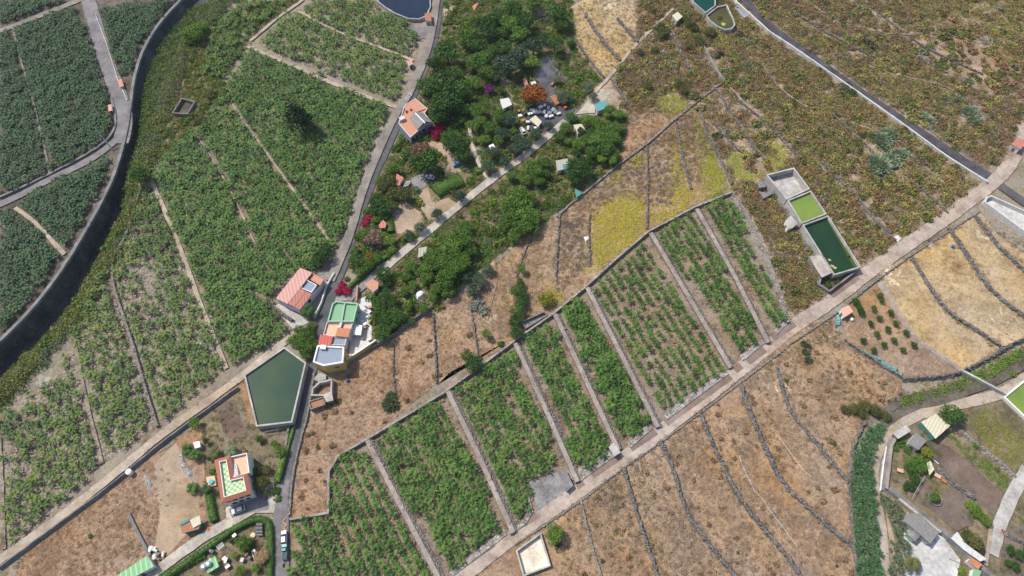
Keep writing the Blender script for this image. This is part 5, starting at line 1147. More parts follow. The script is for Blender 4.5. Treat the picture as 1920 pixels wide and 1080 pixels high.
for i in range(16):
    x, y = r5.choice([(395,1050),(430,1055),(405,1035),(440,1000),(470,1040),(455,1045)]); x += r5.uniform(-9,9); y += r5.uniform(-8,8)
    crate((x, y), r5.uniform(.5,1.4), r5.uniform(.4,1.1), r5.uniform(.3,1.0), r5.uniform(0,1.5), r5.choice(['offwhite','metal','rust','white','tarp']), 'junk box lying in the garden behind the curved hedge', 'junk_box', 'box', 'junk in the hedged garden')
crate((1000,160), 2.2, 1.6, .9, .4, 'offwhite', 'pale bulky bale at the top of the asphalt yard', 'bale', 'bale'); crate((1036,160), 2.4, 1.0, .6, .9, 'rust', 'rusty board stack beside the asphalt yard wall', 'board_stack', 'boards')
crate((1042,190), 3.0, 5.5, .5, .5, 'rust', 'rusty brown flat board stack on the asphalt yard', 'board_stack', 'boards')
crate((1060,205), 1.2, .9, .9, .3, 'orangeplastic', 'small orange crate right of the flat board stack', 'crate', 'crate')
crate((1102,172), 2.5, 2.0, .9, .5, 'cream', 'pale pallet heap at the paved patch', 'pallet', 'pallet')
# ---------------------------------------------------------------- trees and shrubs
def ordn(i, n):
    w = ['first','second','third','fourth','fifth','sixth','seventh','eighth','ninth','tenth','eleventh','twelfth','thirteenth','fourteenth','fifteenth','sixteenth','seventeenth','eighteenth','nineteenth','twentieth']
    return 'leftmost' if i == 0 else ('rightmost' if i == n-1 else w[min(i, 19)]+' from left')
cr = np.random.default_rng(21)
CROWN = {}
def crown_mesh(kind, v, mat):
    key = (kind, v, mat)
    if key not in CROWN:
        r = np.random.default_rng(abs(hash((kind == 'tree', v)))%9999 if False else (v*17+{'tree':1,'bush':2,'cone':3,'dead':4,'cactus':5}[kind]))
        if kind == 'tree': V, Fc = crown(r, 1500, 12, .125, .72)
        elif kind == 'bush': V, Fc = crown(r, 620, 8, .2, .62, .3)
        elif kind == 'cone': V, Fc = crown(r, 1500, 9, .13, .9, .35); V[:, 2] = V[:, 2]*1.5
        elif kind == 'dead': V, Fc = rosette(r, 150, 1.0, .9, .018, 4, .1)
        elif kind == 'cactus': V, Fc = cactus(r, 330, 1, .6)
        CROWN[key] = mesh_np('crown', V, Fc, M[mat])
    return CROWN[key]
TR = {}
def trunk_mesh(v):
    if v not in TR:
        r = random.Random(v); mb = MB(); mb.tube((0,0,-1), (.03,.02,-.35), .085, .06, 7)
        for i in range(5): a = i*1.256+r.uniform(-.3,.3); mb.tube((.03,.02,-.4), (.5*math.cos(a), .5*math.sin(a), r.uniform(-.05,.2)), .045, .02, 5)
        me = bpy.data.meshes.new('trunk'); me.from_pydata(mb.v, [], mb.f); me.materials.append(M['bark']); TR[v] = me
    return TR[v]
cnt = [0]
def tree(px, py, rp, mat, label, kind='tree', name=None, cat=None, hf=1.0, group=None, grow=1.05):
    """crown traced at its middle height; rp = crown radius in photo pixels"""
    r = rp/pxm(py)*grow*(1.2 if kind == 'cactus' else 1); cnt[0] += 1; v = cnt[0] % 6
    if kind in ('tree', 'cone'):
        tr = r*1.25*hf+ .4; p = g(px, py, tr); root = empty(name or 'tree', (p.x, p.y, 0), label, cat or 'tree', group)
        c = link('crown', crown_mesh(kind, v, mat), root); c.location = (0, 0, tr); c.scale = (r, r, r*.95); c.rotation_euler = (0, 0, random.uniform(0, 6.28))
        t_ = link('trunk', trunk_mesh(v % 3), root); t_.location = (0, 0, tr); t_.scale = (r, r, tr); return root
    hz = {'bush': .45, 'dead': .05, 'cactus': .05}[kind]*r*hf
    p = g(px, py, hz+.2*r); o = link(name or 'shrub', crown_mesh(kind, v, mat)); o.location = (p.x, p.y, hz); o.scale = (r, r, r*hf); o.rotation_euler = (0, 0, random.uniform(0, 6.28))
    return setp(o, label, cat or 'shrub', group)
T = tree
# the big dark trees between the lane and the gardens
def cluster(items, noun, where, mat=None, kind='tree', name=None, cat=None, hf=1.0, group=None):
    """items (px, py, radius[, material]); labels single each one out by its order from the left"""
    it = sorted(items); n = len(it)
    for i, a in enumerate(it): T(a[0], a[1], a[2], a[3] if len(a) > 3 else mat, f'{ordn(i, n)} of the {noun} {where}', kind, name, cat, hf, group)
cluster([(838,97,24),(812,118,16),(828,160,30),(858,170,26),(800,158,20),(838,190,30),(822,215,20),(850,135,16)], 'large dark green trees', 'right of the lane above terracotta house', 'l_dark', hf=.8, group='dark trees beside the lane')
cluster([(905,45,20),(918,62,18),(895,85,18),(945,85,16),(925,92,14)], 'dark green trees', 'in the upper garden near the tilled bed', 'l_dark', hf=.8, group='upper garden trees')
cluster([(962,15,22),(985,40,20),(1045,25,22),(1052,45,16),(1000,5,18)], 'dark trees', 'at the top edge around the bare grey tree', 'l_dark', hf=.8)
cluster([(870,72,18),(885,62,14),(958,45,20),(975,65,18),(930,28,18),(885,155,16),(905,110,20),(915,135,18),(885,120,16),(940,60,14)], 'light green leafy trees', 'in the upper garden', 'l_green', hf=.7, group='upper garden trees')
cluster([(950,120,26),(975,100,20),(1000,85,20),(930,145,12),(985,118,14)], 'greyish dark trees', 'above the flowering tree yard', 'l_blue', hf=.8)
T(996,117,15,'l_bright','yellow green rounded tree above the asphalt yard')
cluster([(1040,82,16),(1020,70,10),(1070,80,8)], 'dark round trees', 'beside the golden terraces', 'l_dark')
T(1013,30,22,'l_pale','bare grey leafless tree at the top edge','dead','bare_tree','tree',1.2)
T(918,168,11,'l_purple','purple flowering bush between the green trees', hf=.6, name='flowering_tree')
T(940,168,9,'l_olive','small olive tree beside the purple flowering bush')
T(1010,183,20,'l_bright','lower green half crown of the flame tree', hf=.9) if False else None
T(994,190,14,'l_bright','bright green tree under the orange flowering tree', hf=.6)
T(1004,176,25,'l_flame','large orange red flowering tree beside the asphalt yard', hf=.8, name='flowering_tree')
cluster([(896,205,16),(870,205,14),(900,225,12),(885,235,14),(935,220,14),(915,240,12),(865,225,10),(935,260,12),(880,180,12)], 'mixed green trees', 'in the garden right of the terracotta house', 'l_green', hf=.8, group='garden trees')
cluster([(955,225,16),(940,250,14),(970,262,12),(985,270,14),(1005,250,14),(1028,235,10),(965,280,14),(925,285,14),(915,312,14),(945,300,12)], 'dark blue green trees', 'just left of the stone path', 'l_blue', hf=.8, group='trees left of the stone path')
cluster([(907,262,12),(962,245,9),(890,262,8)], 'lime green trees', 'in the garden left of the stone path', 'l_bright', hf=.7)
cluster([(845,258,20),(856,272,22),(866,288,18)], 'dark green trees', 'in a row right of curved driveway', 'l_dark', hf=.8)
T(800,305,30,'l_dark','large dark round tree inside the curve of the driveway', hf=.7)
T(778,298,14,'l_olive','olive tree touching the dark tree inside the driveway curve', hf=.8)
T(788,281,20,'l_brown','reddish brown leafless tree inside the driveway curve','tree', 'brown_tree','tree', .6)
cluster([(811,244,11),(824,238,12),(817,253,10)], 'crimson bougainvilleas', 'at the front of the terracotta house', 'l_red', 'bush', 'bougainvillea', 'bougainvillea', 1.3)
T(798,258,9,'l_green','small green shrub against the front of the terracotta house','bush')
cluster([(742,275,10),(760,290,12),(753,262,9),(770,282,10)], 'dark bushes', 'left of the curved driveway', 'l_green', 'bush')
cluster([(738,315,14),(712,338,10)], 'yellow green round trees', 'beside the lane', 'l_bright', hf=.8)
cluster([(728,340,16),(718,352,12),(735,330,10)], 'olive brown trees', 'beside the orange red roofed hut', 'l_olive', hf=.7)
T(752,363,18,'l_olive','broad clipped olive crown below the orange red roofed hut', hf=.7); T(735,362,14,'l_olive','second clipped olive crown left of the broad one', hf=.7)
cluster([(706,378,16),(720,390,16),(702,395,12),(735,385,12),(722,405,10)], 'dark green trees', 'above the crimson bougainvillea on the lane', 'l_dark', hf=.7)
cluster([(689,407,9),(684,418,8)], 'crimson bougainvilleas', 'hanging over the lane', 'l_red', 'bush', 'bougainvillea', 'bougainvillea', 1.0)
T(705,412,9,'l_bright','bright green small tree beside the tiny orange roofed hut', hf=.7)
T(698,447,18,'l_brown','reddish brown leafy tree beside the lane', hf=.7); T(680,440,12,'l_green','green tree left of the reddish brown one')
cluster([(728,452,13),(735,468,10),(760,445,8),(722,442,8)], 'fresh green trees', 'right of the reddish brown tree', 'l_bright', hf=.7)
cluster([(788,425,12),(819,401,12),(862,367,13),(766,438,9),(770,447,8)], 'blue green round trees', 'along the left of the stone path', 'l_blue', hf=.8)
cluster([(668,488,16),(690,495,14),(675,508,12),(665,470,10),(705,485,12),(660,500,8)], 'green garden trees', 'between the lane and the ramp', 'l_green', hf=.7)
T(695,478,9,'l_flame','small reddish bush beside the ramp','bush')
cluster([(641,533,10),(648,545,11),(636,545,9)], 'crimson bougainvilleas', 'above the mint green roof terrace', 'l_red', 'bush', 'bougainvillea', 'bougainvillea', 1.1)
T(650,522,6,'l_bright','small banana like green shrub above the bougainvillea','bush')
# trees below the path
cluster([(718,512,16),(724,530,10),(722,552,14),(708,565,12),(735,565,12),(742,590,18),(722,600,16),(718,625,18),(712,580,14),(735,610,12),(705,595,9)], 'dense dark green trees', 'right of the paved courtyard', 'l_dark', hf=.8, group='trees beside the courtyard')
cluster([(770,500,12),(760,520,10),(788,510,12),(805,500,16),(800,520,14),(775,535,10),(760,545,12),(795,580,10),(812,560,10),(765,575,10),(770,600,8)], 'green orchard trees', 'around the white domed tarpaulin', 'l_green', hf=.8, group='orchard trees')
cluster([(812,480,20),(830,490,20),(850,465,22),(865,445,22),(835,520,22),(855,500,20),(880,470,16),(840,545,14),(870,490,18),(820,540,14),(872,425,14)], 'bright green broad trees', 'below the pale green roofed garden shed', 'l_green', hf=.8, group='broad orchard trees')
cluster([(848,440,12),(858,478,14),(832,470,12),(870,460,10)], 'lime green trees', 'in the middle of the broad orchard trees', 'l_bright', hf=.9)
cluster([(900,525,16),(885,545,14),(915,505,12),(875,520,12)], 'dark bluish trees', 'above the dry strips', 'l_blue', hf=.7)
cluster([(975,372,24),(955,385,20),(985,395,22),(960,410,20),(980,425,20),(1000,405,18),(945,420,14),(1000,430,12),(965,440,14),(995,370,14)], 'dense bright green trees', 'in the clump left of dry terraces', 'l_green', hf=.8, group='big green clump')
cluster([(970,395,12),(990,410,12),(978,358,12)], 'lime crowned trees', 'on top of the big green clump', 'l_bright', hf=1.0)
cluster([(1000,318,18),(985,335,14),(1018,305,14),(1010,340,12),(960,330,12),(1025,325,10)], 'green trees', 'around the ribbed whitish shack', 'l_green', hf=.8)
cluster([(1085,315,22),(1075,330,16),(1100,320,14),(1100,300,12)], 'dark green trees', 'right of the ribbed whitish shack', 'l_dark', hf=.8)
cluster([(1070,220,12),(1060,240,14),(1048,255,12),(1100,225,14),(1118,230,14),(1130,245,16),(1145,260,18),(1120,262,18),(1100,260,12),(1135,280,18),(1155,240,14),(1110,285,14),(1150,285,14),(1085,270,12),(1065,265,10),(1160,215,12),(1145,205,12)], 'green trees', 'in the grove below the turquoise roofed shed', 'l_green', hf=.8, group='grove below the turquoise shed')
cluster([(1140,232,9),(1150,300,10),(1128,298,10),(1138,215,8)], 'bright green crowns', 'in the grove below the turquoise roofed shed', 'l_bright', hf=1.0)
cluster([(1110,248,10),(1118,275,10),(1080,285,10),(1090,245,8)], 'dark crowns', 'in the grove below the turquoise roofed shed', 'l_dark', hf=.9)
cluster([(1055,182,14),(1070,183,10),(1045,150,9),(1100,163,10),(1112,180,9),(1068,78,8)], 'round olive green trees', 'around the asphalt yard', 'l_grey', hf=.7)
T(912,626,10,'l_green','small round bright green tree alone in the dry strip','tree','round_tree'); T(940,645,8,'l_dark','small dark shrub above the plot wall','bush')
cluster([(973,545,16),(976,565,14),(970,585,16),(965,605,14),(968,625,14),(975,530,10)], 'dark green trees', 'in a column above the stone basin', 'l_dark', hf=.7, group='column of dark trees')
T(978,503,10,'l_bright','small bright tree above the column of dark trees'); T(1024,560,16,'l_yellow','yellow green round bush beside the stone basin','tree', 'yellow_bush', 'bush', .5)
cluster([(888,680,18),(875,668,12)], 'dark olive trees', 'at the upper wall of the third plot', 'l_dark', hf=.8)
cluster([(895,565,14),(905,580,12),(888,575,10)], 'pale grey flowering bushes', 'in the dry strip', 'l_pale', 'bush', hf=.9)
T(732,757,13,'l_grey','tall grey green prickly pear clump in the dry field','cactus','prickly_pear','cactus',1.3); T(733,742,8,'l_grey','small prickly pear clump above the tall one','cactus','prickly_pear','cactus',1.2)
# left side
T(560,222,26,'l_conifer','solitary very dark conifer in the dense banana plot','cone','conifer','tree',1.0)
cluster([(605,478,18),(595,492,12),(612,465,10)], 'dark trees', 'above the pink roofed house', 'l_dark', hf=.8)
cluster([(575,625,16),(562,640,18),(580,648,18),(548,640,12),(572,662,14),(585,612,9),(560,618,10)], 'feathery green trees', 'at the upper corner of the pentagonal pond', 'l_green', hf=.5, group='trees at the pond corner')
cluster([(362,62,20),(375,50,14),(352,75,12)], 'bright green trees', 'at the top above the ravine', 'l_bright', hf=.6)
T(262,326,20,'l_green','round green tree on the edge of the ravine', hf=.8)
cluster([(395,175,12),(372,225,14),(385,240,12),(360,215,10)], 'dark olive bushes', 'right of the roofless enclosure', 'l_olive', 'bush')
T(490,790,8,'l_green','green shrub under the rim of the pentagonal pond','bush')
cluster([(486,822,9),(524,846,12),(515,832,8)], 'dark green trees', 'below the pentagonal pond', 'l_green', hf=.7)
T(365,792,11,'l_bright','bright green upright tree at the top of the garden lot', hf=.8)
cluster([(386,827,6),(392,860,5)], 'small dark cypresses', 'beside the white box kiosk', 'l_dark', 'cone', 'cypress', 'cypress')
cluster([(490,905,16),(480,885,12),(500,880,10),(498,925,8)], 'olive bushes', 'right of the white house', 'l_olive', hf=.6)
T(492,898,8,'l_yellow','small yellow green bush beside the paved yard','bush')
cluster([(515,920,10),(520,935,8)], 'dark green shrubs', 'at the bend of the drive', 'l_green', 'bush')
T(455,1018,16,'l_green','round fruit tree inside the hedged garden', hf=.7); T(435,1012,9,'l_olive','olive shrub left of the round fruit tree','bush')
T(489,1045,15,'l_hay','straw yellow bush inside the hedged garden','tree','yellow_bush','bush',.5)
cluster([(450,1072,12),(478,1065,9),(470,1012,6),(440,1042,7)], 'small bright trees', 'at the bottom of the hedged garden', 'l_bright', hf=.7)
cluster([(470,1025,6),(458,1036,8)], 'dark shrubs', 'under the round fruit tree', 'l_green', 'bush')
cluster([(168,1005,5),(398,885,8),(390,925,6)], 'small garden shrubs', 'in the lower left', 'l_green', 'bush')
# right side
T(1040,1003,20,'l_green','dark green round tree between the cream pool and the road', hf=.8); T(1047,1018,9,'l_olive','olive shoots under the tree by the cream pool','bush')
T(1782,778,22,'l_dark','round dense green tree beside the cream corrugated roof', hf=.7); T(1806,778,9,'l_grey','small grey bush right of the round dense tree','bush')
T(1738,848,12,'l_yellow','yellow green tree beside the dark grey sheet roof', hf=.7)
cluster([(1690,830,9),(1700,842,9),(1680,840,7)], 'green shrubs', 'against the dark grey sheet roofed shed', 'l_green', 'bush')
cluster([(1708,865,11),(1722,862,12),(1735,870,12),(1712,880,9),(1728,878,11),(1702,876,8)], 'vine crowns', 'over the pergola in the allotment', 'l_green', hf=.5)
cluster([(1712,893,12),(1705,910,10),(1718,900,9),(1698,912,7)], 'dark fruit trees', 'below the pergola', 'l_dark', hf=.6)
T(1752,932,11,'l_green','bushy tree growing in the round stone planter', hf=.7)
cluster([(1823,950,11),(1832,960,12),(1842,970,12),(1850,980,10),(1815,945,7)], 'leafy green vines', 'on the rectangular arbour beside the concrete path', 'l_bright', hf=.4)
cluster([(1812,1005,14),(1828,1015,16),(1838,1028,10),(1815,1020,10)], 'dark olive trees', 'above the patchwork shack', 'l_olive', hf=.7)
cluster([(1895,1030,10),(1912,1040,10),(1925,1030,8),(1905,1062,9),(1890,1055,8)], 'small fruit trees', 'on the bare ground in the corner', 'l_dark', hf=.7)
T(1805,1070,9,'l_bright','bright green shrub at the bottom of the pale yard','bush')
cluster([(1832,835,8),(1870,880,6)], 'green shrubs', 'beside the crop beds', 'l_green', 'bush')
# orchard rows
orch = [(215,118),(240,150),(255,185),(265,220),(385,185),(440,275),(455,110),(440,70),(540,225),(590,325),(355,325),(515,380),(415,425),(680,410),(290,480),(575,480),(480,520),(655,570),(385,570),(755,520)]
cluster([(1560+x/4.908, 540+y/4.908, 7.5 if y < 230 and x < 300 else 6.6) for x, y in orch], 'small dark orchard trees', 'above the teal netting', 'l_dark', hf=.7, group='young orchard trees')
# scrubland shrubs one can point at
cluster([(1655,262,16),(1668,252,14),(1662,275,12)], 'big spurge clumps', 'below the long white wall, upper cluster', 'l_spurge', 'cactus', 'spurge_clump', 'shrub', .9)
cluster([(1642,300,15),(1655,310,18),(1672,300,16),(1690,290,14),(1660,322,12),(1640,316,12)], 'big spurge clumps', 'below the long white wall, lower cluster', 'l_spurge', 'cactus', 'spurge_clump', 'shrub', .9)
cluster([(1732,218,10),(1745,228,10),(1798,188,10),(1820,210,14),(1828,225,12),(1862,253,8),(1775,185,9),(1818,152,7)], 'grey green spurge clumps', 'beyond the dark gravel strip', 'l_spurge', 'cactus', 'spurge_clump', 'shrub', .9)
cluster([(1588,160,9),(1598,170,8),(1568,218,7),(1545,140,6),(1632,82,10),(1640,90,8),(1610,78,7)], 'bluish agaves', 'near the long white wall', 'l_blue', 'cactus', 'agave', 'agave', .8)
cluster([(1395,78,9),(1410,82,8),(1400,122,9),(1408,128,8),(1390,128,7),(1420,75,7)], 'pale bluish clumps', 'above the junction of channels', 'l_spurge', 'cactus', 'spurge_clump', 'shrub', .9)
cluster([(1283,35,10),(1292,45,12),(1302,52,10),(1246,60,12),(1240,65,10),(1240,50,10),(1200,98,8),(1228,92,8),(1215,160,10),(1275,158,10),(1282,168,10),(1350,35,7),(1330,60,12),(1310,75,12),(1292,85,10)], 'dark green bushes', 'around the hut below the teal tank', 'l_olive', 'tree', 'bush', 'bush', .5)
cluster([(1345,105,6),(1352,102,6)], 'dark rosette shrubs', 'right of the double channel', 'l_blue', 'cactus')
cluster([(1548,525,9),(1555,535,7),(1570,528,7)], 'olive bushes', 'inside the overgrown enclosure', 'l_olive', 'bush')
cluster([(1600,765,13),(1620,760,13),(1640,770,13),(1585,768,10),(1660,780,11),(1615,776,10)], 'grey olive tamarisk crowns', 'above the cane belt', 'l_olive', hf=.4, group='tamarisks above the cane belt')
cluster([(1680,750,14),(1690,740,12),(1668,752,10)], 'dead grey bushes', 'beside the utility pole at the stream', 'l_greybrown', 'dead', 'dead_bush', 'bush', 1.0)
T(1564,830,7,'l_olive','small olive bush alone in the dry terrace left of the cane belt','bush')
cluster([(1512,660,7),(1516,675,7),(1508,645,6),(1515,650,6)], 'prickly pears', 'below the road left of the hut', 'l_grey', 'cactus', 'prickly_pear', 'cactus', 1.0)
cluster([(1840,710,9),(1900,700,8),(1880,690,7)], 'bright reeds', 'on the stream bank', 'l_bright', 'bush')
for x_, y_, r_ in [(1656,262,20),(1660,305,32),(1735,222,14),(1824,215,18),(818,246,16)]:
    KEEP_P.append(W([(x_-r_,y_-r_*.7),(x_+r_,y_-r_*.7),(x_+r_,y_+r_*.8),(x_-r_,y_+r_*.8)]))
# ---------------------------------------------------------------- palms and spiky plants
def palm(px, py, rp, label, th=4.5, mat='l_dark', name='palm_tree'):
    r = rp/pxm(py); p = g(px, py, th); rr = np.random.default_rng(int(px)); root = empty(name, (p.x, p.y, 0), label, 'palm'); cx = []
    n = 30; a = rr.uniform(0, 6.28, n); t = np.linspace(0, 1, 6); el = rr.uniform(-.1, 1.2, n); P_ = np.zeros((n, 6, 3)); le = r*rr.uniform(.85, 1.15, n)
    P_[..., 0] = le[:, None]*t*np.cos(a)[:, None]*np.cos(el*.6)[:, None]; P_[..., 1] = le[:, None]*t*np.sin(a)[:, None]*np.cos(el*.6)[:, None]; P_[..., 2] = le[:, None]*(t*np.sin(el)[:, None]-.75*t**2)
    Vs = []; Fs = []; k = 0
    V, Fc = strips(P_, np.broadcast_to(np.array([.03,.04,.04,.03,.02,.01])*1.2, (n, 6))); Vs.append(V); Fs.append(Fc); k = len(V)
    for i in range(n):                                   # leaflets on both sides
        for s in np.linspace(.15, .98, 14):
            j = min(int(s*5), 4); b0 = P_[i, j]*(1-(s*5-j))+P_[i, j+1]*(s*5-j); d = P_[i, j+1]-P_[i, j]; d = d/np.linalg.norm(d); sd = np.cross(d, [0, 0, 1]); sd /= np.linalg.norm(sd)+1e-6
            for sg in (-1, 1):
                l = r*.26*math.sin(.4+s*2.3); tip = b0+sd*sg*l+d*l*.7-np.array([0, 0, .2*l]); wv = d*.07
                Vs.append(np.array([b0-wv, b0+wv, tip+wv*.3, tip-wv*.3])); Fs.append(np.array([[k, k+1, k+2, k+3]])); k += 4
    c = link('fronds', mesh_np('fronds', np.vstack(Vs), np.vstack(Fs), M[mat]), root); c.location = (0, 0, th)
    mb = MB(); mb.tube((0,0,0), (0,0,th), .28, .2, 8); me = bpy.data.meshes.new('trunk'); me.from_pydata(mb.v, [], mb.f); me.materials.append(M['bark']); link('trunk', me, root)
palm(577,581,15,'broad palm beside the pink roofed house',4)
palm(360,915,12,'small palm in the trodden lot left of the garden wall',2.5)
palm(387,915,10,'slim palm right beside the garden wall of the white house',3)
palm(350,843,13,'upper palm of the pair left of the white box kiosk',2.5); palm(366,852,12,'lower palm of the pair left of the white box kiosk',2.5)
palm(432,846,13,'feathery palm above the white house',3,'l_grey'); palm(402,848,14,'pale green palm above the left corner of the white house',3,'l_olive')
palm(88,586,14,'palm growing out of the ravine beside its retaining wall',-3.0,'l_olive') if False else None
palm(1712,1056,16,'spiky palm at the edge of the pale yard',3,'l_olive')
palm(825,355,0.1,'x') if False else None
# ---------------------------------------------------------------- hedges
def hedge(label, pts, w, h, mat, dens=9, name='hedge', seed=1, s=.42):
    P = resample(chaikin([g(*p) for p in pts], 2), .8); N = normals2(P); r = np.random.default_rng(seed); off = P[0].copy(); n = int(len(P)*.8*(w+2*h)*dens*.6)
    i = r.integers(0, len(P)-1, n); t = r.uniform(0, 1, n); side = r.uniform(-1, 1, n); c = np.zeros((n, 3)); nr = np.zeros((n, 3))
    for a in range(n):
        q = P[i[a]].lerp(P[i[a]+1], t[a]); u = side[a]; top = r.uniform() < w/(w+1.2*h); o_ = u*w/2 if top else math.copysign(w/2, u); z = h*r.uniform(.85, 1.08) if top else r.uniform(.1, h)
        c[a] = (q.x+N[i[a]].x*o_-off.x+r.normal(0,.1), q.y+N[i[a]].y*o_-off.y+r.normal(0,.1), z); nr[a] = (N[i[a]].x*u*.6, N[i[a]].y*u*.6, 1) if top else (N[i[a]].x*math.copysign(1, u), N[i[a]].y*math.copysign(1, u), .4)
    V, Fc = quads(c, unit(nr+r.normal(size=(n, 3))*.45), s*r.uniform(.6, 1.3, n), s*r.uniform(.5, 1, n), r)
    # woody core
    mb = MB(); sweep(mb, [p-off for p in P], [(-w*.4,0),(-w*.4,h*.85),(w*.4,h*.85),(w*.4,0)], .05, .1); k = len(V)
    o = link(name, mesh_np(name, np.vstack([V, np.array(mb.v)]), np.vstack([Fc, np.array([f for f in mb.f if len(f) == 4])+k]), M[mat])); o.location = (off.x, off.y, 0)
    KEEP_L.append((P, w/2)); return setp(o, label, 'hedge')
hedge('long dark hedge curving along the pale drive and round the garden corner', [(318,1080),(360,1050),(400,1022),(428,1000),(460,982),(480,974),(498,974),(508,985),(509,1020),(508,1090)], 2.2, 1.8, 'l_dark')
hedge('low bushy hedge at the bottom left below the pale drive', [(300,1085),(330,1072),(365,1050),(385,1040)], 2.6, 1.2, 'l_green', seed=3)
hedge('short clipped hedge left of the white house', [(394,925),(397,950),(404,978)], 2.4, 2.0, 'l_dark', seed=4)
hedge('tall hedge on the left side of the lane', [(538,845),(531,870),(526,890),(522,905)], 2.0, 2.2, 'l_green', seed=5)
hedge('mossy vine along the pond side of the lane', [(553,800),(545,825),(540,845)], 1.0, 1.3, 'l_green', seed=6)
hedge('wide rectangular bright hedge block beside the stone path', [(815,362),(838,348),(865,338)], 7.5, 2.2, 'l_green', seed=7, dens=12)
hedge('clipped green hedge block beside the bare sandy garden plot', [(729,405),(731,420),(734,437)], 3.0, 1.8, 'l_green', seed=8)
hedge('dark hedge beside the ramp below the stone path', [(648,548),(675,522),(705,500),(728,480)], 1.6, 1.6, 'l_dark', seed=9)
hedge('reddish hedge between the brown tree garden and the stone path', [(715,462),(735,458),(760,440)], 1.6, 1.4, 'l_brown', seed=10)
# ---------------------------------------------------------------- giant cane belt, stream greens
CB = W([(1625,800),(1655,800),(1642,830),(1628,870),(1635,920),(1640,980),(1650,1100),(1606,1100),(1602,1030),(1594,910),(1600,840)])
p = scatter(CB, 1.5, 5, rm=False); bake('cane_belt', CANE, p, RNG.uniform(.8, 1.35, len(p)), M['l_cane'], 'long dense belt of giant cane running down to the bottom edge', 'cane')
CB2 = W([(1645,925),(1680,945),(1698,975),(1700,1020),(1705,1075),(1690,1085),(1660,1080),(1665,1030),(1668,990),(1650,955)])
p = scatter(CB2, 1.1, 6, rm=False); bake('cane_belt', CANE, p, RNG.uniform(.7, 1.1, len(p)), M['l_grey'], 'paler ragged cane patch left of the pale yard', 'cane')
SG = W([(1690,765),(1740,745),(1790,735),(1860,705),(1925,668),(1925,650),(1850,690),(1790,715),(1740,735),(1690,745)])
p = scatter(SG, 1.0, 7, rm=False); bake('stream_plants', BUSH, p, RNG.uniform(.8, 1.9, len(p)), M['l_bright'], 'fresh green plants lining the stream', 'plants')
# ---------------------------------------------------------------- ravine vegetation
X, Y = [], []
RVG = [((350,0),(430,0),(340,130),(300,230),(275,290),(262,350),(225,400),(240,300),(255,200),(290,100)), ((215,385),(262,350),(215,455),(165,545),(100,625),(0,715),(-60,790),(-60,700),(60,640),(130,560),(175,480))]
def ravscatter(poly, dens, seed, lo=-20, hi=5):
    p = scatter(W(poly), dens, seed, rm=False); z = ravz(p[:, 0], p[:, 1]); k = (z > lo) & (z < hi); p = p[k]; p[:, 2] = z[k]; return p
RV_ALL = [(345,0),(430,0),(385,70),(345,130),(318,190),(300,250),(280,300),(268,340),(250,400),(215,480),(180,560),(118,640),(15,740),(-60,810),(-60,700),(0,645),(60,585),(110,520),(150,455),(190,385),(215,330),(235,260),(245,200),(250,150),(268,95),(300,45)]
p = ravscatter(RV_ALL, 1.0, 9, -7.9, 1); p = p[nearline(p[:, 0], p[:, 1], Rp, 17) & ~nearline(p[:, 0], p[:, 1], Lp, 4.5)]
k = RNG.uniform(0, 1, len(p)) < .62
bake('ravine_scrub', BUSH, p[k], RNG.uniform(1.1, 2.3, k.sum()), M['l_scrubgreen'], 'olive scrub covering the slope of the ravine', 'scrub')
bake('ravine_scrub', LOWB, p[~k], RNG.uniform(.9, 1.9, (~k).sum()), M['l_grey'], 'grey green scrub scattered on the slope of the ravine', 'scrub')
bank = np.array([[q.x+nn.x*o_, q.y+nn.y*o_, 0.] for q, nn, o_ in ((Rp[i_], -(Rp[min(i_+1, NL-1)]-Rp[i_-1]).normalized().cross(Vector((0,0,1))), RNG.uniform(-6.0, 3.5)) for i_ in RNG.integers(8, NL-8, 1900))])
bank[:, :2] += RNG.normal(0, .8, (len(bank), 2)); bank[:, 2] = ravz(bank[:, 0], bank[:, 1]); kk = vnoise(bank[:, 0], bank[:, 1], .1, 5) > 0
bake('ravine_scrub', BUSH, bank[kk], RNG.uniform(1.2, 2.9, kk.sum()), M['l_scrubgreen'], 'bright olive bushes along the right rim of the ravine', 'scrub', zs=np.full(kk.sum(), 1.3))
bake('ravine_scrub', BUSH, bank[~kk], RNG.uniform(1.1, 2.2, (~kk).sum()), M['l_grey'], 'grey green bushes along the right rim of the ravine', 'scrub', zs=np.full((~kk).sum(), 1.2))
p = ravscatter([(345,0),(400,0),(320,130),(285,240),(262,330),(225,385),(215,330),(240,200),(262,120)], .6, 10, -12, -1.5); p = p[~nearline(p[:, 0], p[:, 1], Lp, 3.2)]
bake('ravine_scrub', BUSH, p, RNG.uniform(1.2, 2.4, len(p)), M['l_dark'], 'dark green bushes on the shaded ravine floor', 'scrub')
p = ravscatter([(215,385),(235,380),(190,480),(150,560),(60,640),(0,700),(-60,760),(60,620),(150,500)], .2, 11, -12, -4)
bake('ravine_scrub', BUSH, p, RNG.uniform(.9, 1.8, len(p)), M['l_blue'], 'bluish bushes on the lower ravine floor', 'scrub')
for (x, y, r_) in ((250,110,14),(262,150,14)): pass
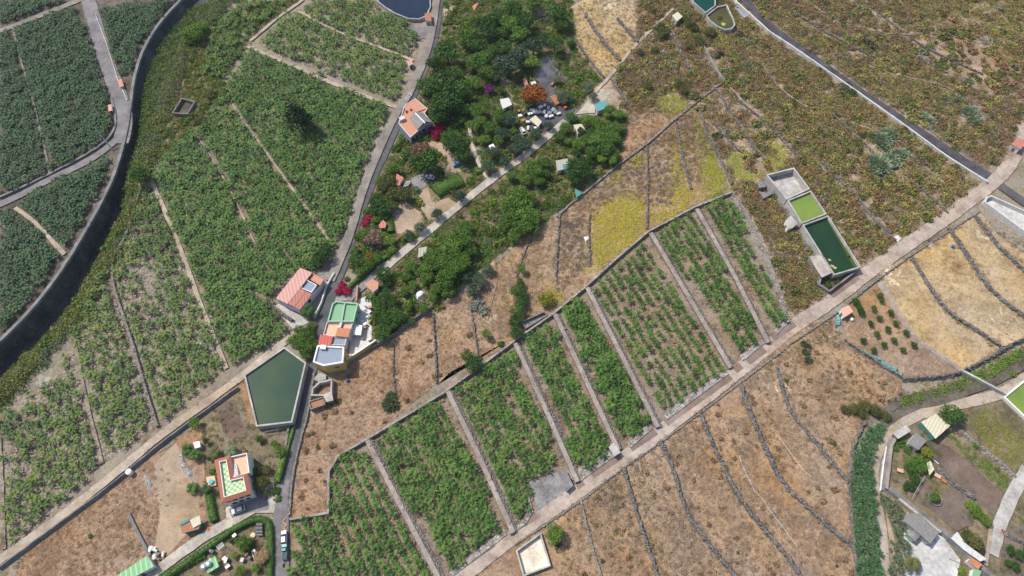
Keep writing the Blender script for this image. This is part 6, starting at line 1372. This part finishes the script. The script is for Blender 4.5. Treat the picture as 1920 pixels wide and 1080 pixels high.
# ---------------------------------------------------------------- banana plots
def pdir(a, b_): d = g(*b_)-g(*a); return (d.x, d.y)
allb = []                               # (points, scale range, material key)
for i, Pp_ in enumerate(PL):
    d = [pdir((690,828),(828,1095)), pdir((735,800),(870,1060)), pdir((850,738),(970,985)), pdir((972,645),(1090,892)), pdir((1045,592),(1170,828)), pdir((1105,540),(1240,775)), pdir((1225,440),(1378,690)), pdir((1308,395),(1450,640))][i]
    sp = [(3.1,2.15,.03,0),(2.8,2.1,.02,0),(2.85,2.1,.05,0),(2.75,2.05,.03,0),(2.4,2.0,.02,0),(3.2,2.3,.1,.15),(3.0,2.2,.05,.1),(3.0,2.3,.05,.15)][i]
    p = rows(W(Pp_), d, sp[0], sp[1], 40+i, .22, sp[2], sp[3]); allb.append((p, RNG.uniform(.72, 1.25, len(p))*[1.02,1.1,1.08,1.1,1.14,.9,1.0,1.03][i], 'l_banana'))
near = np.vstack([a[0] for a in allb]); ns = np.concatenate([a[1] for a in allb])
order = np.argsort(near[:, 1]); ind = order[:300]; rest = order[300:]
print('banana near', len(near))
BM = [mesh_np('banana_plant', V, Fc, M['l_banana']) for V, Fc in BAN]
proto = None
for k, i in enumerate(ind):
    if proto is None: o = link('banana_plant', BM[0]); proto = setp(o, 'green banana plant with arching leaves in the lowest banana plots', 'banana plant', 'banana plants in the lowest plots')
    else: o = proto.copy(); COL.objects.link(o)
    o.data = BM[k % 8]; o.location = (near[i, 0], near[i, 1], .03); o.rotation_euler = (0, 0, RNG.uniform(0, 6.28)); o.scale = (ns[i],)*3
bake('banana_plants', BAN, near[rest], ns[rest], M['l_banana'], 'rows of green banana plants in the plots above the pink road', 'banana plants')
dl = pdir((285,340),(425,692))
far = [(F1a, 2.75, 2.0, .08, .45, 'l_banana_y', dl), (F1b, 2.75, 2.05, .08, .48, 'l_banana_y', dl), (F2, 2.15, 1.85, .03, .2, 'l_banana', pdir((470,245),(620,455))), (F3, 2.2, 2.0, .08, .4, 'l_banana_y', pdir((482,90),(740,195))),
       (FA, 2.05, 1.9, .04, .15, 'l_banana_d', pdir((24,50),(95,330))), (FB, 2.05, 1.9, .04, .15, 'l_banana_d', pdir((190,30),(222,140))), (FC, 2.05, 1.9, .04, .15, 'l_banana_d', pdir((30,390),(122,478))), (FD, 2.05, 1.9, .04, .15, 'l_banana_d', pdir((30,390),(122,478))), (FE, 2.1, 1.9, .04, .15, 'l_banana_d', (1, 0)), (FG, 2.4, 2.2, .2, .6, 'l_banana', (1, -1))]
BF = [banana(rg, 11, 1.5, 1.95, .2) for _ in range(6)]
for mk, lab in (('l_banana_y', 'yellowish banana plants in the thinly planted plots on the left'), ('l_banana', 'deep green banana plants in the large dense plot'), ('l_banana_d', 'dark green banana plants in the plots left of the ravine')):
    ps, ss = [], []
    for j, (Pp_, sr, sp_, dr, pa_, mk2, d) in enumerate(far):
        if mk2 != mk: continue
        p = rows(W(Pp_), d, sr, sp_, 70+j, .4, dr, pa_, .1); ps.append(p); ss.append(RNG.uniform(.7, 1.3, len(p))*(1.05 if mk != 'l_banana_y' else .97))
    p = np.vstack(ps); print(mk, len(p)); bake('banana_plants', BF, p, np.concatenate(ss), M[mk], lab, 'banana plants')
def litter(polys, dens, mat, label, seed, s0=.35, s1=1.1):
    ps = np.vstack([scatter(W(q), dens, seed+i, .3, .25) for i, q in enumerate(polys)]); ps[:, 2] = LV[0]+.03
    r = np.random.default_rng(seed); fl = [quads(np.array([[0, 0, .04], [.3, .2, .07], [-.35, .1, .05]]), unit(np.array([[.1, .1, 1.], [-.2, .1, 1.], [.1, -.2, 1.]])), .9, .3, r) for _ in range(4)]
    bake('leaf_litter', fl, ps, RNG.uniform(s0, s1, len(ps)), M[mat], label, 'leaf litter')
litter(PL, .5, 'l_drybrush', 'dead straw brown banana leaves lying between the plants of the lower plots', 401)
litter([F1a, F1b, F3], .6, 'l_litter', 'pale dead banana leaves lying in the thinly planted left plots', 421)
# ---------------------------------------------------------------- scrub, shrubs and tufts
def fill(name, poly, protos, dens, s0, s1, mat, label, seed, clump=0., cs=.15, cat='scrub', zs=None, sharp=1.6):
    ps = [scatter(W(q), dens, seed+i, clump, cs, sharp=sharp) for i, q in enumerate(poly)]; p = cull(soften(np.vstack(ps), {'grass': 1.7}.get(cat, .5) if cat != 'crop' else .15, seed))
    if len(p) == 0: return
    print(name, len(p)); bake(name, protos, p, RNG.uniform(s0, s1, len(p)), M[mat], label, cat, zs=None if zs is None else np.full(len(p), zs))
UR = [(1200,-60),(1990,-60),(1990,250),(1900,270),(1850,345),(1765,415),(1640,495),(1560,560),(1480,600),(1440,480),(1372,362),(1345,290),(1305,200),(1180,215),(1140,150),(1195,80)]
r8 = np.random.default_rng(88)
BIG = [crown(r8, 170, 6, .3, .6, .3) for _ in range(5)]
LG = [[(1316,300),(1345,290),(1370,348),(1322,378)],[(1361,290),(1372,283),(1390,290),(1392,318),(1425,325),(1440,315),(1436,285),(1436,262),(1456,262),(1478,290),(1476,312),(1440,328),(1405,342),(1378,336),(1364,315)],[(1230,185),(1262,172),(1300,205),(1275,218),(1240,208)],[(1300,215),(1318,222),(1335,290),(1320,290)]]
keep_n = len(KEEP_P); KEEP_P += [W(q_) for q_ in LG]
fill('dry_scrub', [UR], BUSH, .22, .8, 2.1, 'l_scrub', 'mixed olive and brown scrub of the upper right slope', 101, .5, .06, sharp=2.5)
fill('russet_scrub', [UR], BUSH, .36, .7, 2.0, 'l_scrub_r', 'russet dry scrub of the upper right slope', 111, 1.1, .03, sharp=5)
fill('yellow_scrub', [UR], BUSH, .34, .7, 2.1, 'l_scrub_y', 'yellow green scrub of the upper right slope', 121, 1.3, .035, sharp=5)
for mt_, dn, lb, sd in (('l_scrub_y', .026, 'large rounded yellow olive bushes of the upper right slope', 301), ('l_scrubgreen', .02, 'large rounded green bushes of the upper right slope', 303), ('l_scrub_r', .024, 'large rounded russet bushes of the upper right slope', 305), ('l_olive', .012, 'large dark olive bushes of the upper right slope', 307), ('l_pale', .002, 'large pale bushes of the upper right slope', 309)):
    ps = scatter(W(UR), dn, sd, .6, .05, sharp=3); ps[:, 2] = .5; bake('large_bushes', BIG, ps, RNG.uniform(1.4, 3.2, len(ps)), M[mt_], lb, 'bushes')
fill('low_scrub', [UR], LOWB, .4, .35, .8, 'l_drybrush', 'low straw brown brush between the larger scrub', 131, .5, .1)
fill('straw_tufts', [UR], TUFT, .5, .5, 1.2, 'l_hay', 'straw tufts between the scrub of the upper right slope', 137, .5, .1, 'grass')
del KEEP_P[keep_n:]
MID = [(1180,215),(1305,200),(1330,270),(1215,275),(1160,310)]
TOPM = [(1060,20),(1140,-10),(1240,-20),(1262,20),(1195,80),(1140,150),(1110,180),(1080,150)]
fill('dry_scrub', [MID, [(1195,88),(1262,25),(1310,80),(1357,153),(1300,200),(1180,215),(1150,150)]], LOWB, .55, .6, 1.2, 'l_scrub_r', 'russet low scrub around the channel junction', 141, .15)
SH = [(1215,275),(1262,232),(1300,210),(1345,290),(1318,300),(1310,345),(1265,350),(1262,385),(1215,385),(1180,372),(1130,385),(1105,430),(1060,440),(1050,405),(1105,357),(1160,315)]
fill('grey_shrubs', [SH, [(1045,400),(1100,440),(1100,500),(1040,560),(1040,480)], [(1400,350),(1440,360),(1490,440),(1535,500),(1560,560),(1480,600),(1440,480),(1390,380)]], BUSH, 1.0, .45, .95, 'l_greybrown', 'rounded grey brown dry shrubs on the terraces above the plots', 151, 0)
fill('russet_scrub', [[(1400,350),(1440,360),(1490,440),(1535,500),(1560,560),(1480,600),(1440,480),(1390,380)], [(1380,230),(1440,265),(1480,300),(1530,320),(1560,400),(1600,470),(1560,440),(1500,320),(1400,280)]], BUSH, .4, .7, 1.6, 'l_scrub_r', 'russet bushes beside the water tanks', 161, .1)
YG = [[(1110,440),(1128,385),(1150,372),(1180,368),(1216,380),(1218,430),(1130,502),(1098,508),(1104,460)],[(1225,405),(1262,385),(1262,350),(1300,345),(1292,385),(1250,412),(1226,425)],[(1128,345),(1160,320),(1162,340)],[(1170,305),(1210,285),(1210,315)],[(1262,250),(1285,270),(1280,345),(1262,350)],[(1025,545),(1045,540),(1050,565),(1030,580)]]
fill('yellow_grass', [[(1085,400),(1130,345),(1215,275),(1300,205),(1365,350),(1215,432),(1098,520)]], LOWB, .5, .35, .9, 'l_gold', 'thin yellow grass mixed into the dry terraces', 169, .75, .09, 'grass')
fill('yellow_grass', YG, LOWB, 3.2, .45, .95, 'l_gold', 'dense bright yellow grass patches above the plots', 170, 0, .3, 'grass')
fill('yellow_grass', YG, TUFT, 2.4, .8, 1.5, 'l_gold', 'bright yellow dry grass above the plots', 171, .35, .4, 'grass')
fill('lime_grass', [[(1225,180),(1300,160),(1345,210),(1440,250),(1490,290),(1480,330),(1390,345),(1310,300)]], LOWB, .5, .35, .9, 'l_lime', 'thin lime yellow grass fading into the scrub', 179, .75, .08, 'grass')
fill('lime_grass', LG, LOWB, 3.0, .45, .95, 'l_lime', 'dense lime yellow grass patches near the empty tank', 180, 0, .3, 'grass')
fill('lime_grass', LG, TUFT, 2.2, .8, 1.5, 'l_lime', 'lime yellow grass patches near the empty tank', 181, .3, .4, 'grass')
DR = [[(1385,716),(1480,625),(1520,600),(1560,600),(1590,650),(1690,712),(1690,735),(1620,790),(1596,830),(1588,905),(1600,1020),(1605,1100),(1050,1100),(1060,990),(1090,935),(1245,825)]]
fill('straw_tufts', DR, TUFT, .9, .5, 1.1, 'l_hay', 'dry straw tufts on the terraces below the road', 191, .2, .12, 'grass')
fill('low_scrub', DR, LOWB, .75, .3, .85, 'l_drybrush', 'low straw brown brush on the terraces below the road', 194, .9, .06, sharp=4)
fill('low_scrub', DR, LOWB, .8, .35, 1.0, 'l_greybrown', 'low grey brown brush on the terraces below the road', 195, 1.2, .05, sharp=5)
fill('olive_weeds', DR, LOWB, .6, .4, 1.0, 'l_olive', 'olive weeds in patches on the terraces below the road', 198, 1.45, .045, sharp=5)
fill('russet_scrub', DR, LOWB, .6, .4, 1.0, 'l_scrub_r', 'russet weeds in patches on the terraces below the road', 199, 1.35, .04, sharp=5)
fill('low_scrub', [[(1060,960),(1100,930),(1260,830),(1275,860),(1100,960)], [(1380,716),(1470,640),(1500,700),(1400,730)]], LOWB, .6, .4, 1.0, 'l_scrub_r', 'reddish brush along the lower edge of the road', 197, .1)
GT = [[(1640,510),(1710,480),(1835,395),(1870,440),(1925,480),(1925,632),(1880,655),(1805,694),(1765,672),(1720,640),(1684,588)], [(1580,580),(1645,535),(1684,592),(1720,645),(1760,674),(1800,700),(1690,710),(1625,667),(1585,640)]]
fill('straw_tufts', GT, TUFT, 1.0, .5, 1.0, 'l_hay', 'straw coloured tufts on the terraces right of the orchard', 201, .1, .12, 'grass')
fill('low_scrub', [[(1690,738),(1780,715),(1860,690),(1930,640),(1930,655),(1850,700),(1780,725),(1700,750)], [(1820,400),(1930,460),(1930,520),(1870,440)], [(1470,640),(1530,600),(1570,610),(1540,660),(1490,690)]], LOWB, .6, .5, 1.2, 'l_scrub_r', 'reddish brush above the stream and the right edge tank', 203, .2)
DL = [[(575,740),(640,700),(720,640),(812,585),(880,545),(900,640),(880,680),(818,720),(700,815),(640,850),(620,880),(615,962),(545,970),(560,860)], [(110,975),(210,905),(290,870),(300,960),(290,1035),(210,1100),(20,1100),(60,1010)]]
fill('straw_tufts', DL, TUFT, 1.3, .5, 1.2, 'l_hay', 'straw tufts of the dry fields at the lower left', 211, .1, .1, 'grass')
fill('low_scrub', DL, LOWB, .8, .3, .8, 'l_drybrush', 'low straw brown brush of the dry fields at the lower left', 213, .1, .12)
fill('low_scrub', GT, LOWB, .6, .3, .7, 'l_drybrush', 'low straw brown brush right of the orchard', 214, .2, .12)
fill('low_scrub', DL+[[(230,900),(330,850),(330,960),(240,960)]], LOWB, .14, .3, .8, 'l_brown', 'small brown brush of the dry fields at the lower left', 215, .7, .08)
CM = [[(890,540),(950,480),(1000,430),(1050,400),(1045,560),(1035,588),(960,640),(890,680)], TOPM]
fill('garden_undergrowth', [[(1660,840),(1700,780),(1755,835),(1790,900),(1740,960),(1690,925)],[(1780,960),(1830,930),(1825,990)],[(1880,940),(1925,930),(1925,1000)],[(1870,1000),(1925,990),(1925,1090),(1865,1090)],[(1700,800),(1740,780),(1760,830),(1740,870)]], BUSH, .3, .4, 1.1, 'l_green', 'green garden plants in the lower right smallholding', 247, .3, .2, 'undergrowth')
fill('straw_tufts', CM, TUFT, 1.5, .5, 1.1, 'l_hay', 'golden straw tufts on the upper dry terraces', 221, .1, .1, 'grass')
fill('low_scrub', CM, LOWB, .7, .3, .8, 'l_drybrush', 'low straw brown brush on the upper dry terraces', 216, .2, .12)
fill('low_scrub', CM+[[(1040,400),(1100,440),(1100,520),(1040,580)]], LOWB, .3, .4, 1.1, 'l_scrub_y', 'olive and yellow brush on the upper dry terraces', 225, .5, .1)
GD = [[(835,0),(1070,0),(1080,90),(1130,150),(1070,215),(960,305),(800,435),(700,500),(660,470),(690,370),(740,270),(790,140)],[(960,310),(1070,225),(1180,215),(1160,310),(1060,385),(1000,430),(890,510),(812,585),(700,635),(680,560),(720,490),(800,435)]]
fill('garden_undergrowth', GD, BUSH, .2, .5, 1.6, 'l_bright', 'bright green shrubs between the garden trees', 229, .8, .1, 'undergrowth')
for mt_, dn, lb, sd in (('l_green', .03, 'mid green bushes filling the gardens', 321), ('l_cropy', .03, 'yellow green bushes filling the gardens', 323), ('l_olive', .02, 'olive bushes filling the gardens', 325), ('l_bright', .012, 'bright bushes filling the gardens', 327), ('l_grey', .012, 'grey green bushes filling the gardens', 329)):
    ps = scatter(W(GD[1]), dn, sd, .4, .08, sharp=2); ps2 = scatter(W(GD[0]), dn*.8, sd+40, .4, .08, sharp=2); ps = np.vstack([ps, ps2]); ps[:, 2] = .5; bake('garden_bushes', BIG, ps, RNG.uniform(1.2, 2.7, len(ps)), M[mt_], lb, 'bushes')
fill('garden_undergrowth', GD, BUSH, .3, .6, 1.7, 'l_green', 'green undergrowth between the garden trees', 231, .3, .12, 'undergrowth')
fill('garden_undergrowth', GD, LOWB, .5, .4, 1.0, 'l_drybrush', 'straw coloured weeds between the garden trees', 233, .5, .1, 'undergrowth')
fill('garden_undergrowth', GD, LOWB, .6, .5, 1.4, 'l_olive', 'olive undergrowth between the garden trees', 235, .35, .12, 'undergrowth')
fill('garden_undergrowth', [[(375,780),(445,715),(470,795),(545,800),(528,860),(512,955),(430,965),(385,1000),(385,900)],[(290,1085),(420,1000),(500,970),(515,975),(512,1100),(290,1100)],[(1660,840),(1700,780),(1755,835),(1790,900),(1740,960),(1690,925)]], LOWB, .35, .35, .95, 'l_olive', 'low garden plants around the houses and allotment', 241, .45, .15, 'undergrowth')
fill('scrub_above_ravine', [FG, [(285,265),(330,110),(375,75),(420,150),(400,220),(340,265),(295,315)], [(440,180),(420,150),(330,190),(300,240)]], BUSH, .5, .6, 1.9, 'l_cropy', 'yellow green scrub above the ravine', 251, .1, .1)
fill('scrub_above_ravine', [FG, [(285,265),(330,110),(375,75),(420,150),(400,220),(340,265),(295,315)]], LOWB, .4, .6, 1.4, 'l_green', 'green ground plants above the ravine', 255, .2, .1)
fill('crop_rows', [[(1815,785),(1850,765),(1925,830),(1925,900),(1905,885),(1850,850)]], BUSH, 2.4, .45, .8, 'l_cropb', 'yellow green crop in the allotment bed', 261, 0, .3, 'crop')
fill('crop_rows', [[(1772,818),(1782,812),(1890,895),(1898,915),(1885,925)]], BUSH, 1.6, .5, .95, 'l_bright', 'fresh green crop row along the tilled bed', 263, 0, .3, 'crop')
fill('crop_rows', [[(760,375),(780,385),(795,408),(765,408)], [(1880,930),(1925,920),(1925,990),(1890,990)], [(415,765),(390,800),(400,830),(418,815)]], LOWB, .7, .4, .8, 'l_olive', 'low olive vegetables in small garden beds', 265, .1, .3, 'crop')
fill('lane_weeds', [[(20,1060),(110,985),(205,915),(300,840),(375,795),(375,800),(300,850),(205,925),(110,1000)]], LOWB, .35, .4, 1.1, 'l_olive', 'weeds below the lower left track wall', 271, .2, .2, 'weeds')
fill('ravine_rim_scrub', [[(420,-60),(640,-160),(620,-40),(480,0),(420,60),(385,70)]], BUSH, .3, .8, 1.8, 'l_green', 'bushes beyond the top edge above the ravine', 281, .1)
OUT = [[(1990,-60),(2300,-200),(2300,900),(1990,700)],[(-300,1100),(-50,1090),(1050,1105),(2100,1105),(2300,1300),(-300,1300)]]
fill('outer_scrub', OUT, LOWB, .12, .8, 1.8, 'l_scrub', 'scrub around the mapped plots', 291, .3)

for o in bpy.data.objects:
    l = o.get('label')
    if l and not (4 <= len(l.split()) <= 16): print('LABEL', len(l.split()), o.name, l)

TZ = [W([(1400,350),(1440,360),(1490,440),(1535,500),(1560,560),(1480,600),(1440,480),(1390,380)]), W([(1530,320),(1600,370),(1680,450),(1640,490),(1615,480),(1560,400)])]
RZ = W([(345,5),(430,0),(400,80),(420,150),(390,220),(330,270),(290,320),(268,345),(262,330),(275,280),(290,200),(315,120)])
DRW = [W(q_) for q_ in DR+DL[:1]]
for mt_, zones, dn, lb, sd in (('l_scrub_r', TZ, .1, 'large russet bushes beside the water tanks', 341), ('l_scrubgreen', TZ, .05, 'large olive green bushes beside the water tanks', 343), ('l_scrub_y', TZ, .05, 'large yellow olive bushes beside the water tanks', 345),
                           ('l_cropy', [RZ], .07, 'rounded yellow green bushes above the ravine', 347), ('l_green', [RZ], .05, 'rounded green bushes above the ravine', 349), ('l_scrub_r', [RZ], .02, 'rounded russet bushes above the ravine', 351),
                           ('l_drybrush', DRW, .008, 'pale brown bushes scattered over the dry terraces', 353), ('l_drybrush', DRW, .02, 'larger straw coloured bushes scattered over the dry terraces', 355), ('l_olive', DRW, .003, 'few olive bushes scattered over the dry terraces', 357)):
    ps = cull(soften(np.vstack([scatter(z_, dn, sd, .3, .08, sharp=2) for z_ in zones]), .4, sd)); ps[:, 2] = .45+ravz(ps[:, 0], ps[:, 1])
    bake('large_bushes', BIG, ps, RNG.uniform(1.0, 2.6, len(ps))*(.6 if zones is DRW else 1), M[mt_], lb, 'bushes')
k0 = [i_ for i_ in RNG.integers(10, NL-10, 260)]
for mt_, f0, f1, lb in (('l_cropy', 0, 90, 'rounded yellow green bushes on the ravine bank'), ('l_grey', 90, 150, 'rounded grey green bushes on the ravine bank'), ('l_green', 150, 260, 'rounded green bushes on the ravine bank')):
    ps = []
    for i_ in k0[f0:f1]: t_ = RNG.uniform(.42, 1.08); v_ = Lp[i_].lerp(Rp[i_], t_); ps.append((v_.x+RNG.normal(0, .6), v_.y+RNG.normal(0, .6), float(np.interp(min(t_, 1), [q_[0] for q_ in prof], [q_[1] for q_ in prof]))*DF[i_]+.7))
    bake('large_bushes', BIG, np.array(ps), RNG.uniform(1.5, 3.2, len(ps)), M[mt_], lb, 'bushes')
# weeds and pebbles along the edges of the tracks
vp = []
for P_, ws_ in VERGE:
    N_ = normals2(P_)
    for i_ in range(len(P_)-1):
        hw = (ws_[0]+(ws_[-1]-ws_[0])*i_/len(P_))/2
        for sd_ in (-1, 1):
            for _ in range(2):
                if random.random() < .62: q_ = P_[i_].lerp(P_[i_+1], random.random())+N_[i_]*sd_*(hw+random.gauss(.1, .28)); vp.append((q_.x, q_.y, LV[0]*.5))
vp = np.array(vp); kk = vnoise(vp[:, 0], vp[:, 1], .12, 77) > -.1
bake('verge_weeds', LOWB, vp[kk], RNG.uniform(.2, .55, kk.sum()), M['l_drybrush'], 'dry straw weeds along the edges of roads and tracks', 'weeds')
bake('verge_weeds', LOWB, vp[~kk], RNG.uniform(.2, .6, (~kk).sum()), M['l_olive'], 'olive weeds along the edges of roads and tracks', 'weeds')
vp = []
for P_, w_, b_ in WALLV:
    N_ = normals2(P_); ph = random.uniform(0, 6)
    for i_ in range(len(P_)-1):
        if math.sin(i_*.11+ph)+math.sin(i_*.27+2*ph) < -.2: continue
        for sd_ in (-1, 1):
            if random.random() < .42: q_ = P_[i_].lerp(P_[i_+1], random.random())+N_[i_]*(sd_*(w_/2+b_[0 if sd_ < 0 else 1])+random.gauss(0, .45)); vp.append((q_.x, q_.y, .1))
vp = np.array(vp); kk = vnoise(vp[:, 0], vp[:, 1], .1, 78)
for a_, b_, mt_, lb in ((-9, -.12, 'l_scrub_r', 'russet brush growing against the stone walls'), (-.12, .15, 'l_greybrown', 'grey brown brush growing against the stone walls'), (.15, 9, 'l_olive', 'olive brush growing against the stone walls')):
    k_ = (kk > a_) & (kk <= b_); bake('wall_brush', BUSH, vp[k_], RNG.uniform(.35, 1.15, k_.sum()), M[mt_], lb, 'brush')
# thin smoke over the asphalt yard
m = bpy.data.materials.new('thin_smoke'); m.use_nodes = True; t = m.node_tree; t.nodes.remove(t.nodes['Principled BSDF'])
pv = t.nodes.new('ShaderNodeVolumePrincipled'); pv.inputs['Color'].default_value = (.75,.82,.95,1)
gp = t.nodes.new('ShaderNodeNewGeometry').outputs['Position']; t.links.new(math_(t, 'MULTIPLY', stretch(t, noise(t, gp, .25, 3, .6), .42, .75), .08), pv.inputs['Density']); t.links.new(pv.outputs[0], t.nodes['Material Output'].inputs['Volume'])
bm = bmesh.new(); bmesh.ops.create_icosphere(bm, subdivisions=3, radius=1); me = bpy.data.meshes.new('smoke'); bm.to_mesh(me); bm.free(); me.materials.append(m)
o = link('smoke', me); o.location = g(1024, 128, 3.5); o.scale = (5.5, 9, 2.6); o.rotation_euler = (0, 0, R(-20)); setp(o, 'faint bluish smoke drifting over the asphalt yard', kind='stuff')
HAZE = 0.00007
# ---------------------------------------------------------------- haze
hb = MB().box((0, 150), 2400, 2000, -12, H+30); ho = hb.build('haze', None) if False else None
m = bpy.data.materials.new('thin_haze'); m.use_nodes = True; t = m.node_tree; t.nodes.remove(t.nodes['Principled BSDF'])
pv = t.nodes.new('ShaderNodeVolumePrincipled'); pv.inputs['Color'].default_value = (.72,.8,.95,1); pv.inputs['Density'].default_value = HAZE; pv.inputs['Anisotropy'].default_value = .2
t.links.new(pv.outputs[0], t.nodes['Material Output'].inputs['Volume'])
setp(MB().box((0, 150), 2400, 2000, -12, H+30).build('haze', m), 'thin pale haze over the slope', kind='stuff')
